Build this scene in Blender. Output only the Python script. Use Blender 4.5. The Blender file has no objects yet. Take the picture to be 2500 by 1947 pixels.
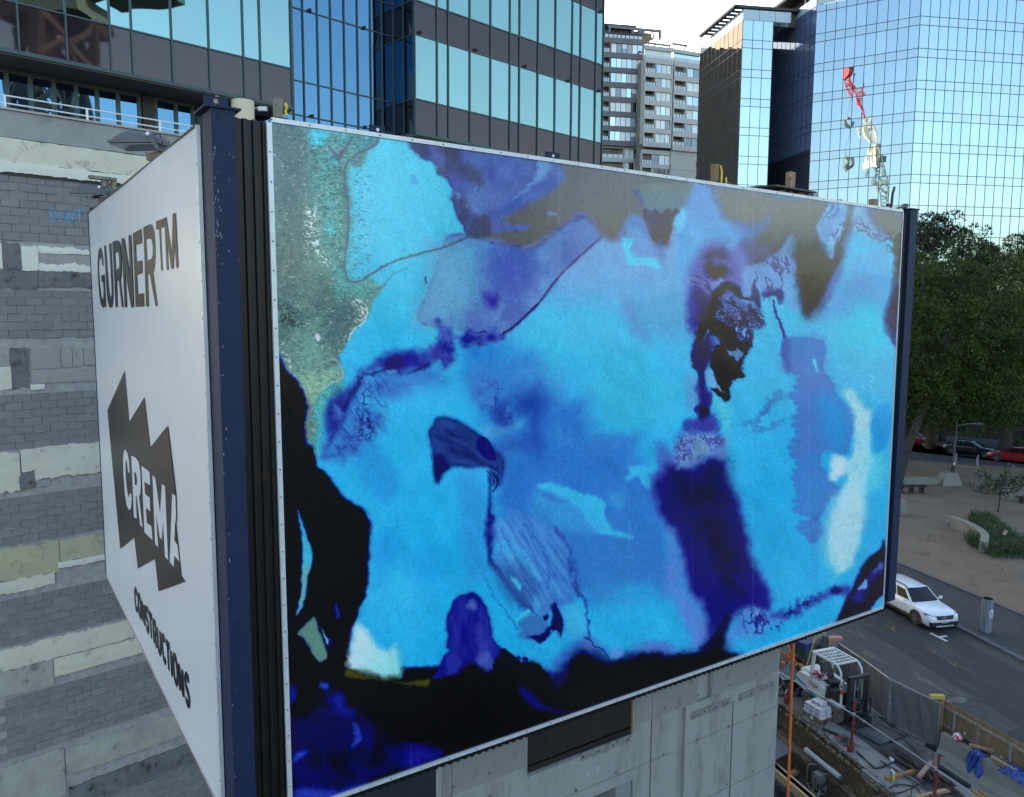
import bpy, bmesh, math, random
import numpy as np
from mathutils import Vector, Matrix
random.seed(7)
S = bpy.context.scene
COL = S.collection
R = math.radians

# ---------------------------------------------------------------- camera
F_PX, PITCH, ROLL, CZ = 1937.06, .1081, .0054, 14.0
fw = Vector((0, math.cos(PITCH), -math.sin(PITCH))); up0 = Vector((0, math.sin(PITCH), math.cos(PITCH))); rt0 = Vector((1, 0, 0))
rt = rt0*math.cos(ROLL)+up0*math.sin(ROLL); up = up0*math.cos(ROLL)-rt0*math.sin(ROLL)
cd = bpy.data.cameras.new('camera'); cam = bpy.data.objects.new('camera', cd); COL.objects.link(cam)
cd.sensor_fit = 'HORIZONTAL'; cd.sensor_width = 36; cd.lens = F_PX/2500*36; cd.clip_start = .1; cd.clip_end = 3000
M = Matrix((rt, up, -fw)).transposed().to_4x4(); M.translation = (0, 0, CZ); cam.matrix_world = M
S.camera = cam
# ---------------------------------------------------------------- sky, sun, exposure
SUN_EL, SUN_AZ = 13.0, -14.0          # degrees; azimuth clockwise from the view direction (+Y)
W = bpy.data.worlds.new('World'); S.world = W; W.use_nodes = True
nt = W.node_tree; bgn = nt.nodes['Background']; sk = nt.nodes.new('ShaderNodeTexSky')
sk.sky_type = 'NISHITA'; sk.sun_disc = False; sk.sun_elevation = R(SUN_EL); sk.sun_rotation = R(SUN_AZ)
sk.altitude = 30; sk.air_density = 1.0; sk.dust_density = 2.2; sk.ozone_density = 1.2
nt.links.new(sk.outputs[0], bgn.inputs[0]); bgn.inputs[1].default_value = .15
sl = bpy.data.lights.new('sun', 'SUN'); so = bpy.data.objects.new('sun', sl); COL.objects.link(so)
sl.energy = 3.2; sl.angle = R(.5); sl.color = (1, .9, .76)
sd = Vector((math.sin(R(SUN_AZ))*math.cos(R(SUN_EL)), math.cos(R(SUN_AZ))*math.cos(R(SUN_EL)), math.sin(R(SUN_EL))))
so.rotation_euler = sd.to_track_quat('Z', 'Y').to_euler(); so.location = sd*200
S.view_settings.view_transform = 'Standard'; S.view_settings.look = 'None'; S.view_settings.gamma = 1
S.view_settings.use_curve_mapping = False; S.view_settings.exposure = 2.12
S.render.engine = 'CYCLES'; S.cycles.max_bounces = 8; S.cycles.glossy_bounces = 5; S.cycles.diffuse_bounces = 3

# ---------------------------------------------------------------- measuring helpers (photo pixel -> point on a real plane)
def ray(px, py): return fw+rt*((px-1250)/F_PX)+up*((973.5-py)/F_PX)
def hz(px, py, z=0.0):
    d = ray(px, py); t = (z-CZ)/d.z; return Vector((d.x*t, d.y*t, z))
def at_depth(px, py, Y):
    d = ray(px, py); t = Y/d.y; return Vector((d.x*t, Y, CZ+d.z*t))
def pix(p):
    v = Vector(p)-Vector((0, 0, CZ)); q = v.dot(fw); return 1250+F_PX*v.dot(rt)/q, 973.5-F_PX*v.dot(up)/q
class Fac:
    """vertical plane: origin P, u along it, n towards the viewer"""
    def __init__(s, P, ang, flip=False):
        s.P = Vector((P[0], P[1], 0)); s.u = Vector((math.sin(R(ang)), math.cos(R(ang)), 0))
        s.n = Vector((s.u.y, -s.u.x, 0)); s.n = -s.n if flip else s.n
    def p(s, a, n, z): return s.P+s.u*a+s.n*n+Vector((0, 0, z))
    def sz(s, px, py, n=0.0):
        d = ray(px, py); o = s.P+s.n*n; t = s.n.dot(o-Vector((0, 0, CZ)))/s.n.dot(d)
        q = Vector((0, 0, CZ))+d*t; return (q-s.P).dot(s.u), q.z
    def off(s, n): 
        g = Fac((0, 0), 0); g.P = s.P+s.n*n; g.u = s.u.copy(); g.n = s.n.copy(); return g

# ---------------------------------------------------------------- mesh helpers
class MB:
    def __init__(s): s.v = []; s.f = []
    def quad(s, *p): i = len(s.v); s.v += [tuple(q) for q in p]; s.f.append(tuple(range(i, i+len(p))))
    def hexa(s, p):
        i = len(s.v); s.v += [tuple(q) for q in p]
        for f in ((0, 3, 2, 1), (4, 5, 6, 7), (0, 1, 5, 4), (1, 2, 6, 5), (2, 3, 7, 6), (3, 0, 4, 7)): s.f.append(tuple(i+k for k in f))
    def bx(s, x0, x1, y0, y1, z0, z1): s.hexa([(x0, y0, z0), (x1, y0, z0), (x1, y1, z0), (x0, y1, z0), (x0, y0, z1), (x1, y0, z1), (x1, y1, z1), (x0, y1, z1)])
    def fb(s, F, a0, a1, n0, n1, z0, z1):
        s.hexa([F.p(a0, n0, z0), F.p(a1, n0, z0), F.p(a1, n1, z0), F.p(a0, n1, z0), F.p(a0, n0, z1), F.p(a1, n0, z1), F.p(a1, n1, z1), F.p(a0, n1, z1)])
    def bar(s, a, b, w, h, upv=(0, 0, 1)):
        a = Vector(a); b = Vector(b); d = (b-a).normalized(); U = Vector(upv)
        if abs(d.dot(U)) > .97: U = Vector((1, 0, 0))
        x = d.cross(U).normalized()*w/2; y = x.cross(d).normalized()*h/2
        s.hexa([a-x-y, a+x-y, a+x+y, a-x+y, b-x-y, b+x-y, b+x+y, b-x+y])
    def tube(s, pts, r, n=8, cap=True, r2=None):
        pts = [Vector(p) for p in pts]; L = len(pts); i0 = len(s.v); ref = None
        for k, p in enumerate(pts):
            d = (pts[min(k+1, L-1)]-pts[max(k-1, 0)]).normalized()
            if ref is None: ref = d.orthogonal().normalized()
            x = (ref-d*ref.dot(d)).normalized(); y = d.cross(x); ref = x
            rr = r if r2 is None else r+(r2-r)*k/max(1, L-1)
            for j in range(n):
                t = 2*math.pi*j/n; s.v.append(tuple(p+x*(math.cos(t)*rr)+y*(math.sin(t)*rr)))
        for k in range(L-1):
            for j in range(n): s.f.append((i0+k*n+j, i0+k*n+(j+1) % n, i0+(k+1)*n+(j+1) % n, i0+(k+1)*n+j))
        if cap: s.f.append(tuple(i0+j for j in range(n))[::-1]); s.f.append(tuple(i0+(L-1)*n+j for j in range(n)))
    def lathe(s, c, ax, prof, n=16):
        c = Vector(c); ax = Vector(ax).normalized(); x = ax.orthogonal().normalized(); y = ax.cross(x); i0 = len(s.v)
        for h, r in prof:
            for j in range(n):
                t = 2*math.pi*j/n; s.v.append(tuple(c+ax*h+x*(math.cos(t)*r)+y*(math.sin(t)*r)))
        for k in range(len(prof)-1):
            for j in range(n): s.f.append((i0+k*n+j, i0+k*n+(j+1) % n, i0+(k+1)*n+(j+1) % n, i0+(k+1)*n+j))
        s.f.append(tuple(i0+j for j in range(n))[::-1]); s.f.append(tuple(i0+(len(prof)-1)*n+j for j in range(n)))
    def prism(s, P, ext):
        """polygon of 3D points extruded by a vector"""
        P = [Vector(p) for p in P]; e = Vector(ext); n = len(P); i = len(s.v)
        s.v += [tuple(p) for p in P]+[tuple(p+e) for p in P]
        s.f.append(tuple(range(i, i+n))[::-1]); s.f.append(tuple(range(i+n, i+2*n)))
        for k in range(n): s.f.append((i+k, i+(k+1) % n, i+n+(k+1) % n, i+n+k))
    def loft(s, secs, cap=True):
        n = len(secs[0]); i0 = len(s.v)
        for q in secs: s.v += [tuple(p) for p in q]
        for k in range(len(secs)-1):
            for j in range(n): s.f.append((i0+k*n+j, i0+k*n+(j+1) % n, i0+(k+1)*n+(j+1) % n, i0+(k+1)*n+j))
        if cap: s.f.append(tuple(i0+j for j in range(n))[::-1]); s.f.append(tuple(i0+(len(secs)-1)*n+j for j in range(n)))
    def sheet(s, rows):
        n = len(rows[0]); i0 = len(s.v)
        for q in rows: s.v += [tuple(p) for p in q]
        for k in range(len(rows)-1):
            for j in range(n-1): s.f.append((i0+k*n+j, i0+k*n+j+1, i0+(k+1)*n+j+1, i0+(k+1)*n+j))
    def holes(s, F, a0, a1, z0, z1, hl, n=0.0, depth=.2):
        """wall face a0..a1 x z0..z1 with rectangular holes (a0,a1,z0,z1) and their reveals"""
        A = sorted({a0, a1, *[h[0] for h in hl], *[h[1] for h in hl]}); Z = sorted({z0, z1, *[h[2] for h in hl], *[h[3] for h in hl]})
        A = [a for a in A if a0 <= a <= a1]; Z = [z for z in Z if z0 <= z <= z1]
        for i in range(len(A)-1):
            for j in range(len(Z)-1):
                ca, cz = (A[i]+A[i+1])/2, (Z[j]+Z[j+1])/2
                if any(h[0] < ca < h[1] and h[2] < cz < h[3] for h in hl): continue
                s.quad(F.p(A[i], n, Z[j]), F.p(A[i+1], n, Z[j]), F.p(A[i+1], n, Z[j+1]), F.p(A[i], n, Z[j+1]))
        for h in hl:
            b, c, d, e = h; m = n-depth
            s.quad(F.p(b, n, d), F.p(b, m, d), F.p(b, m, e), F.p(b, n, e)); s.quad(F.p(c, n, d), F.p(c, m, d), F.p(c, m, e), F.p(c, n, e))
            s.quad(F.p(b, n, d), F.p(c, n, d), F.p(c, m, d), F.p(b, m, d)); s.quad(F.p(b, n, e), F.p(c, n, e), F.p(c, m, e), F.p(b, m, e))
def mesh_of(name, mb, m=None, smooth=False):
    me = bpy.data.meshes.new(name); me.from_pydata(mb.v, [], mb.f)
    bm = bmesh.new(); bm.from_mesh(me); bmesh.ops.recalc_face_normals(bm, faces=bm.faces)
    zs = [v.co.z for v in bm.verts]
    if zs and max(zs)-min(zs) < .02:
        for f in bm.faces:
            if f.normal.z < -.5 and len(bm.faces) < 6: f.normal_flip()
    bm.to_mesh(me); bm.free()
    if m: me.materials.append(m)
    if smooth:
        me.polygons.foreach_set('use_smooth', [True]*len(me.polygons)); 
        try: me.set_sharp_from_angle(angle=R(40))
        except Exception: pass
    return me
def obj(name, mb, m, parent=None, smooth=False, local=False, **kw):
    """one mesh object; vertices are in world space unless local (then in the parent's own space)"""
    if parent is not None and not local:
        inv = PINV[parent.name]
        mb.v = [tuple(inv @ Vector(q)) for q in mb.v]
    o = bpy.data.objects.new(name, mesh_of(name, mb, m, smooth)); COL.objects.link(o)
    if parent is not None: o.parent = parent; PINV[o.name] = PINV[parent.name].copy()
    else: PINV[o.name] = Matrix.Identity(4)
    for k, v in kw.items(): o[k] = v
    return o
PINV = {}
def tag(o, label, cat, group=None):
    o['label'] = label; o['category'] = cat
    if group: o['group'] = group
    return o
def thing(name, label, cat, loc=(0, 0, 0), rz=0.0, group=None):
    o = bpy.data.objects.new(name, None); COL.objects.link(o); o.location = loc; o.rotation_euler = (0, 0, rz); o.empty_display_size = .2
    PINV[o.name] = (Matrix.Translation(Vector(loc)) @ Matrix.Rotation(rz, 4, 'Z')).inverted()
    return tag(o, label, cat, group)
def struct(name, mb, m, smooth=False): return obj(name, mb, m, None, smooth, kind='structure')
def dup(root, loc, rz, label=None, group=None):
    r = root.copy(); COL.objects.link(r); r.location = loc; r.rotation_euler = (0, 0, rz)
    if label: r['label'] = label
    if group: r['group'] = group
    for c in list(root.children):
        k = c.copy(); COL.objects.link(k); k.parent = r
        for g in list(c.children):
            q = g.copy(); COL.objects.link(q); q.parent = k
    return r
def inst(name, me, parent, loc, rot=(0, 0, 0), sc=(1, 1, 1)):
    o = bpy.data.objects.new(name, me); COL.objects.link(o); o.parent = parent; o.location = loc; o.rotation_euler = rot; o.scale = sc
    return o

# ---------------------------------------------------------------- materials
def srgb(r, g, b):
    f = lambda c: (c/255/12.92) if c/255 <= .04045 else ((c/255+.055)/1.055)**2.4
    return (f(r), f(g), f(b))
MATS = {}
def mat(name, c, rough=.7, c2=None, sc=3.0, bump=0.0, bsc=None, metal=0.0, spec=.5, detail=6, contrast=1.0, c3=None, sc3=1.0, thr=.6, st=(1, 1, 1), coat=0.0, rnd=0.0, w3=.08, rot=0.0):
    """procedural surface: two-tone noise, optional third colour in patches (stains), bump, per-object variation"""
    if name in MATS: return MATS[name]
    m = bpy.data.materials.new(name); m.use_nodes = True; t = m.node_tree; N = t.nodes; L = t.links; b = N['Principled BSDF']
    b.inputs['Roughness'].default_value = rough; b.inputs['Metallic'].default_value = metal; b.inputs['Specular IOR Level'].default_value = spec
    if coat: b.inputs['Coat Weight'].default_value = coat; b.inputs['Coat Roughness'].default_value = .06
    tc = N.new('ShaderNodeTexCoord'); mp = N.new('ShaderNodeMapping'); mp.inputs['Scale'].default_value = st; mp.inputs['Rotation'].default_value = (0, 0, rot); mp.vector_type = 'TEXTURE' if rot else 'POINT'; L.new(tc.outputs['Object'], mp.inputs[0])
    col = None
    if c2:
        nz = N.new('ShaderNodeTexNoise'); nz.inputs['Scale'].default_value = sc; nz.inputs['Detail'].default_value = detail; nz.inputs['Roughness'].default_value = .62; L.new(mp.outputs[0], nz.inputs['Vector'])
        rp = N.new('ShaderNodeMapRange'); h = .22/contrast; rp.inputs[1].default_value = .5-h; rp.inputs[2].default_value = .5+h; L.new(nz.outputs[0], rp.inputs[0])
        mx = N.new('ShaderNodeMix'); mx.data_type = 'RGBA'; mx.inputs[6].default_value = (*c, 1); mx.inputs[7].default_value = (*c2, 1); L.new(rp.outputs[0], mx.inputs[0]); col = mx.outputs[2]
    if c3:
        n3 = N.new('ShaderNodeTexNoise'); n3.inputs['Scale'].default_value = sc3; n3.inputs['Detail'].default_value = 8; n3.inputs['Roughness'].default_value = .68; L.new(mp.outputs[0], n3.inputs['Vector'])
        r3 = N.new('ShaderNodeMapRange'); r3.inputs[1].default_value = thr-w3; r3.inputs[2].default_value = thr+w3; L.new(n3.outputs[0], r3.inputs[0])
        m3 = N.new('ShaderNodeMix'); m3.data_type = 'RGBA'; m3.inputs[7].default_value = (*c3, 1); L.new(r3.outputs[0], m3.inputs[0])
        if col: L.new(col, m3.inputs[6])
        else: m3.inputs[6].default_value = (*c, 1)
        col = m3.outputs[2]
    if rnd:
        oi = N.new('ShaderNodeObjectInfo'); mr = N.new('ShaderNodeMapRange'); mr.inputs[3].default_value = 1-rnd; mr.inputs[4].default_value = 1+rnd; L.new(oi.outputs['Random'], mr.inputs[0])
        hv = N.new('ShaderNodeHueSaturation'); L.new(mr.outputs[0], hv.inputs['Value'])
        if col: L.new(col, hv.inputs['Color'])
        else: hv.inputs['Color'].default_value = (*c, 1)
        col = hv.outputs[0]
    if col: L.new(col, b.inputs['Base Color'])
    else: b.inputs['Base Color'].default_value = (*c, 1)
    if bump:
        nb = N.new('ShaderNodeTexNoise'); nb.inputs['Scale'].default_value = bsc or sc*4; nb.inputs['Detail'].default_value = 5; L.new(mp.outputs[0], nb.inputs['Vector'])
        bp = N.new('ShaderNodeBump'); bp.inputs['Strength'].default_value = min(1, bump); bp.inputs['Distance'].default_value = .02 if bump < 1 else .02*bump; L.new(nb.outputs[0], bp.inputs['Height']); L.new(bp.outputs[0], b.inputs['Normal'])
    MATS[name] = m; return m
def mirror_glass(name, tint, rough=.015, wob=.02, wsc=.5, dark=(.01, .015, .02), f0=.75, rnd=.05):
    """reflective curtain-wall glass: coated mirror over a dark interior, slightly bowed panes"""
    if name in MATS: return MATS[name]
    m = bpy.data.materials.new(name); m.use_nodes = True; t = m.node_tree; N = t.nodes; L = t.links; N.remove(N['Principled BSDF']); out = N['Material Output']
    g = N.new('ShaderNodeBsdfGlossy'); g.inputs['Roughness'].default_value = rough
    d = N.new('ShaderNodeBsdfDiffuse'); d.inputs[0].default_value = (*dark, 1)
    lw = N.new('ShaderNodeLayerWeight'); lw.inputs[0].default_value = .35
    mr = N.new('ShaderNodeMapRange'); mr.inputs[3].default_value = f0; mr.inputs[4].default_value = 1.0; L.new(lw.outputs['Fresnel'], mr.inputs[0])
    oi = N.new('ShaderNodeObjectInfo'); r2 = N.new('ShaderNodeMapRange'); r2.inputs[3].default_value = 1-rnd; r2.inputs[4].default_value = 1+rnd; L.new(oi.outputs['Random'], r2.inputs[0])
    hv = N.new('ShaderNodeHueSaturation'); hv.inputs['Color'].default_value = (*tint, 1); L.new(r2.outputs[0], hv.inputs['Value']); L.new(hv.outputs[0], g.inputs[0])
    tc = N.new('ShaderNodeTexCoord'); nz = N.new('ShaderNodeTexNoise'); nz.inputs['Scale'].default_value = wsc; nz.inputs['Detail'].default_value = 1.5; L.new(tc.outputs['Object'], nz.inputs['Vector'])
    bp = N.new('ShaderNodeBump'); bp.inputs['Strength'].default_value = 1; bp.inputs['Distance'].default_value = wob; L.new(nz.outputs[0], bp.inputs['Height']); L.new(bp.outputs[0], g.inputs['Normal'])
    mx = N.new('ShaderNodeMixShader'); L.new(mr.outputs[0], mx.inputs[0]); L.new(d.outputs[0], mx.inputs[1]); L.new(g.outputs[0], mx.inputs[2]); L.new(mx.outputs[0], out.inputs[0])
    MATS[name] = m; return m
ALU = mat('aluminium', (.72, .73, .74), .42, (.6, .6, .6), 6, metal=.35)
GALV = mat('galvanised_steel', (.32, .34, .36), .45, (.22, .23, .24), 5, metal=.6)
BLACK = mat('black_paint', (.012, .012, .013), .45, (.02, .02, .02), 8)
NAVY = mat('navy_paint', (.008, .017, .053), .6, (.011, .022, .06), 4, spec=.3, c3=(.32, .3, .3), sc3=9, thr=.74, w3=.02, bump=.1, bsc=30)
RUSTRED = mat('red_oxide_paint', (.16, .022, .016), .55, (.1, .016, .012), 12, bump=.2)
ORANGE = mat('orange_plastic', (.62, .16, .045), .5, (.5, .12, .03), 3)
YELLOW = mat('yellow_plastic', (.75, .5, .02), .5)
TIMBER = mat('raw_timber', (.30, .20, .10), .8, (.2, .125, .06), 9, st=(1, 1, .15), bump=.3, rnd=.2)
PINE = mat('new_pine', (.52, .38, .2), .75, (.42, .28, .13), 10, st=(.2, 1, 1), bump=.2, rnd=.15)
GREYTIMBER = mat('weathered_timber', (.3, .26, .2), .85, (.18, .155, .12), 9, c3=(.05, .04, .035), sc3=14, thr=.62, bump=.3)
WHITE = mat('white_paint', (.72, .74, .74), .4, (.62, .64, .64), 3)
CONC = mat('concrete', (.26, .265, .25), .85, (.2, .205, .195), 1.2, bump=.35, bsc=22, c3=(.13, .13, .12), sc3=2.4, thr=.63)
CHROME = mat('chrome', (.8, .8, .8), .15, metal=1.0)
RUBBER = mat('tyre_rubber', (.016, .016, .016), .8, (.03, .029, .027), 10)

# ---------------------------------------------------------------- the printed painting, computed as a reflectance map
TILES={'t1':(650,290,.2469),'t2':(1150,340,.2469),'t3':(1650,430,.2704),'t4':(650,690,.2469),'t5':(1150,740,.2469),'t6':(1640,840,.2704),
'b1':(650,1080,.2469),'b2':(1150,1140,.2469),'b3':(1640,1200,.2704),'b4':(690,1480,.2747),'b5':(1180,1480,.2747),'ov':(0,0,1.1447)}
def T(t,pts):
    a,b,k=TILES[t]; return [(a+x*k,b+y*k) for x,y in pts]
class Painter:
    def __init__(s,px,py):
        s.px=px.astype(np.float32).ravel(); s.py=py.astype(np.float32).ravel(); s.shape=px.shape
        s.img=np.zeros((s.px.size,3),np.float32); s.cache={}
        rng=np.random.RandomState(5); s.lat=rng.rand(64,256,256).astype(np.float32)
    def vn(s,x,y,k):
        L=s.lat[k%64]; xi=np.floor(x).astype(np.int32); yi=np.floor(y).astype(np.int32)
        fx=x-xi; fy=y-yi; fx=fx*fx*(3-2*fx); fy=fy*fy*(3-2*fy)
        x0=xi&255;x1=(xi+1)&255;y0=yi&255;y1=(yi+1)&255
        return (L[y0,x0]*(1-fx)+L[y0,x1]*fx)*(1-fy)+(L[y1,x0]*(1-fx)+L[y1,x1]*fx)*fy
    def fbm(s,x,y,k,o=4):
        r=0;a=.5;t=0
        for i in range(o):
            r=r+a*s.vn(x*2**i,y*2**i,k+i*7); t+=a; a*=.55
        return r/t-.5          # about -.35..+.35
    def noise(s,idx,sc,k,o=4,ang=0,st=1):
        x=s.px[idx];y=s.py[idx]
        if ang or st!=1:
            c,q=np.cos(ang),np.sin(ang); x,y=(c*x+q*y)/st,(-q*x+c*y)
        return s.fbm(x/sc,y/sc,k,o)
    @staticmethod
    def smooth(p,n=4,closed=True):
        p=np.array(p,float); N=len(p); out=[]
        for i in range(N if closed else N-1):
            if closed: a,b,c,d=p[i-1],p[i],p[(i+1)%N],p[(i+2)%N]
            else: a,b,c,d=p[max(i-1,0)],p[i],p[i+1],p[min(i+2,N-1)]
            for k in range(n):
                t=k/n
                out.append(.5*((2*b)+(-a+c)*t+(2*a-5*b+4*c-d)*t*t+(-a+3*b-3*c+d)*t**3))
        if not closed: out.append(p[-1])
        return np.array(out)
    def sd(s,x,y,P,closed=True):
        n=len(P); d2=np.full(x.shape,1e12,np.float32); ins=np.zeros(x.shape,bool)
        for i in range(n if closed else n-1):
            ax,ay=P[i];bx,by=P[(i+1)%n]; ex,ey=bx-ax,by-ay
            wx=x-ax;wy=y-ay; t=np.clip((wx*ex+wy*ey)/(ex*ex+ey*ey+1e-9),0,1)
            dx=wx-ex*t;dy=wy-ey*t; np.minimum(d2,dx*dx+dy*dy,out=d2)
            if closed and ay!=by:
                c=(ay<=y)!=(by<=y); ins^=c&(x<ax+(y-ay)*ex/(ey))
        d=np.sqrt(d2)
        return np.where(ins,-d,d) if closed else d
    def sel(s,P,m):
        return np.nonzero((s.px>P[:,0].min()-m)&(s.px<P[:,0].max()+m)&(s.py>P[:,1].min()-m)&(s.py<P[:,1].max()+m))[0]
    def blend(s,idx,c,a):
        s.img[idx]=s.img[idx]*(1-a[:,None])+np.asarray(c,np.float32)*a[:,None]
    def fill(s,t,pts,col,soft=4,w=4,ws=14,op=1,k=1,col2=None,cs=40,ang=0,st=1,edge=None,ew=4,eo=.7,sm=True,c2g=3,grad=None):
        if soft>=4 and sum(col)>60: soft*=1.45
        P=np.array(T(t,pts)); P=s.smooth(P) if sm else P
        idx=s.sel(P,soft*2+w+ew+4); 
        if idx.size==0:return
        x=s.px[idx];y=s.py[idx]
        if w:
            wx=s.noise(idx,ws,k*3+1,3)*w*3; wy=s.noise(idx,ws,k*3+2,3)*w*3; x=x+wx;y=y+wy
        d=s.sd(x,y,P)
        a=np.clip(.5-d/(2*soft),0,1); a=a*a*(3-2*a)*op
        c=np.asarray(col,np.float32)[None,:]
        if col2 is not None:
            m=np.clip(.5+c2g*s.noise(idx,cs,k*5+3,4,ang,st),0,1)[:,None]
            c=c*(1-m)+np.asarray(col2,np.float32)*m
        if grad is not None:    # (x0,y0,x1,y1,colour) in tile units
            (gx0,gy0),(gx1,gy1)=T(t,[grad[:2],grad[2:4]]); L=(gx1-gx0)**2+(gy1-gy0)**2
            m=np.clip(((x-gx0)*(gx1-gx0)+(y-gy0)*(gy1-gy0))/L,0,1); m=(m*m*(3-2*m))[:,None]
            c=c*(1-m)+np.asarray(grad[4],np.float32)*m
        s.img[idx]=s.img[idx]*(1-a[:,None])+c*a[:,None]
        if edge is not None:
            e=np.exp(-(d/ew)**2)*eo*np.clip(.75+1.2*s.noise(idx,20,k+9,2),0,1)
            s.blend(idx,edge,e)
    def line(s,t,pts,col,r=2,r2=None,op=1,w=2,ws=10,k=1,soft=1.5,sm=True):
        P=np.array(T(t,pts)); P=s.smooth(P,4,False) if sm else P
        R=max(r,r2 or r); idx=s.sel(P,R+soft*2+w+4)
        if idx.size==0:return
        x=s.px[idx];y=s.py[idx]
        if w: x=x+s.noise(idx,ws,k*3+1,3)*w*3; y=y+s.noise(idx,ws,k*3+2,3)*w*3
        if r2 is None: d=s.sd(x,y,P,False)-r
        else:
            d=np.full(x.shape,1e6,np.float32);n=len(P)
            for i in range(n-1):
                ax,ay=P[i];ex,ey=P[i+1]-P[i]
                q=np.clip(((x-ax)*ex+(y-ay)*ey)/(ex*ex+ey*ey+1e-9),0,1)
                rr=r+(r2-r)*(i+q)/(n-1)
                d=np.minimum(d,np.hypot(x-ax-ex*q,y-ay-ey*q)-rr)
        a=np.clip(.5-d/(2*soft),0,1)*op
        s.blend(idx,col,a)
    def veins(s,t,pts,col,sc=12,th=.05,op=.8,soft=10,k=1,ang=0,st=1,w=4):
        """marbled thread texture inside a region"""
        P=s.smooth(np.array(T(t,pts))); idx=s.sel(P,soft*2+w+4)
        if idx.size==0:return
        x=s.px[idx]+s.noise(idx,14,k+1,3)*w*3;y=s.py[idx]+s.noise(idx,14,k+2,3)*w*3
        d=s.sd(x,y,P); a=np.clip(.5-d/(2*soft),0,1)
        n=np.abs(s.noise(idx,sc,k*5+3,4,ang,st)); v=np.clip(1.5-n/th,0,1)
        s.blend(idx,col,a*v*op)
    def speck(s,t,pts,col,sc=3,lo=.12,op=.8,soft=12,k=1,ang=0,st=1):
        P=s.smooth(np.array(T(t,pts))); idx=s.sel(P,soft*2+4)
        if idx.size==0:return
        d=s.sd(s.px[idx],s.py[idx],P); a=np.clip(.5-d/(2*soft),0,1)
        n=s.noise(idx,sc,k*5+3,2,ang,st); v=np.clip((n-lo)/.08,0,1)
        s.blend(idx,col,a*v*op)

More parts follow.
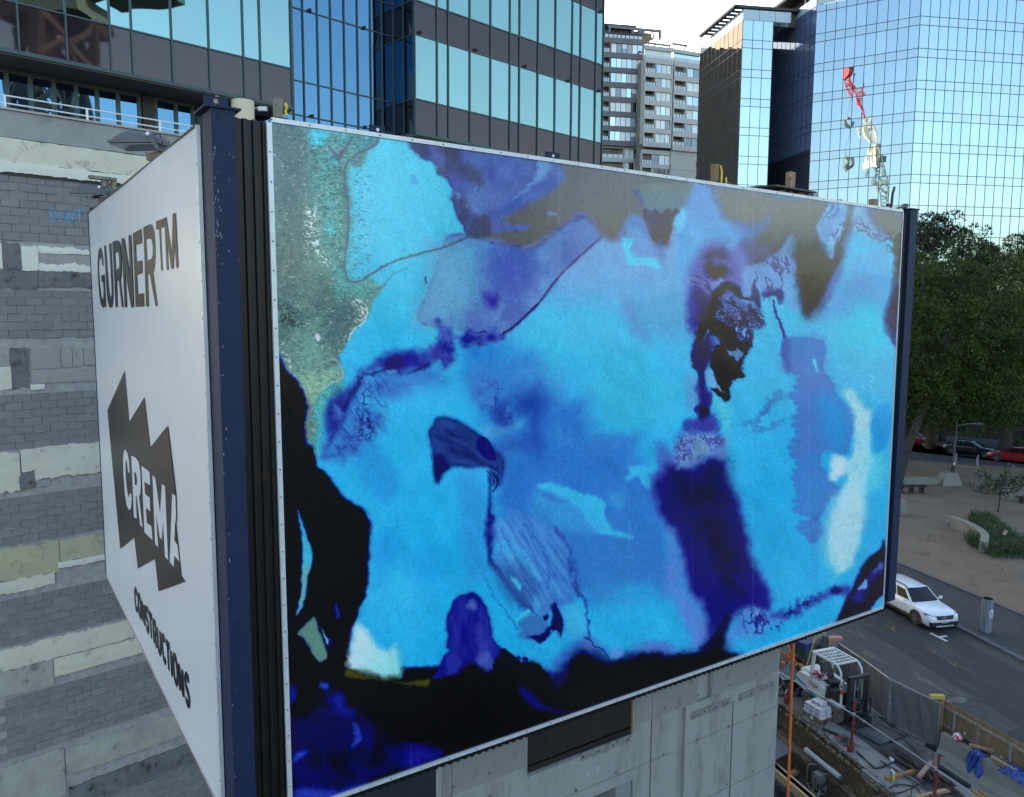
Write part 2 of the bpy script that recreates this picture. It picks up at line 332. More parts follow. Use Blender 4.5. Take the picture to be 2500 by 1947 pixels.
BLK=(7,7,9); NVY=(20,20,95); DBL=(28,30,120); MBL=(45,95,185); PER=(95,130,195); CY=(52,168,222)
def paint(px,py):
    p=Painter(px,py); al=np.arange(p.px.size)
    # ground wash
    g=p.noise(al,240,2,3); h=p.noise(al,90,9,3)
    tt=np.clip((p.py-330)/900,0,1)[:,None]
    base=np.array([88,192,224],np.float32)*(1-tt)+np.array([42,163,220],np.float32)*tt
    p.img[:]=base+ (g*38)[:,None]*np.array([.6,.5,.25],np.float32)+(h*22)[:,None]*np.array([.5,.6,.3],np.float32)
    F,Ln,V,S=p.fill,p.line,p.veins,p.speck
    # broad washes
    F('ov',[(1000,500),(1150,480),(1290,500),(1500,440),(1600,470),(1640,620),(1500,680),(1480,760),(1390,700),(1280,660),(1180,690),(1080,720),(990,700)],(112,152,208),soft=42,w=14,ws=60,k=3,grad=(0,450,0,760,(78,168,222)))
    F('t5',[(560,60),(1000,20),(1400,100),(1700,360),(1300,420),(900,380),(600,380)],(72,182,226),soft=34,w=10,ws=50,k=5)
    F('t5',[(1300,700),(1700,760),(1800,1050),(1600,1250),(1350,1150)],(52,170,205),soft=50,w=8,op=.8,k=8)
    F('t5',[(1500,0),(1640,0),(1700,200),(1780,390),(1740,410),(1640,330),(1540,180)],(88,140,200),soft=16,w=5,k=6,op=.85)
    F('t5',[(1640,-60),(2150,-60),(2150,200),(2020,330),(1880,350),(1760,300),(1680,120)],(84,160,212),soft=22,w=6,k=7,op=.7)
    # mid blue cloud
    F('t5',[(-60,420),(200,380),(420,440),(640,560),(760,700),(880,850),(1000,930),(1130,960),(1180,1120),(1230,1290),(1320,1310),(1610,1330),(1630,1370),(1590,1560),(1560,1800),(1700,2000),(1300,2200),(900,2200),(500,1900),(330,1700),(500,1540),(440,1480),(330,1550),(220,1520),(190,1360),(330,1330),(480,1210),(420,1200),(300,1240),(160,1180),(90,1000),(20,900),(-40,700)],(52,122,200),soft=30,w=10,ws=40,k=4,col2=(44,104,190),cs=60,op=.92)
    F('t5',[(480,560),(700,640),(850,820),(700,900),(560,900),(420,820),(380,650)],(72,150,208),soft=40,w=8,k=11,op=.6)
    F('t5',[(420,1000),(520,900),(640,840),(720,940),(720,1100),(700,1300),(720,1480),(640,1560),(600,1300),(560,1120),(440,1120)],(24,42,140),soft=30,w=8,ws=24,k=12,op=.75)
    F('t5',[(100,760),(200,840),(260,960),(380,1050),(400,1180),(330,1240),(230,1210),(180,1060),(90,960),(60,860)],(38,56,150),soft=16,w=8,ws=16,k=13,op=.85,col2=(60,110,185),cs=20)
    V('t5',[(40,740),(260,760),(360,1000),(400,1200),(240,1250),(100,1000)],(30,34,110),sc=20,th=.04,op=.7,k=13)
    F('t5',[(160,1200),(330,1250),(480,1195),(430,1260),(300,1330),(180,1350),(120,1300)],(70,150,205),soft=8,k=14,op=.8)
    F('t5',[(230,1370),(420,1290),(600,1330),(640,1600),(540,1560),(440,1480),(300,1560),(230,1500)],(45,80,170),soft=26,k=15,op=.8)
    F('t5',[(1220,1310),(1610,1335),(1640,1370),(1590,1560),(1540,1730),(1300,1720),(1150,1500)],(54,118,196),soft=10,w=4,k=16,op=.8)
    F('b2',[(280,-80),(900,-140),(1560,-100),(1800,80),(1900,500),(1980,900),(1990,1180),(1760,1130),(1500,1160),(1280,1340),(1160,1300),(1100,1240),(700,1250),(520,900),(300,560),(240,300),(300,60)],(50,116,198),soft=20,w=9,ws=40,k=18,col2=(46,106,190),cs=70,op=.92)
    F('b2',[(-160,120),(-40,60),(60,80),(160,260),(150,500),(140,800),(150,1000),(40,1100),(-40,1060),(-90,700),(-120,400)],(54,122,200),soft=18,w=8,k=19,op=.5)
    F('b1',[(900,120),(1050,60),(1180,120),(1300,330),(1280,520),(1150,600),(1000,480),(900,300)],(44,138,210),soft=10,w=6,k=22,op=.7)
    F('b1',[(1150,900),(1300,880),(1320,1100),(1200,1300),(1080,1400),(1040,1100)],(40,140,212),soft=22,w=8,k=23,op=.6)
    F('b1',[(1420,1150),(1640,1080),(1720,1280),(1560,1400),(1400,1330)],(40,140,212),soft=24,w=8,k=24,op=.5)
    F('t5',[(1820,1420),(1920,1400),(2000,1480),(2060,1330),(2140,1300),(2200,1800),(1780,1800),(1830,1600)],(62,95,178),soft=14,w=6,k=17,op=.9)
    # purple diagonal drape below dark cloud
    F('t2',[(-230,960),(0,960),(170,1010),(330,1040),(620,1070),(850,900),(1040,735),(1180,800),(1310,950),(1180,1080),(900,1330),(620,1690),(290,1970),(200,2000),(-150,1880),(-520,1800),(-420,1500),(-330,1200)],(82,108,178),soft=3.5,w=2,ws=30,k=20,col2=(96,140,198),cs=70,edge=(60,45,115),ew=3.5,eo=.6)
    F('t2',[(-420,1000),(0,975),(130,1020),(150,1300),(0,1700),(-400,1860),(-560,1760),(-420,1300)],(98,160,200),soft=26,w=10,k=21,op=.9)
    F('t2',[(160,1120),(420,1110),(560,1300),(520,1480),(260,1400),(120,1260)],(78,92,172),soft=34,w=8,k=22,op=.8)
    F('t2',[(130,1530),(260,1560),(270,1640),(210,1680),(150,1620)],(66,62,158),soft=10,w=4,k=23)
    Ln('t2',[(1305,950),(900,1330),(620,1690)],(70,48,110),r=2.2,w=1,op=.55)
    Ln('t5',[(660,10),(480,180),(290,325),(200,325),(130,285),(60,300),(-10,270)],(40,28,95),r=2.4,w=2,op=.85)
    Ln('t5',[(300,60),(220,190),(240,140),(320,30)],(110,140,200),r=3,op=.5,soft=4)
    # darkest top cloud: black pigment painted grey with sky sheen
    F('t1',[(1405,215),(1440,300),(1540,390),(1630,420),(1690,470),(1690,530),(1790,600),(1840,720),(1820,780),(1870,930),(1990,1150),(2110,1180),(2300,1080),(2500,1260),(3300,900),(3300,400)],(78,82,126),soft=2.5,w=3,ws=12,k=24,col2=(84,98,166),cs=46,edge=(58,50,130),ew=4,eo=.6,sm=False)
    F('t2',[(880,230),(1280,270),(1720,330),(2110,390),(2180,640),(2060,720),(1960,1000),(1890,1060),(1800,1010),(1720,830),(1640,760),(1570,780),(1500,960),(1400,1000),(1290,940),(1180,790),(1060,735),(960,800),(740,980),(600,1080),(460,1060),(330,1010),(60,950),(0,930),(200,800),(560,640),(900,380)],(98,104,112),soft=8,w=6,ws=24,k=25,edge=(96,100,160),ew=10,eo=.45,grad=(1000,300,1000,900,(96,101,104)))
    F('t2',[(-60,90),(640,190),(680,240),(620,420),(420,590),(200,720),(60,700),(-80,560)],(86,102,168),soft=14,w=7,k=26,op=.85,col2=(96,120,184),cs=60)
    F('t2',[(690,210),(860,230),(910,380),(760,520),(520,650),(300,780),(220,790),(420,590),(620,420)],(90,116,184),soft=7,w=5,k=27,col2=(80,98,166),cs=30)
    F('t2',[(680,220),(790,230),(740,360),(600,470),(440,580),(420,570),(600,420)],(112,158,206),soft=5,w=4,ws=10,k=28,op=.7)
    F('t2',[(640,270),(660,200),(685,205),(660,265)],(120,165,215),soft=2,k=28,op=.7)
    F('t2',[(30,900),(100,800),(300,800),(430,850),(590,850),(540,900),(320,920),(150,930)],(90,104,172),soft=3,w=4,k=29,op=.9)
    F('t2',[(740,740),(790,710),(850,750)],(105,125,180),soft=2,w=3,k=30,op=.8)
    F('t1',[(1740,290),(1880,300),(1900,420),(1800,430),(1770,360)],(74,78,96),soft=10,k=31,op=.75)
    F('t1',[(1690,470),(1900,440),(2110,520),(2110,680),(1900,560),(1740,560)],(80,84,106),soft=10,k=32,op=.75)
    F('t1',[(1420,230),(1560,240),(1620,330),(1560,390),(1480,330)],(60,58,100),soft=8,k=33,op=.8)
    F('t1',[(1900,800),(1990,820),(1990,1030),(1920,1000),(1920,880)],(76,78,100),soft=6,k=34,op=.75)
    F('t1',[(2000,1130),(2060,960),(2200,980),(2200,1160),(2050,1180)],(76,80,98),soft=6,k=35,op=.75)
    S('t1',[(1860,700),(2100,660),(2110,900),(1900,860)],(120,160,220),sc=6,lo=.16,op=.6,k=3)
    F('t2',[(-60,480),(60,520),(110,620),(100,760),(-40,660)],(96,130,190),soft=10,k=36,op=.6)
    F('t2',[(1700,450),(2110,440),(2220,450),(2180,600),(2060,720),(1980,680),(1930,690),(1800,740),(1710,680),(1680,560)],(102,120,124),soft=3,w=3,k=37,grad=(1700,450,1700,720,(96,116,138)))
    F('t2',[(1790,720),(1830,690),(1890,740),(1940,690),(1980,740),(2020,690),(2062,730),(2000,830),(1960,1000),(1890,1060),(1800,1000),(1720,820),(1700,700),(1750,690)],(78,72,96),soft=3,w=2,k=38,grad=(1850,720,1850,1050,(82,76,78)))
    F('t2',[(1590,510),(1680,520),(1700,660),(1620,560)],(80,88,140),soft=5,k=39,op=.8)
    F('t2',[(1500,940),(1570,800),(1640,770),(1740,860),(1790,1010),(1900,1060),(1880,1180),(1760,1000),(1640,870),(1540,960)],(84,108,182),soft=12,w=5,k=40,op=.85)
    F('t2',[(1490,970),(1600,870),(1700,960),(1800,1060),(1850,1170),(1600,1160),(1590,1020)],(98,142,206),soft=10,w=6,k=41,op=.85)
    F('t2',[(1490,980),(1600,1010),(1580,1090),(1640,1170),(1780,1170),(1880,1250),(1830,1290),(1700,1240),(1600,1265),(1550,1250),(1520,1100)],(80,190,230),soft=4,w=4,k=42)
    # pale periwinkle between the dark clouds, right
    F('t3',[(180,60),(350,80),(370,260),(450,380),(560,430),(660,480),(690,540),(620,600),(500,640),(430,600),(320,610),(220,690),(200,800),(120,880),(20,900),(0,620),(20,420),(100,230)],(104,150,212),soft=10,w=4,k=43,col2=(96,140,206),cs=60,grad=(200,100,200,800,(84,158,218)))
    F('t3',[(-20,420),(60,300),(100,380),(80,430),(30,520)],(96,190,232),soft=5,k=44,op=.8)
    # right dark cloud: black pigment, greyed at the top by painted sky sheen
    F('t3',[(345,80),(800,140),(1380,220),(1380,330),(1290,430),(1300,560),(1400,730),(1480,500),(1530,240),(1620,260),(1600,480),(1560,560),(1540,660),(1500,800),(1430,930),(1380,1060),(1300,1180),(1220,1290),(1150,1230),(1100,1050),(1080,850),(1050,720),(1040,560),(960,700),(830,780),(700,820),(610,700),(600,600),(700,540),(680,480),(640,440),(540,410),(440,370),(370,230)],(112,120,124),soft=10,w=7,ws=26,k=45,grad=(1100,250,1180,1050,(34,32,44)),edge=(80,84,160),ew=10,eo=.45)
    F('t3',[(1040,700),(1090,850),(1110,1050),(1180,1200),(1240,1250),(1390,1060),(1440,900),(1400,760),(1250,700)],(34,32,40),soft=30,w=8,k=46,op=.7)
    F('t3',[(560,430),(660,480),(780,400),(850,390),(800,470),(700,540),(600,520)],(88,118,184),soft=10,w=7,k=47,op=.85)
    F('t3',[(590,590),(680,540),(880,690),(760,790),(640,800),(600,700)],(84,92,150),soft=14,w=6,k=48,op=.6)
    F('t3',[(830,790),(940,690),(1040,555),(1010,680),(1080,780),(1060,830),(900,860)],(98,140,200),soft=6,w=6,k=49,op=.85)
    F('t3',[(1290,430),(1380,260),(1530,240),(1510,460),(1420,640),(1410,735),(1385,720),(1390,650),(1310,550),(1270,480)],(104,150,210),soft=4,w=4,k=50,col2=(120,180,222),cs=24)
    V('t3',[(1290,440),(1390,260),(1520,250),(1500,480),(1410,660),(1300,540)],(70,70,130),sc=22,th=.03,op=.55,k=4,ang=1.9,st=2)
    F('t3',[(1600,480),(1620,260),(1740,290),(1790,430),(1880,520),(1830,590),(1760,580),(1660,500)],(108,158,214),soft=5,w=5,k=51,col2=(126,176,214),cs=20)
    V('t3',[(1600,460),(1740,310),(1880,520),(1820,600),(1700,560)],(70,66,110),sc=18,th=.04,op=.6,k=6,ang=.7,st=2)
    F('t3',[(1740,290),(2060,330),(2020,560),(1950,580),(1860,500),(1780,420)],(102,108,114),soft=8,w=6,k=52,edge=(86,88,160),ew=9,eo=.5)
    F('t3',[(1990,540),(2040,560),(2000,1150),(1990,1000),(1960,1030),(1950,900),(1970,760),(1960,650)],(44,44,52),soft=4,w=4,k=53)
    V('t3',[(1860,560),(2000,540),(2020,760),(1960,740)],(40,36,70),sc=18,th=.06,op=.8,k=9)
    F('t3',[(1955,1010),(2010,1020),(1985,1500),(1940,1460),(1890,1390),(1885,1240),(1920,1130)],(26,22,78),soft=4,w=3,k=54,edge=(50,50,160),ew=4)
    F('t3',[(1960,1030),(2010,1020),(2000,1200),(1940,1200)],(28,26,46),soft=10,k=55)
    # cyan field top right
    F('t3',[(1560,570),(1640,520),(1760,590),(1880,600),(1970,760),(1940,1000),(1880,1220),(1700,1300),(1450,1200),(1420,1000),(1480,860),(1530,720)],(66,178,230),soft=14,w=5,k=56,op=.8,col2=(88,160,220),cs=60)
    F('t3',[(1640,860),(1900,900),(1860,1160),(1700,1140),(1500,1240),(1300,1260),(1420,1060)],(86,146,212),soft=34,w=8,k=57,op=.8)
    F('t3',[(1420,900),(1490,810),(1500,860),(1440,1000),(1300,1170),(1240,1250),(1330,1120)],(80,110,190),soft=6,w=5,k=58,op=.9)
    F('t3',[(1550,1300),(1740,1150),(1860,1280),(1900,1500),(1700,1600),(1500,1500)],(52,190,226),soft=22,w=10,k=59,op=.8)
    # centre-right purple lobe & ink figure
    F('t3',[(120,1300),(110,900),(200,720),(300,620),(430,605),(500,680),(600,650),(620,800),(610,1000),(500,1100),(300,1200),(200,1400)],(76,84,166),soft=16,w=5,k=60,col2=(92,100,180),cs=50)
    F('t3',[(260,720),(340,670),(460,700),(450,760),(360,750),(290,790)],(64,52,80),soft=12,w=4,k=61,op=.85)
    F('t3',[(300,810),(420,810),(490,860),(440,930),(340,910),(270,860)],(40,34,44),soft=8,w=6,k=62)
    F('t3',[(330,1010),(340,960),(400,930),(430,960),(370,1020)],(112,150,212),soft=4,w=4,k=63)
    V('t3',[(170,860),(320,900),(360,1060),(200,1050)],(34,32,90),sc=12,th=.05,op=.8,k=12,ang=.5,st=3)
    F('t3',[(470,960),(560,1000),(600,1090),(700,1100),(760,1200),(700,1130),(560,1100),(480,1040),(420,1090),(400,1180),(360,1240),(330,1330),(280,1420),(240,1560),(230,1720),(150,1720),(160,1560),(190,1400),(200,1200),(300,1160),(320,1060),(400,990)],(14,12,30),soft=3,w=5,ws=10,k=64,edge=(40,34,120),ew=5,eo=.6)
    F('t3',[(130,1020),(200,1010),(280,1120),(220,1300),(160,1430),(110,1320),(120,1180)],(44,42,140),soft=10,w=5,k=65,op=.9)
    F('t3',[(200,1040),(300,1090),(320,1200),(240,1330),(210,1200)],(26,26,84),soft=10,w=5,k=66,op=.8)
    F('t3',[(400,1080),(480,1040),(560,1110),(680,1160),(740,1220),(800,1330),(770,1380),(700,1380),(690,1500),(640,1540),(560,1560),(440,1560),(360,1440),(330,1320),(380,1200)],(78,104,172),soft=5,w=6,k=67)
    V('t3',[(390,1080),(560,1110),(740,1220),(800,1340),(690,1400),(640,1540),(440,1560),(340,1320)],(10,10,40),sc=13,th=.075,op=.75,k=14,ang=.6,st=1.8)
    V('t3',[(380,1200),(560,1180),(760,1300),(640,1480),(420,1420)],(14,12,50),sc=6,th=.06,op=.8,k=15)
    F('t3',[(330,1280),(420,1320),(520,1380),(560,1480),(660,1500),(690,1400),(680,1520),(610,1660),(560,1730),(440,1600),(400,1500),(350,1430),(260,1520),(300,1400)],(10,10,24),soft=3,w=5,ws=9,k=68,edge=(30,30,100),ew=4,eo=.5)
    F('t3',[(280,1440),(360,1460),(350,1560),(300,1700),(240,1700),(260,1560)],(62,80,170),soft=6,w=6,k=69)
    for cx,cy,rx,ry in [(550,1385,14,20),(615,1420,16,30),(620,1385,14,12),(560,1590,40,46),(650,1440,10,14),(590,1620,16,26)]:
        F('t3',[(cx+rx*np.cos(q),cy+ry*np.sin(q)) for q in np.arange(0,6.28,.8)],(96,150,205),soft=2,w=3,k=70)
    F('t3',[(620,840),(720,830),(760,960),(740,1060),(620,1070),(610,950)],(100,146,208),soft=5,w=5,k=71)
    F('t3',[(720,800),(1000,760),(1080,840),(980,960),(960,1050),(800,1070),(760,940)],(98,136,200),soft=5,w=5,k=72,op=.8)
    V('t3',[(720,800),(1040,720),(1060,840),(960,1060),(780,1080)],(56,50,110),sc=14,th=.045,op=.75,k=17,ang=1.2,st=2.5)
    F('t3',[(780,1100),(820,1030),(960,1040),(985,1100),(930,1150),(880,1090)],(44,46,120),soft=5,w=5,k=73)
    F('t3',[(960,980),(1060,860),(1080,1000),(1120,1200),(1020,1200),(980,1080)],(98,156,216),soft=8,w=5,k=74,op=.8)
    F('t3',[(700,950),(720,990),(760,1100),(750,1200),(700,1120),(680,1070)],(46,44,110),soft=4,w=4,k=75)
    Ln('t3',[(880,1130),(905,1260),(950,1360),(990,1490),(1010,1560)],(60,48,140),r=3,r2=5,k=4,w=3)
    F('t3',[(990,1520),(1020,1540),(1030,1600),(1000,1590)],(36,30,110),soft=3,w=3,k=76)
    F('t3',[(1000,1590),(1120,1480),(1300,1440),(1340,1560),(1320,1760),(960,1760)],(74,122,196),soft=14,w=8,k=77,op=.8)
    # left green/grey frothy mass
    gp=[(50,40),(430,120),(1000,190),(1110,200),(1060,290),(980,340),(930,470),(860,460),(800,480),(810,700),(830,900),(800,1200),(770,1400),(790,1580),(900,1610),(1060,1600),(1090,1660),(1180,1640),(1120,1720),(1050,1800),(1010,1900),(1000,1960),(930,2050),(860,2100),(820,2180),(780,2260),(720,2340),(730,2420),(750,2560),(740,2680),(640,2750),(560,2900),(560,3100),(520,3250),(480,3300),(440,3220),(380,3100),(400,2900),(380,2780),(300,2600),(200,2450),(130,2330),(100,2250),(90,1700),(70,900)]
    F('t1',gp,(84,116,120),soft=4,w=6,ws=14,k=80,col2=(98,140,134),cs=70)
    F('t1',[(60,50),(420,120),(440,260),(520,500),(420,900),(480,1300),(300,1600),(90,1600),(70,700)],(78,100,110),soft=40,w=10,k=81,op=.9,col2=(92,112,116),cs=30)
    F('t1',[(520,300),(800,200),(1060,200),(900,380),(780,480),(780,800),(800,1100),(780,1500),(640,1400),(580,1000),(470,760),(480,480)],(82,170,178),soft=30,w=10,k=82,op=.85,col2=(96,160,158),cs=24)
    F('t1',[(680,500),(770,560),(790,900),(770,1300),(700,1400),(720,1000),(660,700)],(92,140,134),soft=16,w=8,k=83,op=.7)
    F('t1',[(440,120),(620,140),(570,240),(480,280),(430,230)],(76,190,216),soft=8,w=6,k=84)
    F('t1',[(590,1060),(650,1040),(680,1110),(630,1140)],(84,196,206),soft=6,w=4,k=85)
    F('t1',[(660,1450),(800,1560),(1060,1600),(1000,1750),(900,1800),(780,1720),(700,1800)],(80,160,164),soft=12,w=8,k=86,op=.8)
    F('t4',[(280,500),(500,450),(560,560),(560,760),(420,900),(360,960),(260,740)],(108,158,152),soft=26,w=8,k=87,op=.8)
    F('t4',[(340,900),(560,860),(740,840),(750,960),(640,1030),(520,1120),(470,1230),(400,1140),(330,1000)],(124,172,152),soft=8,w=5,k=88,col2=(104,150,146),cs=40)
    F('t4',[(560,560),(760,480),(860,300),(900,160),(740,180),(640,380)],(74,104,116),soft=20,w=8,k=89,op=.7)
    F('t4',[(500,1200),(560,1090),(640,1030),(750,990),(750,1080),(660,1110),(580,1190),(560,1280),(590,1380),(560,1500),(560,1700),(480,1700),(470,1600),(520,1440),(480,1320)],(50,168,196),soft=8,w=5,k=90,col2=(70,176,180),cs=30)
    F('t4',[(640,1040),(740,1000),(740,1090),(660,1110)],(56,130,150),soft=8,k=91,op=.7)
    S('t1',gp,(40,62,70),sc=3.2,lo=.1,op=.3,soft=8,k=2,ang=.3,st=2)
    S('t1',[(440,250),(1050,180),(800,480),(800,1500),(560,1200),(450,700)],(30,70,80),sc=3.4,lo=.08,op=.55,soft=20,k=6,ang=-.2,st=2.2)
    S('t1',[(800,460),(980,380),(1030,650),(1010,1100),(1060,1400),(960,1600),(820,1580),(810,900)],(40,100,125),sc=3.2,lo=.14,op=.6,soft=12,k=7,ang=0,st=2.4)
    S('t1',[(960,560),(1020,600),(1010,1150),(1050,1400),(960,1150)],(150,190,205),sc=3,lo=.1,op=.7,soft=8,k=8,ang=.3,st=1.5)
    S('t1',gp,(170,198,204),sc=3,lo=.22,op=.6,soft=8,k=10,ang=.25,st=2)
    S('t1',[(400,880),(520,900),(540,1250),(640,1420),(560,1440),(430,1260),(380,1300),(420,1420),(370,1100)],(205,225,232),sc=3,lo=.05,op=.85,soft=8,k=11,ang=.3,st=2)
    S('t4',[(120,560),(200,640),(260,860),(320,960),(280,960),(180,780)],(200,220,225),sc=3,lo=.04,op=.85,soft=5,k=12,ang=.4,st=2)
    S('t4',[(800,120),(930,160),(1010,250),(960,400),(840,480),(880,280)],(195,215,220),sc=3,lo=.06,op=.8,soft=6,k=13,ang=.8,st=2)
    S('t4',[(100,180),(360,330),(360,440),(200,440),(110,380)],(20,40,48),sc=3,lo=.02,op=.7,soft=10,k=14)
    Ln('t4',[(980,260),(1000,300),(950,400),(860,470),(810,560)],(190,214,222),r=1.6,w=3,k=5,op=.8)
    Ln('t4',[(540,800),(620,770),(690,770),(730,830),(755,930),(720,970),(640,1000),(560,1060)],(150,190,185),r=1.5,w=2,k=6,op=.7)
    F('t4',[(490,520),(520,510),(535,560),(500,575)],(185,205,220),soft=3,k=92)
    # mauve thread lines in the upper left
    for q in ([(840,190),(790,290),(720,370),(700,400)],[(620,270),(690,360),(740,380)],[(1100,200),(1090,250),(1000,300),(900,350),(800,440),(770,520),(775,650),(800,800),(810,950),(805,1120),(780,1330),(775,1480),(800,1590),(870,1620),(960,1590),(1090,1500),(1250,1420),(1500,1340),(1750,1270),(1990,1175)]):
        Ln('t1',q,(84,86,112),r=3.4 if len(q)<6 else 2.6,w=2,k=3,op=.85,soft=2.2)
    F('t1',[(690,370),(760,300),(800,330),(740,390)],(84,82,108),soft=5,w=4,k=93,op=.8)
    Ln('t1',[(1080,1690),(1160,1650),(1200,1590),(1290,1520),(1390,1490)],(50,110,140),r=1.2,w=2,op=.7)
    F('t1',[(1560,1570),(1575,1560),(1585,1630),(1575,1630)],(54,60,140),soft=2,w=2,op=.9)
    F('t1',[(1430,580),(1480,575),(1490,630),(1450,640)],(70,130,200),soft=6,op=.6)
    # navy arc: lips
    F('t4',[(1690,360),(1720,360),(1730,430),(1840,480),(1900,520),(1990,460),(2110,490),(2300,480),(2350,560),(2150,620),(1950,640),(1900,560),(1860,620),(1870,760),(1800,860),(1740,840),(1700,780),(1620,780),(1600,640),(1700,580),(1690,480)],(40,46,140),soft=8,w=7,ws=14,k=94,col2=(70,90,175),cs=30)
    F('t4',[(1870,320),(1950,360),(1960,470),(1880,500),(1820,430)],(84,150,190),soft=5,k=94,op=.7)
    F('t4',[(940,880),(1060,800),(1180,720),(1330,680),(1600,670),(1620,800),(1560,860),(1400,890),(1250,910),(1100,880),(960,920),(920,1000),(850,1080),(820,1200),(780,1280),(740,1380),(740,1500),(680,1560),(620,1700),(560,1720),(600,1500),(590,1380),(600,1280),(650,1180),(740,1090),(830,1010)],(36,40,140),soft=12,w=6,ws=20,k=95,col2=(56,74,165),cs=50)
    F('t4',[(1170,800),(1200,740),(1330,760),(1360,840),(1260,860),(1180,860)],(24,24,95),soft=10,w=5,k=96)
    F('t4',[(960,910),(1080,890),(1180,860),(1240,850),(1300,880),(1420,890),(1580,800),(1590,840),(1440,900),(1280,900),(1180,880),(1060,920)],(20,18,78),soft=4,w=4,k=97)
    F('t4',[(1170,870),(1240,858),(1300,890),(1220,905)],(90,160,210),soft=3,w=3,k=98,op=.8)
    F('t4',[(1000,950),(1250,920),(1450,900),(1620,880),(1740,960),(1680,1000),(1450,1060),(1250,1150),(1080,1120),(1000,1080),(900,1180),(820,1250),(1000,1260),(1160,1300),(1140,1420),(1050,1540),(950,1650),(900,1720),(640,1720),(700,1540),(760,1400),(860,1100)],(62,112,190),soft=20,w=10,ws=26,k=99,op=.85,col2=(52,84,175),cs=50)
    F('t4',[(640,1180),(730,1100),(800,1180),(780,1300),(700,1450),(640,1440),(620,1300)],(30,34,125),soft=12,w=8,k=100,op=.85)
    F('t4',[(660,1230),(720,1220),(740,1300),(690,1340)],(70,130,200),soft=8,w=6,k=101,op=.8)
    V('t4',[(900,1000),(1040,1060),(1000,1250),(900,1200)],(34,34,110),sc=16,th=.06,op=.7,k=20)
    V('t4',[(920,1300),(1050,1320),(1060,1520),(900,1560)],(26,26,100),sc=9,th=.09,op=.8,k=21)
    Ln('t4',[(940,940),(900,1030),(830,1130),(770,1250)],(24,22,90),r=6,w=5,k=7,op=.7,soft=4)
    F('t4',[(2000,860),(2106,800),(2250,800),(2300,1000),(2200,1250),(2100,1200),(2050,1100),(1980,980)],(60,120,195),soft=16,w=8,k=102,op=.7)
    # fish-like shape
    F('t4',[(1640,1420),(1720,1340),(1830,1350),(1960,1410),(2090,1500),(2200,1600),(2330,1740),(2350,1850),(2300,2000),(2240,1960),(2290,1880),(2160,1820),(2050,1830),(1900,1810),(1780,1840),(1720,1940),(1690,1970),(1660,1880),(1660,1740),(1640,1640),(1610,1500)],(44,74,146),soft=3.5,w=2,k=103,edge=(22,22,95),ew=6,eo=.6,col2=(34,52,120),cs=50,ang=.6,st=3)
    F('t4',[(1660,1520),(1760,1480),(1900,1470),(2080,1560),(2240,1700),(2330,1800),(2250,1830),(2080,1760),(1900,1700),(1760,1620)],(18,18,70),soft=10,w=6,k=104,op=.8,col2=(40,60,130),cs=16,ang=.55,st=5)
    F('t5',[(70,1330),(130,1320),(200,1400),(250,1550),(150,1540),(60,1450)],(20,22,105),soft=3,w=2,k=105)
    F('b1',[(1650,130),(1760,150),(1800,250),(1740,300),(1690,380),(1660,250)],(22,20,84),soft=5,w=3,k=106,op=.8)
    F('b2',[(150,40),(210,50),(262,110),(250,190),(220,250),(225,180),(215,110)],(20,18,84),soft=3,w=3,k=107)
    Ln('b2',[(170,40),(215,90),(245,150),(225,215)],(70,150,205),r=1.6,w=2,op=.7)
    # ink string below
    F('b2',[(165,100),(205,110),(200,260),(205,420),(240,560),(260,700),(220,760),(215,880),(300,1020),(420,1160),(560,1320),(620,1420),(560,1430),(430,1290),(280,1080),(180,960),(150,840),(130,640),(150,440),(180,260)],(32,34,125),soft=6,w=5,ws=16,k=108)
    F('b2',[(230,560),(420,440),(620,500),(800,600),(900,690),(960,800),(980,900),(1010,1050),(1040,1200),(1000,1340),(900,1380),(850,1430),(700,1480),(640,1420),(480,1240),(330,1060),(230,920),(250,760)],(58,112,190),soft=8,w=5,k=109,col2=(66,140,206),cs=40,ang=.9,st=3)
    F('b2',[(300,720),(440,780),(560,960),(690,1060),(690,1150),(620,1100),(480,940),(360,900)],(62,158,214),soft=8,w=6,k=110,op=.85)
    F('b2',[(230,1000),(330,990),(470,960),(600,1100),(640,1250),(600,1420),(420,1350),(280,1190)],(46,84,150),soft=22,w=6,k=111,op=.8)
    F('b2',[(400,1090),(470,1130),(500,1210),(450,1200)],(66,170,212),soft=4,w=4,k=112)
    F('b2',[(440,1510),(560,1410),(590,1450),(460,1540)],(64,176,216),soft=3,w=3,k=113)
    F('b2',[(460,1540),(600,1460),(720,1480),(760,1550),(720,1690),(480,1700),(490,1600)],(54,110,175),soft=5,w=4,k=114)
    F('b2',[(620,1290),(680,1290),(690,1380),(640,1390)],(66,166,212),soft=7,k=115,op=.8)
    Ln('b2',[(820,610),(900,680),(950,780),(990,880),(970,940),(1000,1020),(1040,1060),(1020,1160),(1060,1250),(1110,1290),(1140,1340),(1150,1500),(1165,1700)],(48,50,150),r=3.4,w=5,k=8,op=.85,soft=2.5)
    V('b2',[(960,860),(1040,1000),(1070,1240),(1010,1200),(960,1000)],(24,22,95),sc=14,th=.09,op=.9,k=22,ang=1.3,st=2)
    F('b2',[(920,1440),(1000,1350),(1100,1380),(1140,1500),(1120,1660),(1000,1690),(940,1600)],(64,168,216),soft=8,w=4,k=116,op=.8)
    F('b2',[(1180,600),(1500,690),(1700,700),(1800,820),(1940,1000),(1960,1180),(1700,1200),(1400,1150),(1180,1180),(1040,1100),(990,900),(940,760)],(52,116,194),soft=40,w=12,k=117,op=.9)
    F('b2',[(1200,1180),(1400,1150),(1700,1320),(1500,1420),(1300,1420)],(60,140,205),soft=30,k=118,op=.6)
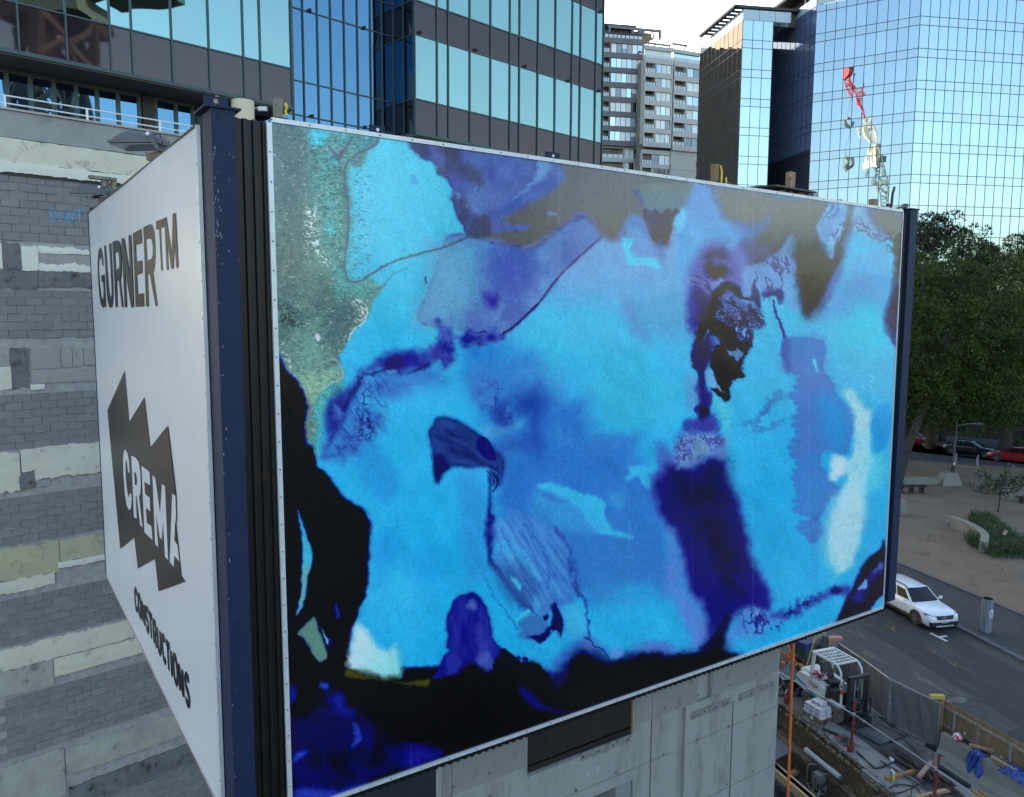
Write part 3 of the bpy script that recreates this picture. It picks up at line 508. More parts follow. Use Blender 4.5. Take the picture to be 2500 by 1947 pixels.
    # feather of cyan
    F('b2',[(650,180),(780,160),(1000,230),(1220,290),(1320,360),(1310,460),(1400,600),(1590,690),(1500,700),(1250,650),(1150,560),(1080,440),(900,300),(700,230)],(56,172,222),soft=5,w=4,k=119)
    F('b2',[(640,250),(760,250),(1000,330),(1120,440),(1260,560),(1240,650),(1020,650),(880,610),(700,500),(600,400)],(58,150,210),soft=14,w=5,k=120,op=.75)
    F('b2',[(690,240),(780,270),(900,350),(780,320)],(46,100,180),soft=6,k=121,op=.6)
    F('b2',[(1330,470),(1420,520),(1500,640),(1430,620)],(54,120,195),soft=6,k=122,op=.5)
    F('b2',[(1340,330),(1440,240),(1530,240),(1520,380),(1420,400)],(60,150,212),soft=12,k=123,op=.6)
    F('b2',[(1510,100),(1580,60),(1560,0),(1840,0),(1760,80),(1780,220),(1700,190),(1640,90),(1560,130)],(54,168,222),soft=4,w=4,k=124)
    # right dark plume
    F('t6',[(-70,1170),(-20,1090),(160,1120),(300,1060),(440,980),(480,1080),(510,1250),(590,1420),(640,1600),(680,1780),(720,1960),(790,2090),(860,2200),(890,2320),(820,2400),(700,2400),(600,2450),(500,2560),(440,2660),(400,2760),(500,2860),(300,2900),(160,2900),(260,2760),(310,2560),(290,2380),(160,2250),(110,2000),(20,1700),(-120,1500),(-160,1250)],(28,26,112),soft=9,w=5,ws=24,k=125,edge=(58,60,165),ew=14,eo=.45)
    F('t6',[(40,1180),(200,1140),(420,1060),(450,1200),(530,1450),(580,1650),(640,1900),(680,2100),(560,2250),(420,2200),(360,1900),(240,1750),(100,1600),(0,1400)],(15,13,46),soft=34,w=12,k=126,op=.88,col2=(22,20,84),cs=50)
    V('t6',[(300,2100),(600,2050),(700,2350),(500,2500),(380,2350)],(40,40,150),sc=40,th=.05,op=.4,k=23,ang=1,st=2)
    F('b3',[(-10,350),(60,520),(110,700),(130,880),(210,980),(250,1000),(270,1100),(310,1180),(320,1320),(260,1440),(180,1400),(150,1300),(80,1130),(0,960),(-60,900)],(74,128,206),soft=14,w=5,k=127,op=.9,col2=(88,120,200),cs=40)
    F('b3',[(700,730),(760,750),(840,900),(880,1030),(860,1090),(740,1060),(700,900)],(32,32,125),soft=9,w=5,k=128,op=.9)
    F('b3',[(610,1080),(720,1040),(880,1090),(1000,1100),(1000,1180),(860,1230),(840,1300),(600,1330),(480,1400),(500,1290),(580,1190)],(76,130,206),soft=10,w=6,k=129,op=.85)
    V('b3',[(620,1060),(720,1060),(880,1120),(1000,1200),(860,1290),(680,1260)],(32,30,115),sc=17,th=.055,op=.85,k=24,ang=1.2,st=1.6)
    F('b3',[(740,1060),(790,1060),(780,1100),(750,1110)],(100,160,215),soft=4,w=3,k=130,op=.8)
    F('b3',[(880,1110),(1000,1090),(1100,1050),(1150,990),(1180,1040),(1260,960),(1350,930),(1440,880),(1520,870),(1610,860),(1580,940),(1460,930),(1340,990),(1240,1040),(1160,1100),(1040,1140),(940,1130)],(48,56,155),soft=9,w=6,ws=14,k=131)
    V('b3',[(980,1100),(1150,1000),(1340,940),(1300,1000),(1160,1100),(1040,1130)],(24,22,95),sc=16,th=.08,op=.8,k=25)
    F('b3',[(1440,890),(1480,865),(1530,890),(1510,930),(1450,930)],(26,24,105),soft=5,k=132)
    # neck and collar above the plume
    F('t6',[(190,60),(220,0),(330,-30),(350,100),(300,240),(310,380),(350,460),(350,580),(330,700),(300,750),(260,720),(240,600),(235,460),(210,400),(240,300),(200,160)],(22,20,76),soft=4,w=3,k=133,col2=(36,34,120),cs=24,ang=1.5,st=3,edge=(30,30,120),ew=4,eo=.5)
    F('t6',[(250,590),(330,600),(335,690),(300,745),(265,720)],(10,10,26),soft=5,k=134)
    F('t6',[(140,300),(220,280),(220,420),(230,520),(190,580),(140,560)],(92,140,200),soft=9,w=4,k=135,op=.7)
    F('t6',[(190,590),(230,560),(245,580),(215,620)],(34,36,130),soft=3,k=136)
    F('t6',[(360,60),(480,0),(720,0),(650,110),(630,210),(660,300),(560,320),(530,380),(520,470),(490,520),(440,480),(350,400),(390,380),(380,280),(350,180)],(9,9,20),soft=2.5,w=4,ws=9,k=137,edge=(26,26,90),ew=4,eo=.4)
    F('t6',[(310,240),(370,240),(400,330),(450,410),(470,440),(400,400),(330,380)],(98,160,214),soft=3,w=4,k=138,op=.9)
    F('t6',[(490,40),(560,60),(590,30),(640,80),(600,160),(560,130)],(90,146,205),soft=3,w=5,k=139,op=.85)
    F('t6',[(380,500),(470,540),(530,640),(520,780),(490,760),(460,640)],(84,186,200),soft=12,w=5,k=140,op=.8)
    F('t6',[(120,720),(240,680),(340,640),(410,700),(400,800),(300,830),(180,800)],(52,56,155),soft=9,w=4,k=141,edge=(36,36,125),ew=5,eo=.5)
    F('t6',[(70,860),(180,800),(300,830),(410,800),(500,900),(440,950),(330,1010),(160,1100),(50,1100),(30,960)],(88,120,190),soft=9,w=6,k=142,col2=(100,150,200),cs=18)
    V('t6',[(60,860),(400,810),(470,920),(300,1020),(60,1080)],(48,44,125),sc=13,th=.06,op=.7,k=26)
    F('t6',[(190,900),(300,890),(310,990),(200,1040),(150,1100),(180,1000)],(96,140,180),soft=5,w=4,k=143,op=.8)
    F('t6',[(340,990),(470,910),(500,1000),(440,1050)],(90,130,200),soft=8,k=144,op=.8)
    # side dashes, right of neck
    for q in ([(660,720),(760,690),(860,560),(980,430)],[(740,760),(880,760),(1000,690)],[(800,640),(940,520),(1090,450)]):
        Ln('t6',q,(58,84,165),r=5,w=9,ws=12,k=9,op=.55,soft=6)
    # comb-edged blue column
    comb=[(1010,0),(1050,-20),(1060,40)]
    L=[(1000,120),(1040,230)]
    yy=np.linspace(270,1500,19); 
    for i,y in enumerate(yy):
        xb=1110+ (20*np.sin(i*1.7)) - (30 if 850<y<1050 else 0); L+= [(xb-12,y-22),(xb+8,y+12),(xb+55,y+14)]
    right=[(1340,1560),(1420,1420),(1540,1260),(1480,1270),(1380,1150),(1340,1060),(1370,980),(1450,970),(1560,1000),(1610,900),(1640,650),(1560,540),(1480,450),(1460,340),(1360,240),(1370,0),(1200,-60),(1010,-40)]
    F('t6',L+[(1160,1540),(1240,1560)]+right,(58,126,200),soft=3,w=4,ws=10,k=145,col2=(70,118,192),cs=60,edge=(54,92,180),ew=4,eo=.35)
    F('t6',[(1300,480),(1480,470),(1600,580),(1610,800),(1560,980),(1440,940),(1360,860),(1340,650)],(40,142,212),soft=22,w=5,k=146,op=.85)
    F('t6',[(990,0),(1060,-30),(1070,60),(1060,250),(1030,240),(1000,120)],(56,76,160),soft=7,w=6,k=147,op=.8)
    F('t6',[(1260,150),(1300,160),(1315,250),(1295,230)],(84,190,226),soft=3,k=148)
    F('b3',[(1130,330),(1150,280),(1300,200),(1420,110),(1340,240),(1390,350),(1330,430),(1250,480),(1220,430),(1180,380)],(62,112,190),soft=4,w=6,ws=9,k=149,col2=(56,130,200),cs=16,ang=-.5,st=3)
    F('b3',[(1270,500),(1300,500),(1310,760),(1290,780)],(56,130,205),soft=6,w=4,k=150,op=.5)
    # white flame
    F('t6',[(1540,420),(1630,400),(1730,560),(1805,620),(1800,850),(1810,1010),(1830,1080),(1780,1200),(1740,1400),(1700,1760),(1620,2000),(1500,2070),(1440,1990),(1400,1800),(1430,1600),(1500,1430),(1560,1280),(1580,1180),(1500,1180),(1480,1240),(1430,1210),(1440,1080),(1470,1000),(1590,1050),(1640,950),(1650,700),(1640,620),(1570,500)],(150,208,226),soft=7,w=4,k=151,col2=(128,202,228),cs=60)
    F('t6',[(1480,1020),(1580,1040),(1560,1160),(1500,1200),(1440,1210),(1450,1100)],(180,218,238),soft=8,w=4,k=152,op=.9)
    F('b3',[(1450,120),(1540,0),(1700,-40),(1740,150),(1680,350),(1600,520),(1480,640),(1400,560),(1400,350)],(156,208,232),soft=22,w=5,k=153,op=.8)
    F('b3',[(1380,350),(1420,600),(1480,700),(1470,800),(1420,750),(1370,600)],(80,186,215),soft=16,k=154,op=.7)
    F('t6',[(1820,1010),(1920,1000),(1930,1200),(1820,1320),(1740,1300)],(84,196,222),soft=16,k=155,op=.8)
    F('t6',[(1810,640),(1870,560),(1980,560),(1960,880),(1830,980),(1805,800)],(40,148,216),soft=6,w=3,k=156)
    S('t6',[(1400,260),(1900,260),(1920,520),(1700,480)],(150,215,230),sc=7,lo=.24,op=.5,soft=20,k=15)
    # corner wedge bottom right
    F('b3',[(1920,450),(1880,520),(1760,620),(1690,740),(1640,860),(1580,960),(1530,1080),(1500,1190),(1780,1100),(1800,1050),(1900,960),(1930,700)],(16,14,40),soft=2.5,w=2,k=157,edge=(44,40,140),ew=4,eo=.6)
    F('b3',[(1890,640),(1830,700),(1770,770),(1690,870),(1620,980),(1700,1010),(1740,940),(1800,820),(1900,720)],(38,38,140),soft=8,w=5,k=158,op=.9)
    F('b3',[(1680,890),(1750,800),(1770,860),(1720,890)],(96,150,210),soft=3,w=4,k=159)
    F('b3',[(1820,720),(1900,640),(1900,690),(1840,730)],(80,110,190),soft=4,w=4,k=160,op=.8)
    F('b3',[(1780,1100),(1830,1030),(1900,950),(1910,1060)],(56,168,222),soft=3,w=3,k=161)
    # lower left black mass
    F('b1',[(-10,-700),(40,-900),(120,-860),(200,-700),(300,-600),(380,-440),(400,-300),(380,-150),(400,0),(470,80),(490,230),(580,300),(700,460),(790,560),(950,660),(1020,780),(1020,950),(1010,1200),(990,1450),(930,1620),(880,1750),(840,1880),(820,2050),(840,2150),(1000,2200),(1200,2220),(1400,2230),(1600,2230),(1900,2200),(2200,2200),(2500,2400),(2800,2500),(3500,2500),(1000,4000),(0,4000)],BLK,soft=3,w=3,ws=16,k=170,edge=(24,24,110),ew=5,eo=.75)
    F('b1',[(170,690),(310,680),(350,820),(360,1000),(350,1300),(310,1600),(180,1700)],(10,12,30),soft=14,k=171,op=.9)
    F('b1',[(315,680),(340,740),(400,920),(450,1050),(450,1200),(410,1330),(385,1560),(320,1690),(300,1690),(340,1500),(350,1300),(360,1000),(330,800)],(60,172,206),soft=2.5,w=2,k=172,grad=(400,1150,360,1300,(88,160,165)),edge=(30,60,180),ew=3,eo=.5)
    F('b1',[(680,1640),(710,1590),(730,1700),(690,1740)],(34,44,150),soft=4,k=173)
    F('b4',[(130,240),(280,100),(320,200),(400,420),(380,480),(320,500),(250,400),(180,280)],(84,130,122),soft=3,w=2,k=174,edge=(30,30,110),ew=4,eo=.6)
    F('b4',[(345,200),(410,300),(400,350),(370,280)],(96,160,220),soft=3,k=175)
    F('b4',[(400,290),(440,300),(420,370)],(36,40,140),soft=4,k=176,op=.8)
    F('b4',[(690,0),(700,-200),(1500,-100),(1480,400),(1300,640),(1080,670),(900,640),(720,580),(590,540),(620,330),(660,150)],CY,soft=10,w=1,k=177,op=.0)
    F('b4',[(640,180),(690,170),(760,240),(830,340),(940,400),(1000,350),(1040,480),(1060,600),(980,640),(760,600),(580,540),(600,380)],(168,210,226),soft=9,w=4,k=178,grad=(640,300,1050,600,(120,205,214)))
    F('b4',[(570,560),(700,600),(860,645),(1060,678),(1300,650),(1285,725),(1180,706),(1060,698),(880,656),(700,650),(600,635),(550,615)],(66,68,30),soft=5,w=3,k=179)
    # lower blue glow bottom left
    F('b4',[(60,740),(300,740),(350,660),(420,720),(520,800),(560,880),(720,950),(840,1040),(1050,1180),(1300,1250),(1420,1330),(1300,1400),(900,1500),(500,1700),(80,1700),(60,1000)],(13,13,46),soft=16,w=8,k=180,col2=(24,26,92),cs=44)
    F('b4',[(60,950),(260,980),(420,1020),(560,1040),(600,1250),(300,1260),(100,1250)],(20,20,78),soft=20,k=181)
    F('b4',[(60,760),(200,760),(330,780),(240,960),(60,960)],(8,8,12),soft=14,k=182,op=.9)
    F('b4',[(420,800),(540,780),(560,900),(620,920),(600,980),(470,930)],(34,40,140),soft=12,w=6,k=183)
    F('b4',[(620,1040),(690,1090),(700,1210),(620,1260),(650,1160)],(44,62,170),soft=6,w=5,k=184)
    F('b4',[(320,720),(350,680),(410,690),(400,740)],(50,70,180),soft=6,k=185)
    F('b4',[(90,1360),(150,1290),(230,1290),(200,1330),(110,1390)],(44,66,190),soft=7,w=4,k=186)
    F('b4',[(60,740),(100,700),(110,780),(80,860),(60,840)],(34,40,150),soft=6,k=187)
    F('b4',[(100,1680),(200,1620),(500,1640),(750,1570),(600,1640),(400,1710),(100,1720)],(44,60,175),soft=10,k=188)
    F('b4',[(1100,1260),(1300,1240),(1400,1330),(1100,1440)],(34,34,130),soft=14,w=8,k=189)
    # blue tower form
    F('b4',[(1500,0),(1560,-90),(1700,-110),(1800,0),(1850,150),(1870,280),(1950,380),(2050,450),(2250,560),(2500,620),(1880,640),(1800,600),(1600,600),(1340,640),(1380,560),(1420,450),(1480,390),(1450,350),(1470,250),(1450,170)],(30,30,128),soft=3,w=3,k=190,edge=(26,24,105),ew=5,eo=.4,col2=(40,48,150),cs=30,ang=1.5,st=3)
    F('b4',[(1740,440),(1830,420),(1880,580),(1740,560)],(76,100,180),soft=8,w=5,k=191,op=.85)
    F('b4',[(1720,180),(1760,200),(1820,420),(1760,440)],(60,74,170),soft=8,w=5,k=192,op=.6)
    F('b4',[(1640,0),(1680,-50),(1720,0),(1680,40)],(90,130,200),soft=6,w=5,k=193,op=.7)
    for q,r in (((1975,395),12),((2010,430),12),((2040,455),14),((2095,465),18),((2150,480),28)):
        F('b4',[(q[0]+r*np.cos(a),q[1]+r*1.1*np.sin(a)) for a in np.arange(0,6.28,.7)],(12,12,50),soft=1.5,w=2,k=194)
    # bottom black with blue bloom
    F('b5',[(0,600),(110,560),(330,520),(480,540),(560,600),(620,580),(700,480),(820,370),(900,330),(960,370),(1050,430),(1100,460),(1180,480),(1280,430),(1400,400),(1560,390),(1640,400),(1720,450),(1800,430),(1920,430),(1990,380),(2080,240),(2110,330),(2150,370),(2200,420),(2500,700),(1200,1100),(0,1500)],(34,40,140),soft=22,w=8,ws=26,k=200,edge=(84,112,196),ew=16,eo=.3)
    F('b5',[(60,640),(110,480),(180,385),(260,440),(330,500),(430,500),(520,545),(600,640),(640,760),(560,860),(300,900),(0,800)],(11,11,36),soft=3.5,w=4,k=197)
    F('b5',[(560,700),(700,560),(780,470),(870,380),(950,400),(1060,455),(1110,480),(1200,470),(1290,435),(1440,400),(1600,410),(1740,440),(1900,430),(2000,390),(2100,300),(2100,700),(1200,900),(600,900)],(17,17,64),soft=12,w=6,k=198,op=.9)
    F('b5',[(-200,560),(100,600),(340,540),(440,520),(540,580),(640,740),(760,640),(760,540),(860,440),(940,450),(1080,520),(1280,480),(1500,440),(1650,470),(1740,440),(1900,430),(2000,390),(2100,270),(2160,420),(2300,520),(1200,1100),(0,1600),(-300,1500)],BLK,soft=12,w=6,k=201)
    F('b5',[(860,290),(960,310),(980,370),(900,380)],(84,110,195),soft=8,k=202,op=.7)
    F('b5',[(1130,420),(1180,370),(1240,400),(1230,450),(1150,470)],(84,140,210),soft=4,w=2,k=203,op=.8)
    F('b5',[(1360,380),(1440,320),(1550,330),(1560,390),(1440,395)],(80,120,200),soft=9,k=204,op=.8)
    F('b5',[(1560,370),(1600,330),(1680,360),(1700,410),(1600,400)],(80,120,200),soft=9,k=205,op=.7)
    Ln('b5',[(900,280),(960,310),(990,360),(1060,390),(1110,450)],(14,12,52),r=1.6,op=.7,w=3,k=4)
    F('b5',[(300,720),(420,760),(560,880),(760,940),(860,930),(700,950),(520,930),(400,870)],(30,30,125),soft=8,w=4,k=206,op=.85)
    F('b5',[(1930,380),(2050,260),(2130,100),(2184,60),(2160,230),(2120,340),(2060,420)],(16,14,46),soft=7,w=4,k=207,op=.9)
    # fang dark of the figure's foot
    F('b2',[(560,1680),(640,1660),(720,1640),(780,1560),(800,1500),(790,1380),(825,1340),(870,1430),(920,1560),(890,1680),(850,1620),(800,1610),(740,1700),(690,1740),(620,1700)],(20,18,78),soft=3,w=4,k=208,edge=(40,44,140),ew=4,eo=.4)
    F('b2',[(710,1480),(750,1450),(770,1500),(730,1520)],(24,20,84),soft=3,w=4,k=209)
    # veil streaks, marbling and sheet seams
    veil=[(230,560),(420,440),(620,500),(800,600),(900,690),(960,800),(1010,1050),(1040,1200),(900,1380),(700,1480),(640,1420),(480,1240),(330,1060),(230,920)]
    V('b2',veil,(36,66,150),sc=20,th=.06,op=.3,soft=26,k=31,ang=1.0,st=9); V('b2',veil,(96,176,226),sc=30,th=.05,op=.22,soft=26,k=33,ang=1.0,st=9)
    for q in ([(240,640),(330,900),(480,1120),(620,1330)],[(300,620),(420,860),(560,1080),(680,1300)],[(520,560),(680,760),(760,980),(760,1200)],[(130,1100),(240,1300),(380,1480),(460,1600)]): Ln('b2',q,(38,70,160),r=1.4,r2=2.6,w=4,op=.5,soft=2.5,k=6)
    V('t4',[(760,1000),(1000,900),(1200,1000),(1150,1400),(900,1700),(640,1700)],(34,40,130),sc=24,th=.035,op=.45,soft=30,k=35,ang=.9,st=4)
    rd_=np.abs(p.noise(al,60,71,5,.7,1.8)); lum=p.img.mean(1); a=np.clip(1-rd_/.02,0,1)*np.clip((lum-95)/60,0,1)*.035; p.img*=(1-a)[:,None]
    g2=p.noise(al,34,77,4,1.1,2.2); p.img*=(1+.11*g2*np.clip((lum-60)/80,0,1))[:,None]
    for x in (1004,1188,1366,1536,1692,1838,1975): Ln('ov',[(x/1.1447,250),(x/1.1447,1700)],(150,185,220),r=.6,w=0,op=.16,soft=1,sm=False)
    # print grain
    n=(p.vn(p.px/2.1,p.py/2.1,40)-.5)+(p.vn(p.px/3.7,p.py/3.7,44)-.5)*.7
    p.img*= (1+.10*n)[:,None]
    return np.clip(p.img,0,255).reshape(px.shape+(3,))

# ================================================================ GROUND
_ka, _kb = hz(2331, 1525.5), hz(2499, 1611.5); RZ_ = math.atan2((_kb-_ka).y, (_kb-_ka).x)
ASPH = mat('asphalt', (.056, .054, .053), .85, (.029, .029, .030), .9, bump=.3, bsc=60, c3=(.11, .11, .108), sc3=1.5, thr=.61, detail=10, st=(3.5, 1, 1), rot=RZ_)
ASPH_DARK = mat('dark_asphalt', (.014, .014, .016), .82, (.026, .026, .028), .8, bump=.3, bsc=60, c3=(.06, .06, .061), sc3=1.2, thr=.62, detail=10, st=(5, 1, 1), rot=RZ_)
PATH = mat('footpath_asphalt', (.026, .026, .027), .85, (.036, .036, .036), .8, bump=.3, bsc=50, c3=(.12, .11, .07), sc3=2.2, thr=.70)
GRAVEL = mat('granitic_sand', (.175, .128, .085), .95, (.13, .095, .063), .5, bump=.6, bsc=30, c3=(.09, .065, .045), sc3=.85, thr=.64, detail=12)
KERB = mat('bluestone_kerb', (.085, .09, .1), .8, (.06, .062, .07), 3, bump=.3)
SOIL = mat('cut_soil', (.075, .052, .027), .95, (.036, .025, .013), 1.3, bump=1, bsc=7, c3=(.13, .1, .065), sc3=2.6, thr=.62, detail=10)
SAND = mat('sandy_ledge', (.13, .1, .062), .95, (.08, .06, .036), 1.6, bump=.8, bsc=14, c3=(.2, .165, .115), sc3=3, thr=.62, detail=10)
SLAB = mat('pale_slab', (.23, .225, .215), .8, (.17, .166, .158), 1.2, bump=.2, bsc=40, c3=(.12, .12, .115), sc3=2.2, thr=.64)
PAD = mat('dusty_pad', (.16, .155, .15), .9, (.085, .084, .08), .8, bump=.3, bsc=30, c3=(.26, .255, .245), sc3=1.8, thr=.6)
FLOOR = mat('wet_membrane', (.02, .022, .028), .5, (.035, .038, .045), 2, bump=.4, bsc=14, c3=(.2, .22, .24), sc3=6, thr=.72)
eA, eB = hz(1908, 1722), hz(2197, 1947)
ed = (eB-eA).normalized(); ew = Vector((-ed.y, ed.x, 0)); 
if ew.x > 0: ew = -ew                                   # towards the pit (left)
def E(a, w, z): return eA+ed*a+ew*w+Vector((0, 0, z))
PIT0, PIT1, PITW = -9.0, 26.0, 40.0
mb = MB(); BIG = 600
for a0, a1, w0, w1 in ((-BIG, BIG, -BIG, 0), (-BIG, PIT0, 0, BIG), (PIT1, BIG, 0, BIG), (PIT0, PIT1, PITW, BIG)):
    mb.quad(E(a0, w0, 0), E(a1, w0, 0), E(a1, w1, 0), E(a0, w1, 0))
struct('ground', mb, ASPH)
def strip(name, pts, z, m):
    mb = MB(); mb.quad(*[Vector((p.x, p.y, z)) for p in pts]); return struct(name, mb, m)
def longline(p, q, a, b):
    d = (q-p).normalized(); return p-d*a, q+d*b
k1a, k1b = hz(2331, 1525.5), hz(2499, 1611.5); k2a, k2b = hz(2196, 1383), hz(2499, 1511.5)
k1 = longline(k1a, k1b, 70, 40); k2 = longline(k2a, k2b, 70, 40)
kd_ = (k1b-k1a).normalized(); dm, dn_ = hz(2220, 1604), hz(2405, 1593); dd_ = (kd_+(hz(2339, 1680)-hz(2091, 1521)).normalized()).normalized(); d1a, d1b = dm-dd_*60, dm+dd_*30; d2a, d2b = dn_-kd_*60, dn_+kd_*30
strip('road_lane', (d1a, d1b, d2b, d2a), .004, ASPH_DARK)
# footpath with kerbs both sides
strip('footpath', (k1[0], k1[1], k2[1], k2[0]), .10, PATH)
def kerb(name, a, b, w, z0, z1, m, n=60):
    mb = MB(); d = (b-a); L = d.length; d = d/L; s = Vector((d.y, -d.x, 0))
    st = L/n
    for i in range(n): 
        p = a+d*(st*i+.006); q = a+d*(st*(i+1)-.006); j = random.uniform(-.008, .008)
        mb.hexa([p+Vector((0, 0, z0)), q+Vector((0, 0, z0)), q+s*w+Vector((0, 0, z0)), p+s*w+Vector((0, 0, z0)), p+Vector((0, 0, z1+j)), q+Vector((0, 0, z1+j)), q+s*w+Vector((0, 0, z1+j)), p+s*w+Vector((0, 0, z1+j))])
    return struct(name, mb, m)
kerb('kerb', k1[0], k1[1], .28, 0, .115, KERB)
kerb('park_edging', k2[0], k2[1], -.14, 0, .17, KERB)
# park of granitic sand, out to the far street
f1a, f1b = hz(2219, 1127), hz(2500, 1146); f1 = longline(f1a, f1b, 90, 60)
mb = MB(); nn = 90
rows = []
for i in range(nn+1):
    t = i/nn; row = []
    for j in range(nn+1):
        u = j/nn; p = (k2[0].lerp(k2[1], u)).lerp(f1[0].lerp(f1[1], u), t)
        h = .125+.05*math.sin(p.x*.35+p.y*.21)*math.sin(p.y*.3)+random.uniform(-.012, .012)
        row.append((p.x, p.y, h if 0 < i < nn else .11))
    rows.append(row)
mb.sheet(rows); struct('park_ground', mb, GRAVEL, True)
# leaf and bark litter on the sand
LIT = mat('bark_litter', (.05, .034, .022), .95, (.1, .07, .045), 20)
mb = MB()
for cx, cy, n, sx, sy in ((2215, 1200, 340, 65, 18), (2340, 1195, 130, 60, 20), (2305, 1310, 160, 40, 12), (2480, 1385, 120, 50, 12), (2470, 1190, 80, 30, 10), (2300, 1420, 60, 90, 40), (2470, 1420, 40, 30, 20), (2400, 1215, 90, 80, 40)):
    for i in range(n):
        p = hz(random.gauss(cx, sx), random.gauss(cy, sy), .16); a = random.uniform(0, 6.3); l = random.uniform(.05, .22); w = random.uniform(.02, .05)
        d = Vector((math.cos(a), math.sin(a), random.uniform(0, .2)))*l; s = Vector((-math.sin(a), math.cos(a), 0))*w
        mb.quad(p, p+d, p+d+s, p+s)
obj('leaf_litter', mb, LIT, kind='stuff')
# far street and its footpath
g1a, g1b = longline(hz(2260, 1089), hz(2500, 1117), 90, 80)
strip('far_street', (f1[0], f1[1], g1b, g1a), .008, mat('far_asphalt', (.055, .058, .068), .85, (.038, .04, .05), .5, bump=.2))
h1a, h1b = longline(hz(2240, 1060), hz(2500, 1081), 90, 80)
strip('far_footpath', (g1a, g1b, h1b, h1a), .11, mat('far_paving', (.075, .078, .085), .85, (.06, .062, .07), 1))
kerb('far_kerb', g1a, g1b, .2, 0, .13, KERB)
# painted marks on the road
WLINE = mat('road_paint_white', (.5, .5, .49), .7, (.5, .52, .52), 6); YLINE = mat('road_paint_yellow', (.17, .125, .02), .8, (.075, .062, .025), 14)
road = bpy.data.objects['ground']
def mark(p, q, w, m, z=.012):
    a, b = hz(*p, z), hz(*q, z); d = (b-a).normalized(); s = Vector((-d.y, d.x, 0))*w/2
    mb = MB(); mb.prism([a-s, b-s, b+s, a+s], (0, 0, .003)); obj('painted_mark', mb, m, road)
mark((2271, 1546), (2312, 1566), .13, WLINE); mark((2294, 1556), (2311, 1553), .13, WLINE, .016)
for a in (((2162, 1527), (2186, 1541)), ((2264, 1585), (2286, 1599)), ((2313, 1616), (2338, 1631)), ((2350, 1631), (2368, 1641)), ((2121, 1500), (2130, 1508))):
    mark(*a, .05, YLINE); 
for x, y in ((2179, 1535), (2279, 1593), (2329, 1624)): mark((x-3, y+3), (x+6, y-5), .05, YLINE, .016); mark((x-5, y-2), (x+5, y+3), .09, YLINE, .020)
mark((2106, 1592), (2136, 1606), .3, mat('old_yellow', (.14, .115, .04), .9, (.06, .058, .05), 5), .010)
# spilt concrete patch by the hoarding
mb = MB()
P = [(2302, 1712), (2318, 1705), (2336, 1702), (2352, 1703), (2364, 1708), (2358, 1716), (2340, 1718), (2326, 1714), (2312, 1722)]
mb.prism([hz(*p, .006) for p in P], (0, 0, .01)); struct('concrete_spill', mb, mat('spill', (.13, .13, .13), .9, (.06, .06, .06), 3))
mb = MB(); P = [(2262, 1690), (2290, 1688), (2316, 1696), (2348, 1700), (2404, 1706), (2390, 1722), (2352, 1730), (2370, 1738), (2350, 1746), (2310, 1726), (2280, 1706)]
mb.prism([hz(*p, .004) for p in P], (0, 0, .004)); struct('wet_patch', mb, mat('wet', (.012, .012, .011), .85, (.05, .055, .05), 2))
mb = MB(); P = [(2455, 1790), (2480, 1778), (2530, 1768), (2560, 1830), (2500, 1815)]
mb.prism([hz(*p, .004) for p in P], (0, 0, .004)); struct('asphalt_patch', mb, ASPH_DARK)
# ---------------------------------------------------------------- work site: pad, slabs, cut bank, ledge, floor
fA, fB = hz(2039, 1668), hz(2290, 1832)      # fence foot
strip('site_pad', (E(PIT0, 0, 0), E(PIT1, 0, 0), fB+ (fB-fA)*1.2, fA-(fB-fA)*.5), .005, PAD)
q = [hz(*p, .02) for p in ((2020, 1757), (2098, 1805), (2260, 1925), (2330, 1990), (2250, 1990), (2030, 1810), (2010, 1785))]
mb = MB(); mb.prism(q, (0, 0, .03)); struct('pale_slab', mb, SLAB)
q = [hz(*p, .02) for p in ((2052, 1756), (2090, 1752), (2300, 1890), (2440, 1990), (2345, 1990), (2262, 1922), (2102, 1806))]
mb = MB(); mb.prism(q, (0, 0, .012)); struct('service_trench_strip', mb, mat('dark_strip', (.07, .072, .08), .85, (.045, .047, .05), 2, bump=.3, c3=(.16, .17, .17), sc3=4, thr=.66))
q = [hz(*p, .02) for p in ((2278, 1850), (2300, 1852), (2500, 1985), (2520, 2010), (2440, 2010), (2290, 1893))]
mb = MB(); mb.prism(q, (0, 0, .016)); struct('barrier_slab', mb, SLAB)
LZ, FZ = -.74, -1.5
LW = (hz(2010, 1892, LZ-.1)-eA).dot(ew)-.22
def noisy_face(rowsfn, nu, nv, amp):
    rows = []
    for j in range(nv+1):
        row = []
        for i in range(nu+1):
            p = rowsfn(i/nu, j/nv); row.append(p+Vector((random.uniform(-amp, amp), random.uniform(-amp, amp), random.uniform(-amp, amp)*.8)))
        rows.append(row)
    m = MB(); m.sheet(rows); return m
mb = noisy_face(lambda u, v: E(PIT0+(PIT1-PIT0)*u, .02+.2*v+.07*math.sin(u*70)*v, .015+(LZ-.03)*v), 200, 9, .03); struct('cut_bank', mb, SOIL)
mb = noisy_face(lambda u, v: E(PIT0+(PIT1-PIT0)*u, .22+LW*v+.12*math.sin(u*50)*v, LZ-.1*v+.02*math.sin(u*43+v*5)), 150, 10, .02); struct('ledge', mb, SAND)
mb = noisy_face(lambda u, v: E(PIT0+(PIT1-PIT0)*u, LW+.2+.15*v+.12*math.sin(u*50), LZ-.1+(FZ-LZ)*v), 120, 6, .035); struct('ledge_bank', mb, SOIL)
mb = MB(); mb.quad(E(PIT0, LW, FZ), E(PIT1, LW, FZ), E(PIT1, PITW, FZ), E(PIT0, PITW, FZ)); struct('pit_floor', mb, FLOOR)
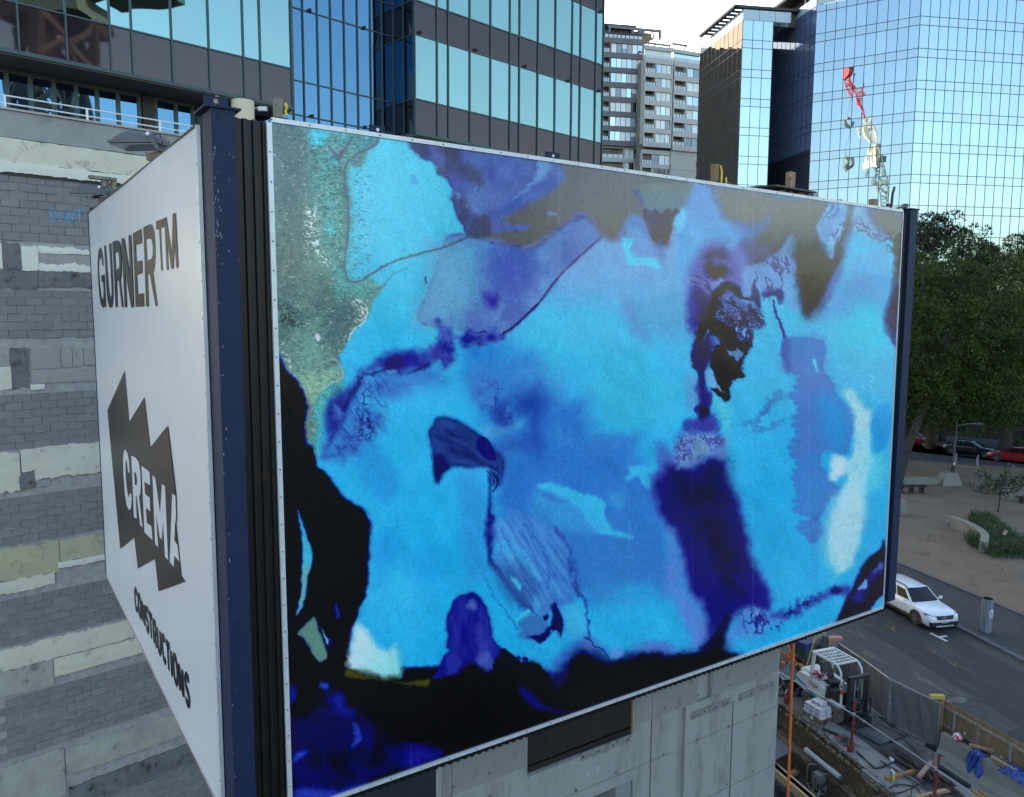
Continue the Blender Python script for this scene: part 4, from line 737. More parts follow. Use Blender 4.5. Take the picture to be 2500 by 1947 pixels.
mb = MB(); mb.quad(E(PIT0, 0, 0), E(PIT0, PITW, 0), E(PIT0, PITW, FZ), E(PIT0, 0, FZ)); mb.quad(E(PIT1, 0, 0), E(PIT1, PITW, 0), E(PIT1, PITW, FZ), E(PIT1, 0, FZ)); mb.quad(E(PIT0, PITW, 0), E(PIT1, PITW, 0), E(PIT1, PITW, FZ), E(PIT0, PITW, FZ)); struct('pit_wall', mb, SOIL)
# concrete kerb along the top of the cut
mb = MB(); N_ = 40
for i in range(N_):
    a0 = 4.2+(15*i/N_); a1 = a0+15/N_-.01; w = .1+random.uniform(-.03, .02)
    mb.hexa([E(a0, -.25, -.25), E(a1, -.25, -.25), E(a1, w, -.25), E(a0, w, -.25), E(a0, -.25, .03), E(a1, -.25, .03), E(a1, w, .03), E(a0, w, .03)])
struct('cut_edge_kerb', mb, CONC)
# loose clods and stones
mb = MB()
for i in range(900):
    a = random.uniform(-3, 16); w = random.choice([random.uniform(.3, LW), random.uniform(-.3, .1)]); z = LZ if w > .28 else .01
    p = E(a, w, z); r = random.uniform(.015, .06)
    mb.hexa([p+Vector((random.uniform(.5, 1)*sx*r, random.uniform(.5, 1)*sy*r, sz*r*.8)) for sz in (-1, 1) for sx, sy in ((-1, -1), (1, -1), (1, 1), (-1, 1))])
obj('loose_stones', mb, SAND, kind='stuff')

# ================================================================ BILLBOARD
FF = Fac((-2.6315, 8.9422), 56.113); FL = Fac((-3.4491, 8.9289), 180-33.887)
qs = [FF.sz(*p) for p in ((662, 299), (2203, 519), (2155, 1480), (714, 1978))]      # sheet corners tl tr br bl
fb = thing('billboard', 'large billboard covered by an abstract swirling blue and black fluid painting', 'billboard', FF.p(0, 0, 0))
AW, AH = 1500, 1000
def bil(q, u, v):
    a = q[0][0]*(1-u)*(1-v)+q[1][0]*u*(1-v)+q[2][0]*u*v+q[3][0]*(1-u)*v
    z = q[0][1]*(1-u)*(1-v)+q[1][1]*u*(1-v)+q[2][1]*u*v+q[3][1]*(1-u)*v
    return a, z
vv, uu = np.meshgrid((np.arange(AH)+.5)/AH, (np.arange(AW)+.5)/AW, indexing='ij')
aa, zz = bil(qs, uu, vv)
X = FF.P.x+FF.u.x*aa; Y = FF.P.y+FF.u.y*aa; Z = zz-CZ
dq = X*fw.x+Y*fw.y+Z*fw.z
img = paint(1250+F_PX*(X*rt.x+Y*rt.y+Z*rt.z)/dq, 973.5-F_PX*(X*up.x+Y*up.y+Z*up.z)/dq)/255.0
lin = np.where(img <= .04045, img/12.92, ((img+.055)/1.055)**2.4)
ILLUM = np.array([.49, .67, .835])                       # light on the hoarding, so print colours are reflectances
YP = 765-(zz-CZ)/dq*F_PX; gl = (.012+.045*np.clip((950-YP)/350, 0, 1))[:, :, None]      # part of the gloss is taken off; the rest stays in the top greys
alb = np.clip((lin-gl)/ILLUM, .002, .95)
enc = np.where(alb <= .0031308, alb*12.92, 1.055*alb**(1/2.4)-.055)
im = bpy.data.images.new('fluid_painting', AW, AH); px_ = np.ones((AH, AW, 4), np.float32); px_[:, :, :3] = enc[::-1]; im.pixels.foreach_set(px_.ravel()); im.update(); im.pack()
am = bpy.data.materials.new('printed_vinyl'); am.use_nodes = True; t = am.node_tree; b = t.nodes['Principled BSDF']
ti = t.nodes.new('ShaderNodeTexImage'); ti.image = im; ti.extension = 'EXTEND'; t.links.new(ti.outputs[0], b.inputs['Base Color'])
b.inputs['Roughness'].default_value = .17; b.inputs['Specular IOR Level'].default_value = .7
tc = t.nodes.new('ShaderNodeTexCoord'); n1 = t.nodes.new('ShaderNodeTexNoise'); n1.inputs['Scale'].default_value = 1.2; n1.inputs['Detail'].default_value = 3; t.links.new(tc.outputs['Object'], n1.inputs['Vector'])
bp = t.nodes.new('ShaderNodeBump'); bp.inputs['Strength'].default_value = .5; bp.inputs['Distance'].default_value = .02; t.links.new(n1.outputs[0], bp.inputs['Height']); t.links.new(bp.outputs[0], b.inputs['Normal'])
NU, NV = 60, 40
rows = []; uvs = {}
mb = MB()
for j in range(NV+1):
    rows.append([])
    for i in range(NU+1):
        u, v = i/NU, j/NV; a, z = bil(qs, u, v)
        bulge = .006*math.sin(u*9+v*4)*math.sin(v*7)+ (.010*random.random() if v < .03 and u > .55 else 0)
        rows[-1].append(FF.p(a, bulge, z))
mb.sheet(rows)
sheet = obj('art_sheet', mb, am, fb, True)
uvl = sheet.data.uv_layers.new(name='uv')
for lp in sheet.data.loops:
    k = lp.vertex_index; i, j = k % (NU+1), k//(NU+1); uvl.data[lp.index].uv = (i/NU, 1-j/NV)
def trim(F, p, q, w, n0, n1, m, parent, name='edge_trim', out=1):
    """aluminium edge strip from corner p to corner q (a,z), laid outside the sheet"""
    (a0, z0), (a1, z1) = p, q; d = Vector((a1-a0, z1-z0)); d.normalize(); s = Vector((-d.y, d.x))*w*out
    mb = MB(); P = [(a0, z0), (a1, z1), (a1+s.x, z1+s.y), (a0+s.x, z0+s.y)]
    mb.hexa([F.p(a, n0, z) for a, z in P]+[F.p(a, n1, z) for a, z in P]); return obj(name, mb, m, parent)
tl, tr, br, bl = qs
trim(FF, tl, tr, .05, -.02, .02, ALU, fb); trim(FF, tr, br, .02, -.02, .018, ALU, fb); trim(FF, br, bl, .05, -.02, .025, ALU, fb); trim(FF, bl, tl, .055, -.02, .022, ALU, fb)
mb = MB()
def rivets(F, p, q, off, step, r, n):
    (a0, z0), (a1, z1) = p, q; L = math.hypot(a1-a0, z1-z0); k = int(L/step)
    for i in range(k+1):
        t = i/k; a = a0+(a1-a0)*t+off[0]; z = z0+(z1-z0)*t+off[1]; mb.lathe(F.p(a, n, z), F.n, [(0, r), (.006, r*.6)], 6)
rivets(FF, tl, tr, (0, .025), .42, .011, .02); rivets(FF, br, bl, (0, -.025), .42, .011, .025); rivets(FF, bl, tl, (-.028, 0), .32, .011, .022)
obj('rivets', mb, mat('rivet_steel', (.1, .1, .11), .5), fb, kind='stuff')
# black ribbed steel cladding behind the sheet, teeth showing below it
RIB = mat('black_ribbed_steel', (.014, .013, .012), .38, (.009, .009, .009), 5, c3=(.04, .02, .01), sc3=3, thr=.7, spec=.3)
def ribbed(F, a0, a1, n, period, dep, zt, zb):
    k = int((a1-a0)/period); prof = []
    for i in range(k): 
        a = a0+(a1-a0)*i/k; w = (a1-a0)/k
        prof += [(a, n), (a+w*.42, n), (a+w*.52, n-dep), (a+w*.9, n-dep)]
    prof.append((a1, n)); mb = MB(); mb.sheet([[F.p(a, m, zt(a)) for a, m in prof], [F.p(a, m, zb(a)) for a, m in prof]]); 
    mb.sheet([[F.p(a, m-.004, zb(a)) for a, m in prof], [F.p(a, m-.004, zt(a)) for a, m in prof]]); return mb
def ln(p, q): return lambda a: p[1]+(q[1]-p[1])*(a-p[0])/(q[0]-p[0])
zt_, zb_ = ln(tl, tr), ln(bl, br)
cl0 = FF.sz(572, 300)[0]; cl1 = FF.sz(2222, 519)[0]
mb = ribbed(FF, cl0, tl[0]+.02, -.035, .095, .04, lambda a: zt_(a)+.01, lambda a: zb_(a)-.085); obj('ribbed_cladding', mb, RIB, fb)
mb = ribbed(FF, tl[0]+.022, cl1, -.035, .115, .03, lambda a: zt_(a)-.02, lambda a: zb_(a)-.155); obj('ribbed_cladding', mb, RIB, fb)
mb = MB(); mb.fb(FF, cl0, cl1-.1, -.13, -.085, bl[1]+.1, tl[1]-.15); obj('backing_frame', mb, BLACK, fb)
mb = MB(); mb.fb(FF, cl0+.05, cl1-.05, -.32, -.14, bl[1]+.35, bl[1]+.55); mb.fb(FF, cl0+.05, cl1-.05, -.32, -.14, tl[1]-.6, tl[1]-.42); obj('steel_rail', mb, NAVY, fb)
# small fixing plates on the top edge
for a, w in ((FF.sz(930, 330)[0], .2), (FF.sz(1360, 395)[0], .24)):
    mb = MB(); z = zt_(a); mb.fb(FF, a-w/2, a+w/2, -.12, -.1, z-.1, z+.16); k = obj('fixing_plate', mb, NAVY, fb)
    mb = MB(); mb.lathe(FF.p(a, -.1, z+.11), FF.n, [(0, .02), (.015, .02)], 8); obj('bolt', mb, ALU, k)
# ---------------------------------------------------------------- side billboard (white)
ql = [FL.sz(*p) for p in ((216, 522), (481, 307), (544, 1983), (260, 1404))]
sb = thing('billboard', 'white side billboard with dark company lettering and a jagged dark arrow emblem', 'billboard', FL.p(0, 0, 0))
VIN = mat('white_vinyl', (.74, .71, .70), .34, (.69, .67, .66), 1.5, spec=.35, bump=.12, bsc=1.4, c3=(.5, .38, .3), sc3=1.4, thr=.80)
mb = MB(); rows = []
for j in range(31):
    rows.append([])
    for i in range(31):
        a, z = bil(ql, i/30, j/30); rows[-1].append(FL.p(a, .008*math.sin(i*.35)*math.sin(j*.2+1), z))
mb.sheet(rows); obj('vinyl_sheet', mb, VIN, sb, True)
TL, TR, BR, BL = ql
trim(FL, TL, TR, .02, -.02, .012, BLACK, sb); trim(FL, TR, BR, .05, -.02, .022, ALU, sb); trim(FL, BR, BL, .02, -.02, .014, mat('pink_edge', (.5, .36, .33), .6), sb); trim(FL, BL, TL, .05, -.06, .012, NAVY, sb)
mb = MB(); rivets(FL, TR, BR, (.025, 0), .4, .01, .022); obj('rivets', mb, MATS['rivet_steel'], sb, kind='stuff')
zlt, zlb = ln(TL, TR), ln(BL, BR)
mb = ribbed(FL, TL[0], TR[0]+.33, -.03, .08, .03, lambda a: min(zlt(a), TR[1])-.02 if a < TR[0] else TR[1]+.12, lambda a: zlb(a)-.085); obj('ribbed_cladding', mb, RIB, sb)
mb = MB(); mb.fb(FL, TL[0]+.1, TR[0], -.12, -.075, BL[1]+.15, TL[1]-.1); obj('backing_frame', mb, BLACK, sb)
# lettering: outlines measured on the sheet, 2 mm printed film
INK = mat('print_black', (.013, .015, .019), .36, spec=.15, bump=.12, bsc=1.4)
def film(name, P, z=.012, m=INK, F=FL, parent=sb, hole=None):
    """flat film from photo outlines; hole outlines are cut out"""
    def S3(p): a, zz = F.sz(*p); return (a, zz)
    bm = bmesh.new(); loops = [P]+(hole or [])
    edges = []
    for lp in loops:
        vs = [bm.verts.new(F.p(S3(p)[0], z, S3(p)[1])) for p in lp]
        for i in range(len(vs)): edges.append(bm.edges.new((vs[i], vs[(i+1) % len(vs)])))
    bmesh.ops.triangle_fill(bm, use_beauty=True, use_dissolve=False, edges=edges, normal=F.n)
    for f in bm.faces: 
        if f.normal.dot(F.n) < 0: f.normal_flip()
    me = bpy.data.meshes.new(name); inv = PINV[parent.name]
    for v in bm.verts: v.co = inv @ v.co
    bm.to_mesh(me); bm.free(); me.materials.append(m); o = bpy.data.objects.new(name, me); COL.objects.link(o); o.parent = parent; PINV[o.name] = PINV[parent.name]; return o
def cv(x0, y0, k): return lambda L: [(x0+a*k, y0+b*k) for a, b in L]
g = cv(220, 500, .2938)
film('letter_g', g([(118, 505), (112, 420), (100, 370), (90, 354), (78, 370), (69, 420), (66, 500), (72, 640), (82, 760), (94, 830), (110, 860), (122, 846), (127, 852), (138, 852), (126, 580), (98, 590), (101, 645), (113, 642), (117, 730), (115, 775), (108, 790), (98, 760), (88, 680), (80, 570), (79, 500), (84, 455), (92, 442), (100, 455), (107, 508)]))
film('letter_u', g([(121, 343), (135, 340), (160, 700), (168, 760), (178, 770), (184, 740), (183, 690), (163, 325), (177, 321), (195, 680), (197, 770), (190, 840), (178, 860), (162, 848), (150, 800), (142, 720)]))
film('letter_r', g([(189, 312), (225, 297), (242, 303), (255, 340), (262, 420), (264, 520), (260, 590), (254, 622), (280, 850), (268, 851), (244, 632), (224, 632), (231, 851), (217, 852)]), hole=[g([(208, 400), (228, 392), (240, 402), (247, 450), (248, 510), (240, 535), (220, 542), (216, 540)])])
film('letter_n', g([(265, 283), (284, 276), (338, 615), (323, 257), (343, 250), (367, 852), (346, 853), (290, 500), (309, 850), (293, 851)]))
film('letter_e', g([(361, 240), (432, 203), (436, 318), (382, 334), (388, 475), (438, 463), (440, 570), (392, 583), (400, 744), (451, 736), (455, 845), (384, 850)]))
film('letter_r', g([(449, 190), (505, 162), (524, 170), (540, 215), (549, 310), (551, 420), (545, 510), (532, 570), (568, 842), (550, 843), (503, 578), (484, 580), (494, 845), (471, 847)]), hole=[g([(472, 290), (505, 280), (518, 295), (527, 350), (527, 410), (520, 445), (500, 460), (480, 462)])])
film('letter_t', g([(554, 140), (620, 115), (621, 188), (595, 197), (610, 545), (597, 549), (580, 203), (557, 210)]))
film('letter_m', g([(623, 110), (641, 103), (684, 410), (694, 76), (716, 68), (738, 522), (722, 525), (708, 300), (698, 532), (681, 534), (648, 310), (659, 540), (643, 543)]))
c = cv(240, 880, .3527)
film('arrow_emblem', c([(66, 345), (186, 72), (219, 425), (323, 256), (362, 605), (484, 452), (541, 938), (538, 1128), (554, 1280), (534, 1252), (532, 1350), (566, 1395), (576, 1494), (606, 1530), (421, 1598), (396, 1374), (277, 1442), (253, 1228), (155, 1305)]), z=.010)
WF = VIN
def cut(name, P, hole=None): return film(name, c(P), z=.013, m=WF, hole=[c(h) for h in hole] if hole else None)
cut('letter_c', [(222, 780), (218, 700), (206, 640), (192, 617), (182, 630), (177, 680), (180, 800), (188, 920), (202, 1005), (220, 1040), (233, 1020), (237, 960), (233, 920), (222, 925), (221, 945), (214, 945), (205, 900), (197, 830), (193, 740), (194, 690), (199, 690), (206, 715), (211, 775)])
cut('letter_r', [(234, 660), (265, 675), (285, 705), (296, 770), (299, 850), (297, 915), (288, 945), (312, 1158), (295, 1140), (272, 945), (264, 935), (272, 1098), (252, 1085)], hole=[[(254, 770), (268, 782), (275, 830), (272, 866), (258, 860)]])
cut('letter_e', [(305, 730), (361, 772), (365, 865), (325, 840), (330, 925), (362, 950), (366, 1045), (335, 1020), (342, 1125), (374, 1148), (381, 1245), (325, 1190)])
cut('letter_m', [(381, 795), (401, 815), (434, 1060), (447, 855), (468, 873), (490, 1382), (468, 1360), (455, 1120), (445, 1240), (432, 1225), (405, 1060), (421, 1295), (399, 1270)])
cut('letter_a', [(518, 922), (541, 938), (545, 1100), (538, 1130), (533, 1245), (556, 1282), (566, 1392), (533, 1352), (528, 1430), (501, 1395)])
# CONSTRUCTIONS
k = cv(300, 1400, .235)
def stroke(name, P, w, closed=False):
    """letter stroke drawn as a bent ribbon of film on the sheet, width in metres"""
    P = k(P); mb = MB(); Q = [FL.sz(*p) for p in P]; n = len(Q); L = []; Rr = []
    for i in range(n):
        a = Q[(i-1) % n] if closed or i > 0 else Q[i]; b_ = Q[(i+1) % n] if closed or i < n-1 else Q[i]
        d = Vector((b_[0]-a[0], b_[1]-a[1])); d = d/(d.length or 1); s = Vector((-d.y, d.x))*w/2
        L.append(FL.p(Q[i][0]+s.x, .012, Q[i][1]+s.y)); Rr.append(FL.p(Q[i][0]-s.x, .012, Q[i][1]-s.y))
    if closed: L.append(L[0]); Rr.append(Rr[0])
    mb.sheet([L, Rr]); return mb
def letter(name, strokes, w=.075):
    mb = MB()
    for st_ in strokes:
        q = stroke('', st_[0], w, st_[1] if len(st_) > 1 else False); i = len(mb.v); mb.v += q.v; mb.f += [tuple(i+x for x in f) for f in q.f]
    obj(name, mb, INK, sb)
letter('letter_c', [([(150, 235), (145, 190), (134, 165), (128, 200), (132, 290), (141, 365), (150, 385), (154, 350)],)], .11)
letter('letter_o', [([(168, 225), (163, 260), (166, 340), (174, 410), (184, 450), (191, 430), (190, 350), (183, 270), (175, 232)], True)], .11)
letter('letter_n', [([(209, 500), (198, 280)],), ([(200, 290), (232, 540)],), ([(235, 545), (226, 325)],)], .11)
letter('letter_s', [([(266, 415), (260, 375), (248, 362), (243, 400), (248, 450), (263, 500), (271, 560), (268, 605), (256, 585), (249, 540)],)], .11)
letter('letter_t', [([(274, 415), (306, 455)],), ([(289, 440), (301, 675)],)], .11)
letter('letter_r', [([(331, 725), (318, 490)],), ([(318, 495), (338, 520), (348, 570), (349, 620), (340, 640), (325, 625)],), ([(338, 640), (356, 775)],)], .11)
letter('letter_u', [([(362, 560), (368, 700), (376, 790), (390, 835), (398, 810), (396, 700), (391, 600)],)], .11)
letter('letter_c', [([(436, 720), (430, 665), (418, 650), (412, 690), (418, 800), (430, 890), (443, 925), (449, 890)],)], .11)
letter('letter_t', [([(452, 710), (490, 765)],), ([(470, 745), (483, 1005)],)], .11)
letter('letter_i', [([(503, 805), (517, 1070)],)], .12)
letter('letter_o', [([(538, 855), (530, 900), (534, 1000), (546, 1100), (562, 1150), (573, 1120), (572, 1020), (560, 920), (549, 868)], True)], .11)
letter('letter_n', [([(600, 1215), (583, 940)],), ([(586, 945), (634, 1275)],), ([(638, 1285), (623, 1000)],)], .11)
letter('letter_s', [([(687, 1140), (680, 1080), (663, 1055), (653, 1100), (660, 1170), (685, 1245), (697, 1310), (694, 1365), (676, 1355), (660, 1290)],)], .11)
# ---------------------------------------------------------------- posts
def post_corner():
    t = thing('steel_post', 'scratched navy steel corner post between the two billboards', 'post', FF.p(cl0-.3, 0, 0))
    a, z = FF.sz(513, 290); b1 = FF.sz(571, 290)[0]; zt = FF.sz(540, 268)[1]
    cor = FF.p(a, .04, 0); w = b1-a
    mb = MB(); e1 = FF.u*w; e2 = -FF.n*.40; 
    P = [cor, cor+e1, cor+e1+e2, cor+e2]; mb.prism([p+Vector((0, 0, 6.2)) for p in P], (0, 0, zt-6.2)); obj('column', mb, NAVY, t)
    mb = MB(); c0 = cor-FF.u*.07+FF.n*.03; e3 = FF.u*(w+.13); e4 = -FF.n*.5
    mb.prism([c0+Vector((0, 0, zt+.002)), c0+e3+Vector((0, 0, zt+.002)), c0+e3+e4+Vector((0, 0, zt+.002)), c0+e4+Vector((0, 0, zt+.002))], (0, 0, .022)); cp = obj('cap_plate', mb, NAVY, t)
    mb = MB(); c1 = cor-FF.u*.05-FF.n*.05; mb.prism([c1+Vector((0, 0, zt+.026)), c1+FF.u*.24+Vector((0, 0, zt+.026)), c1+FF.u*.24+Vector((0, 0, zt+.125)), c1+Vector((0, 0, zt+.125))], -FF.n*.03); lug = obj('lug_plate', mb, NAVY, t)
    mb = MB(); mb.lathe(c1+FF.u*.115+FF.n*.001+Vector((0, 0, zt+.078)), FF.n, [(0, .026), (.002, .026)], 14); obj('bolt_hole', mb, mat('pale_hole', (.32, .28, .18), .9), lug)
    mb = MB(); mb.bar(c1+FF.u*.06-FF.n*.06+Vector((0, 0, zt+.02)), c1+FF.u*.15-FF.n*.06+Vector((0, 0, zt+.15)), .05, .03); obj('packer', mb, TIMBER, t)
    # bolt holes and weld scars down the arris
    mb = MB()
    for i, dz in enumerate((.02, 1.35, 2.3, 3.2, 4.1, 5.0, 5.9)):
        mb.lathe(cor+FF.u*(.03 if i % 2 else .055)+FF.n*.001+Vector((0, 0, zt-.06-dz)), FF.n, [(0, .014), (.001, .014)], 8)
    obj('bolt_holes', mb, mat('hole_dark', (.02, .012, .01), .9), t, kind='stuff')
    mb = MB()
    for i in range(70):
        z = zt-random.choice([random.uniform(.3, 1.6), random.uniform(.2, 8)]); l = random.uniform(.004, .035); x = abs(random.gauss(.025, .02)) if random.random() < .8 else random.uniform(0, w)
        p = cor+FF.u*x+FF.n*.0015+Vector((0, 0, z)); mb.quad(p, p+FF.u*random.uniform(.002, .009), p+FF.u*random.uniform(.002, .008)+Vector((0, 0, l)), p+Vector((0, 0, l)))
    obj('paint_chips', mb, mat('chip', (.5, .48, .45), .8, (.25, .1, .05), 3), t, kind='stuff')
post_corner()
t = thing('steel_post', 'slender navy steel post at the far right end of the art billboard', 'post', FF.p(cl1, 0, 0))
a, ztp = FF.sz(2222, 512); a1 = FF.sz(2239, 512)[0]; zbp = FF.sz(2200, 1458)[1]
mb = MB(); mb.fb(FF, a, a1, -.32, .02, zbp, ztp); obj('column', mb, NAVY, t)
mb = MB(); mb.fb(FF, a-.03, a1+.02, -.36, .05, ztp+.003, ztp+.023); obj('cap_plate', mb, NAVY, t)
mb = MB(); mb.bar(FF.p(a-.55, -.1, ztp-.05), FF.p(a+.1, -.12, ztp+.1), .05, .04); obj('brace', mb, BLACK, t)
mb = MB(); mb.fb(FF, a+.05, a+.12, -.2, -.12, ztp+.025, ztp+.13); obj('lug_plate', mb, BLACK, t)
# left end post of the white billboard
t = thing('steel_post', 'thin navy steel post at the far left end of the white billboard', 'post', FL.p(TL[0], -.2, 0))
mb = MB(); mb.fb(FL, TL[0]-.12, TL[0]-.052, -.25, 0, BL[1]+.3, TL[1]+.02); obj('column', mb, NAVY, t)
mb = MB(); mb.fb(FL, TL[0]-.22, TL[0]+.05, -.3, -.05, TL[1]+.03, TL[1]+.13); obj('cap_plate', mb, NAVY, t)
# ---------------------------------------------------------------- floodlights on the white billboard's top edge
HOUS = mat('lamp_housing', (.12, .123, .13), .6, (.09, .093, .1), 12, bump=.1)
def floodlight(label, px, py, depth, rot, s=1.0):
    p = at_depth(px, py, depth); t = thing('floodlight', label, 'floodlight', p, rot, 'floodlights on the white billboard')
    mb = MB()
    prof = [(-.30, .03), (-.28, .07), (-.2, .105), (-.08, .135), (.02, .12), (.09, .085), (.14, .095), (.2, .085), (.235, .03)]
    secs = []
    for x, h in prof:
        w = .19 if -.25 < x < .2 else .15
        secs.append([(x*s, yy*w*s, zz*h*s) for yy, zz in ((-1, 0), (-.95, .55), (-.6, .92), (0, 1), (.6, .92), (.95, .55), (1, 0))])
    mb.loft(secs); obj('housing', mb, HOUS, t, True, local=True)
    mb = MB(); mb.bx(-.32*s, .24*s, -.2*s, .2*s, -.03*s, -.001*s); obj('rim', mb, HOUS, t, local=True)
    mb = MB(); mb.bx(-.3*s, .22*s, -.18*s, .18*s, -.052*s, -.031*s); obj('lens', mb, mat('lamp_lens', (.03, .032, .035), .15, spec=.6), t, local=True)
    mb = MB(); mb.bar((.16*s, -.215*s, .06*s), (.28*s, -.215*s, -.12*s), .012, .05); mb.bar((.16*s, .215*s, .06*s), (.28*s, .215*s, -.12*s), .012, .05); mb.bx(.25*s, .31*s, -.215*s, .215*s, -.13*s, -.11*s); obj('bracket', mb, HOUS, t, local=True)
    mb = MB(); mb.lathe((.165*s, -.222*s, .055*s), (0, -1, 0), [(0, .022*s), (.012, .02*s)], 10); obj('pivot_bolt', mb, ALU, t, local=True)
    mb = MB(); mb.tube([(.2*s, -.18*s, .05*s), (.29*s, -.2*s, .06*s), (.32*s, -.2*s, -.03*s), (.27*s, -.19*s, -.09*s)], .008, 6); obj('cable', mb, BLACK, t, local=True)
    return t
floodlight('grey floodlight nearest the corner post on the white billboard', 352, 350, 11.6, R(-34+30), 1.25)
floodlight('smaller grey floodlight beside a timber rail at the far end of the white billboard', 238, 472, 15.8, R(-34+30), 1.3)
for i, (px, py, Y) in enumerate(((382, 382, 11.6), (258, 490, 15.8))):
    t = thing('timber_bracket', ('timber block under the nearest floodlight', 'timber block under the far floodlight')[i], 'timber block', at_depth(px, py, Y), R(-34))
    mb = MB(); mb.bx(-.16, .16, -.06, .06, -.05, .05); obj('timber_block', mb, GREYTIMBER, t, local=True)
t = thing('timber_rail', 'weathered timber rail on stub legs behind the far floodlight', 'timber rail', at_depth(252, 440, 16.2), R(48))
mb = MB(); mb.bx(-.26, .24, -.07, .07, .0, .06); obj('rail', mb, GREYTIMBER, t, local=True)
for x in (-.03, .16): mb = MB(); mb.bx(x, x+.07, -.04, .04, -.2, -.003); obj('leg', mb, GREYTIMBER, t, local=True)
mb = MB(); mb.bx(.07, .1, -.02, .02, -.36, -.003); obj('leg', mb, GREYTIMBER, t, local=True)
# ---------------------------------------------------------------- timber props and loose things on the art billboard's top edge
def upright(label, px, pyt, pyb, w, m, n=-.14):
    a, z1 = FF.sz(px, pyt, n); z0 = FF.sz(px, pyb, n)[1]-.25; t = thing('timber_post', label, 'timber post', FF.p(a, n, z0))
    mb = MB(); mb.fb(FF, a-w/2, a+w/2, n-.09, n, z0, z1); obj('post', mb, m, t); return t, a, z0+.25, z1
STRAP = YELLOW
t, a, z0, z1 = upright('grey weathered timber post with yellow clip at the left top corner', 681, 240, 297, .085, GREYTIMBER)
mb = MB(); mb.tube([FF.p(a+.055, -.1, z1-.06), FF.p(a+.07, -.08, z1-.1), FF.p(a+.058, -.1, z1-.14), FF.p(a+.068, -.1, z1-.19)], .016, 8); obj('yellow_clip', mb, YELLOW, t)
mb = MB(); mb.fb(FF, a-.06, a+.09, -.24, -.1, z0-.12, z0+.04); obj('black_wrap', mb, BLACK, t)
t, a, z0, z1 = upright('yellow-brown timber post with a yellow looped strap above the billboard', 1751, 401, 445, .1, TIMBER)
mb = MB(); mb.tube([FF.p(a+.06, -.12, z1-.02), FF.p(a+.07, -.1, z1-.12), FF.p(a+.065, -.1, z1-.3), FF.p(a+.12, -.1, z1-.36), FF.p(a+.18, -.1, z1-.28), FF.p(a+.17, -.1, z1-.2)], .016, 8); obj('yellow_strap', mb, YELLOW, t)
mb = MB(); mb.fb(FF, a, a+.1, -.2, -.1, z0-.06, z0+.02); mb.fb(FF, a+.16, a+.34, -.2, -.1, z0-.06, z0+.015); obj('black_wrap', mb, BLACK, t)
t, a, z0, z1 = upright('pale split timber post tied with pink rope above a dark plate', 1936, 420, 476, .15, mat('split_timber', (.36, .26, .13), .8, (.22, .15, .08), 8, st=(1, 1, .2), bump=.3))
mb = MB(); mb.tube([FF.p(a-.1, -.12, z1-.05), FF.p(a-.13, -.1, z1-.1), FF.p(a-.09, -.1, z1-.14), FF.p(a-.1, -.1, z1-.42)], .02, 6); mb.tube([FF.p(a+.07, -.1, z1-.32), FF.p(a+.22, -.08, z1-.62)], .012, 6); obj('pink_rope', mb, mat('pink_rope', (.42, .22, .19), .9), t)
a0, z_ = FF.sz(1848, 462, -.35); a1 = FF.sz(1976, 470, -.1)[0]
t = thing('steel_plate', 'dark flat steel plate propped on timber blocks on the billboard top', 'steel plate', FF.p(a0, -.3, z_))
mb = MB(); mb.hexa([FF.p(a0, .05, z_), FF.p(a1, .05, z_-.02), FF.p(a1-.05, -.7, z_-.0), FF.p(a0-.25, -.7, z_+.02), FF.p(a0, .05, z_+.025), FF.p(a1, .05, z_+.005), FF.p(a1-.05, -.7, z_+.025), FF.p(a0-.25, -.7, z_+.045)]); obj('plate', mb, mat('dark_steel', (.022, .025, .03), .4), t)
for x in (a0+.25, a1-.35): mb = MB(); mb.fb(FF, x, x+.16, -.28, -.06, z_-.17, z_-.025); obj('timber_block', mb, TIMBER, t)
for i, (px, py, w, h, m, lb) in enumerate(((1452, 416, .10, .05, TIMBER, 'small timber offcut lying on the billboard top edge left of centre'), (2051, 494, .08, .09, TIMBER, 'small timber offcut on the billboard top edge near its right end'), (2137, 497, .14, .16, mat('cardboard', (.3, .2, .11), .9), 'brown block beside the black bracket at the right end'), (1989, 476, .12, .09, GALV, 'small grey steel clip on the top edge right of the plate'))):
    a, z = FF.sz(px, py, -.1); mb = MB(); mb.fb(FF, a-w/2, a+w/2, -.2, -.08, z-.1, z+h/2); tag(obj('offcut', mb, m), lb, 'offcut')
a, z = FF.sz(2178, 500, -.15); t = thing('black_bracket', 'small black bent steel bracket on the top edge by the right post', 'bracket', FF.p(a, -.15, z))
mb = MB(); mb.tube([FF.p(a-.18, -.15, z-.02), FF.p(a-.02, -.15, z+.0), FF.p(a+.0, -.15, z+.22), FF.p(a+.05, -.15, z+.34)], .025, 6); mb.tube([FF.p(a-.02, -.15, z), FF.p(a-.1, -.15, z-.2)], .03, 6); obj('arm', mb, BLACK, t)
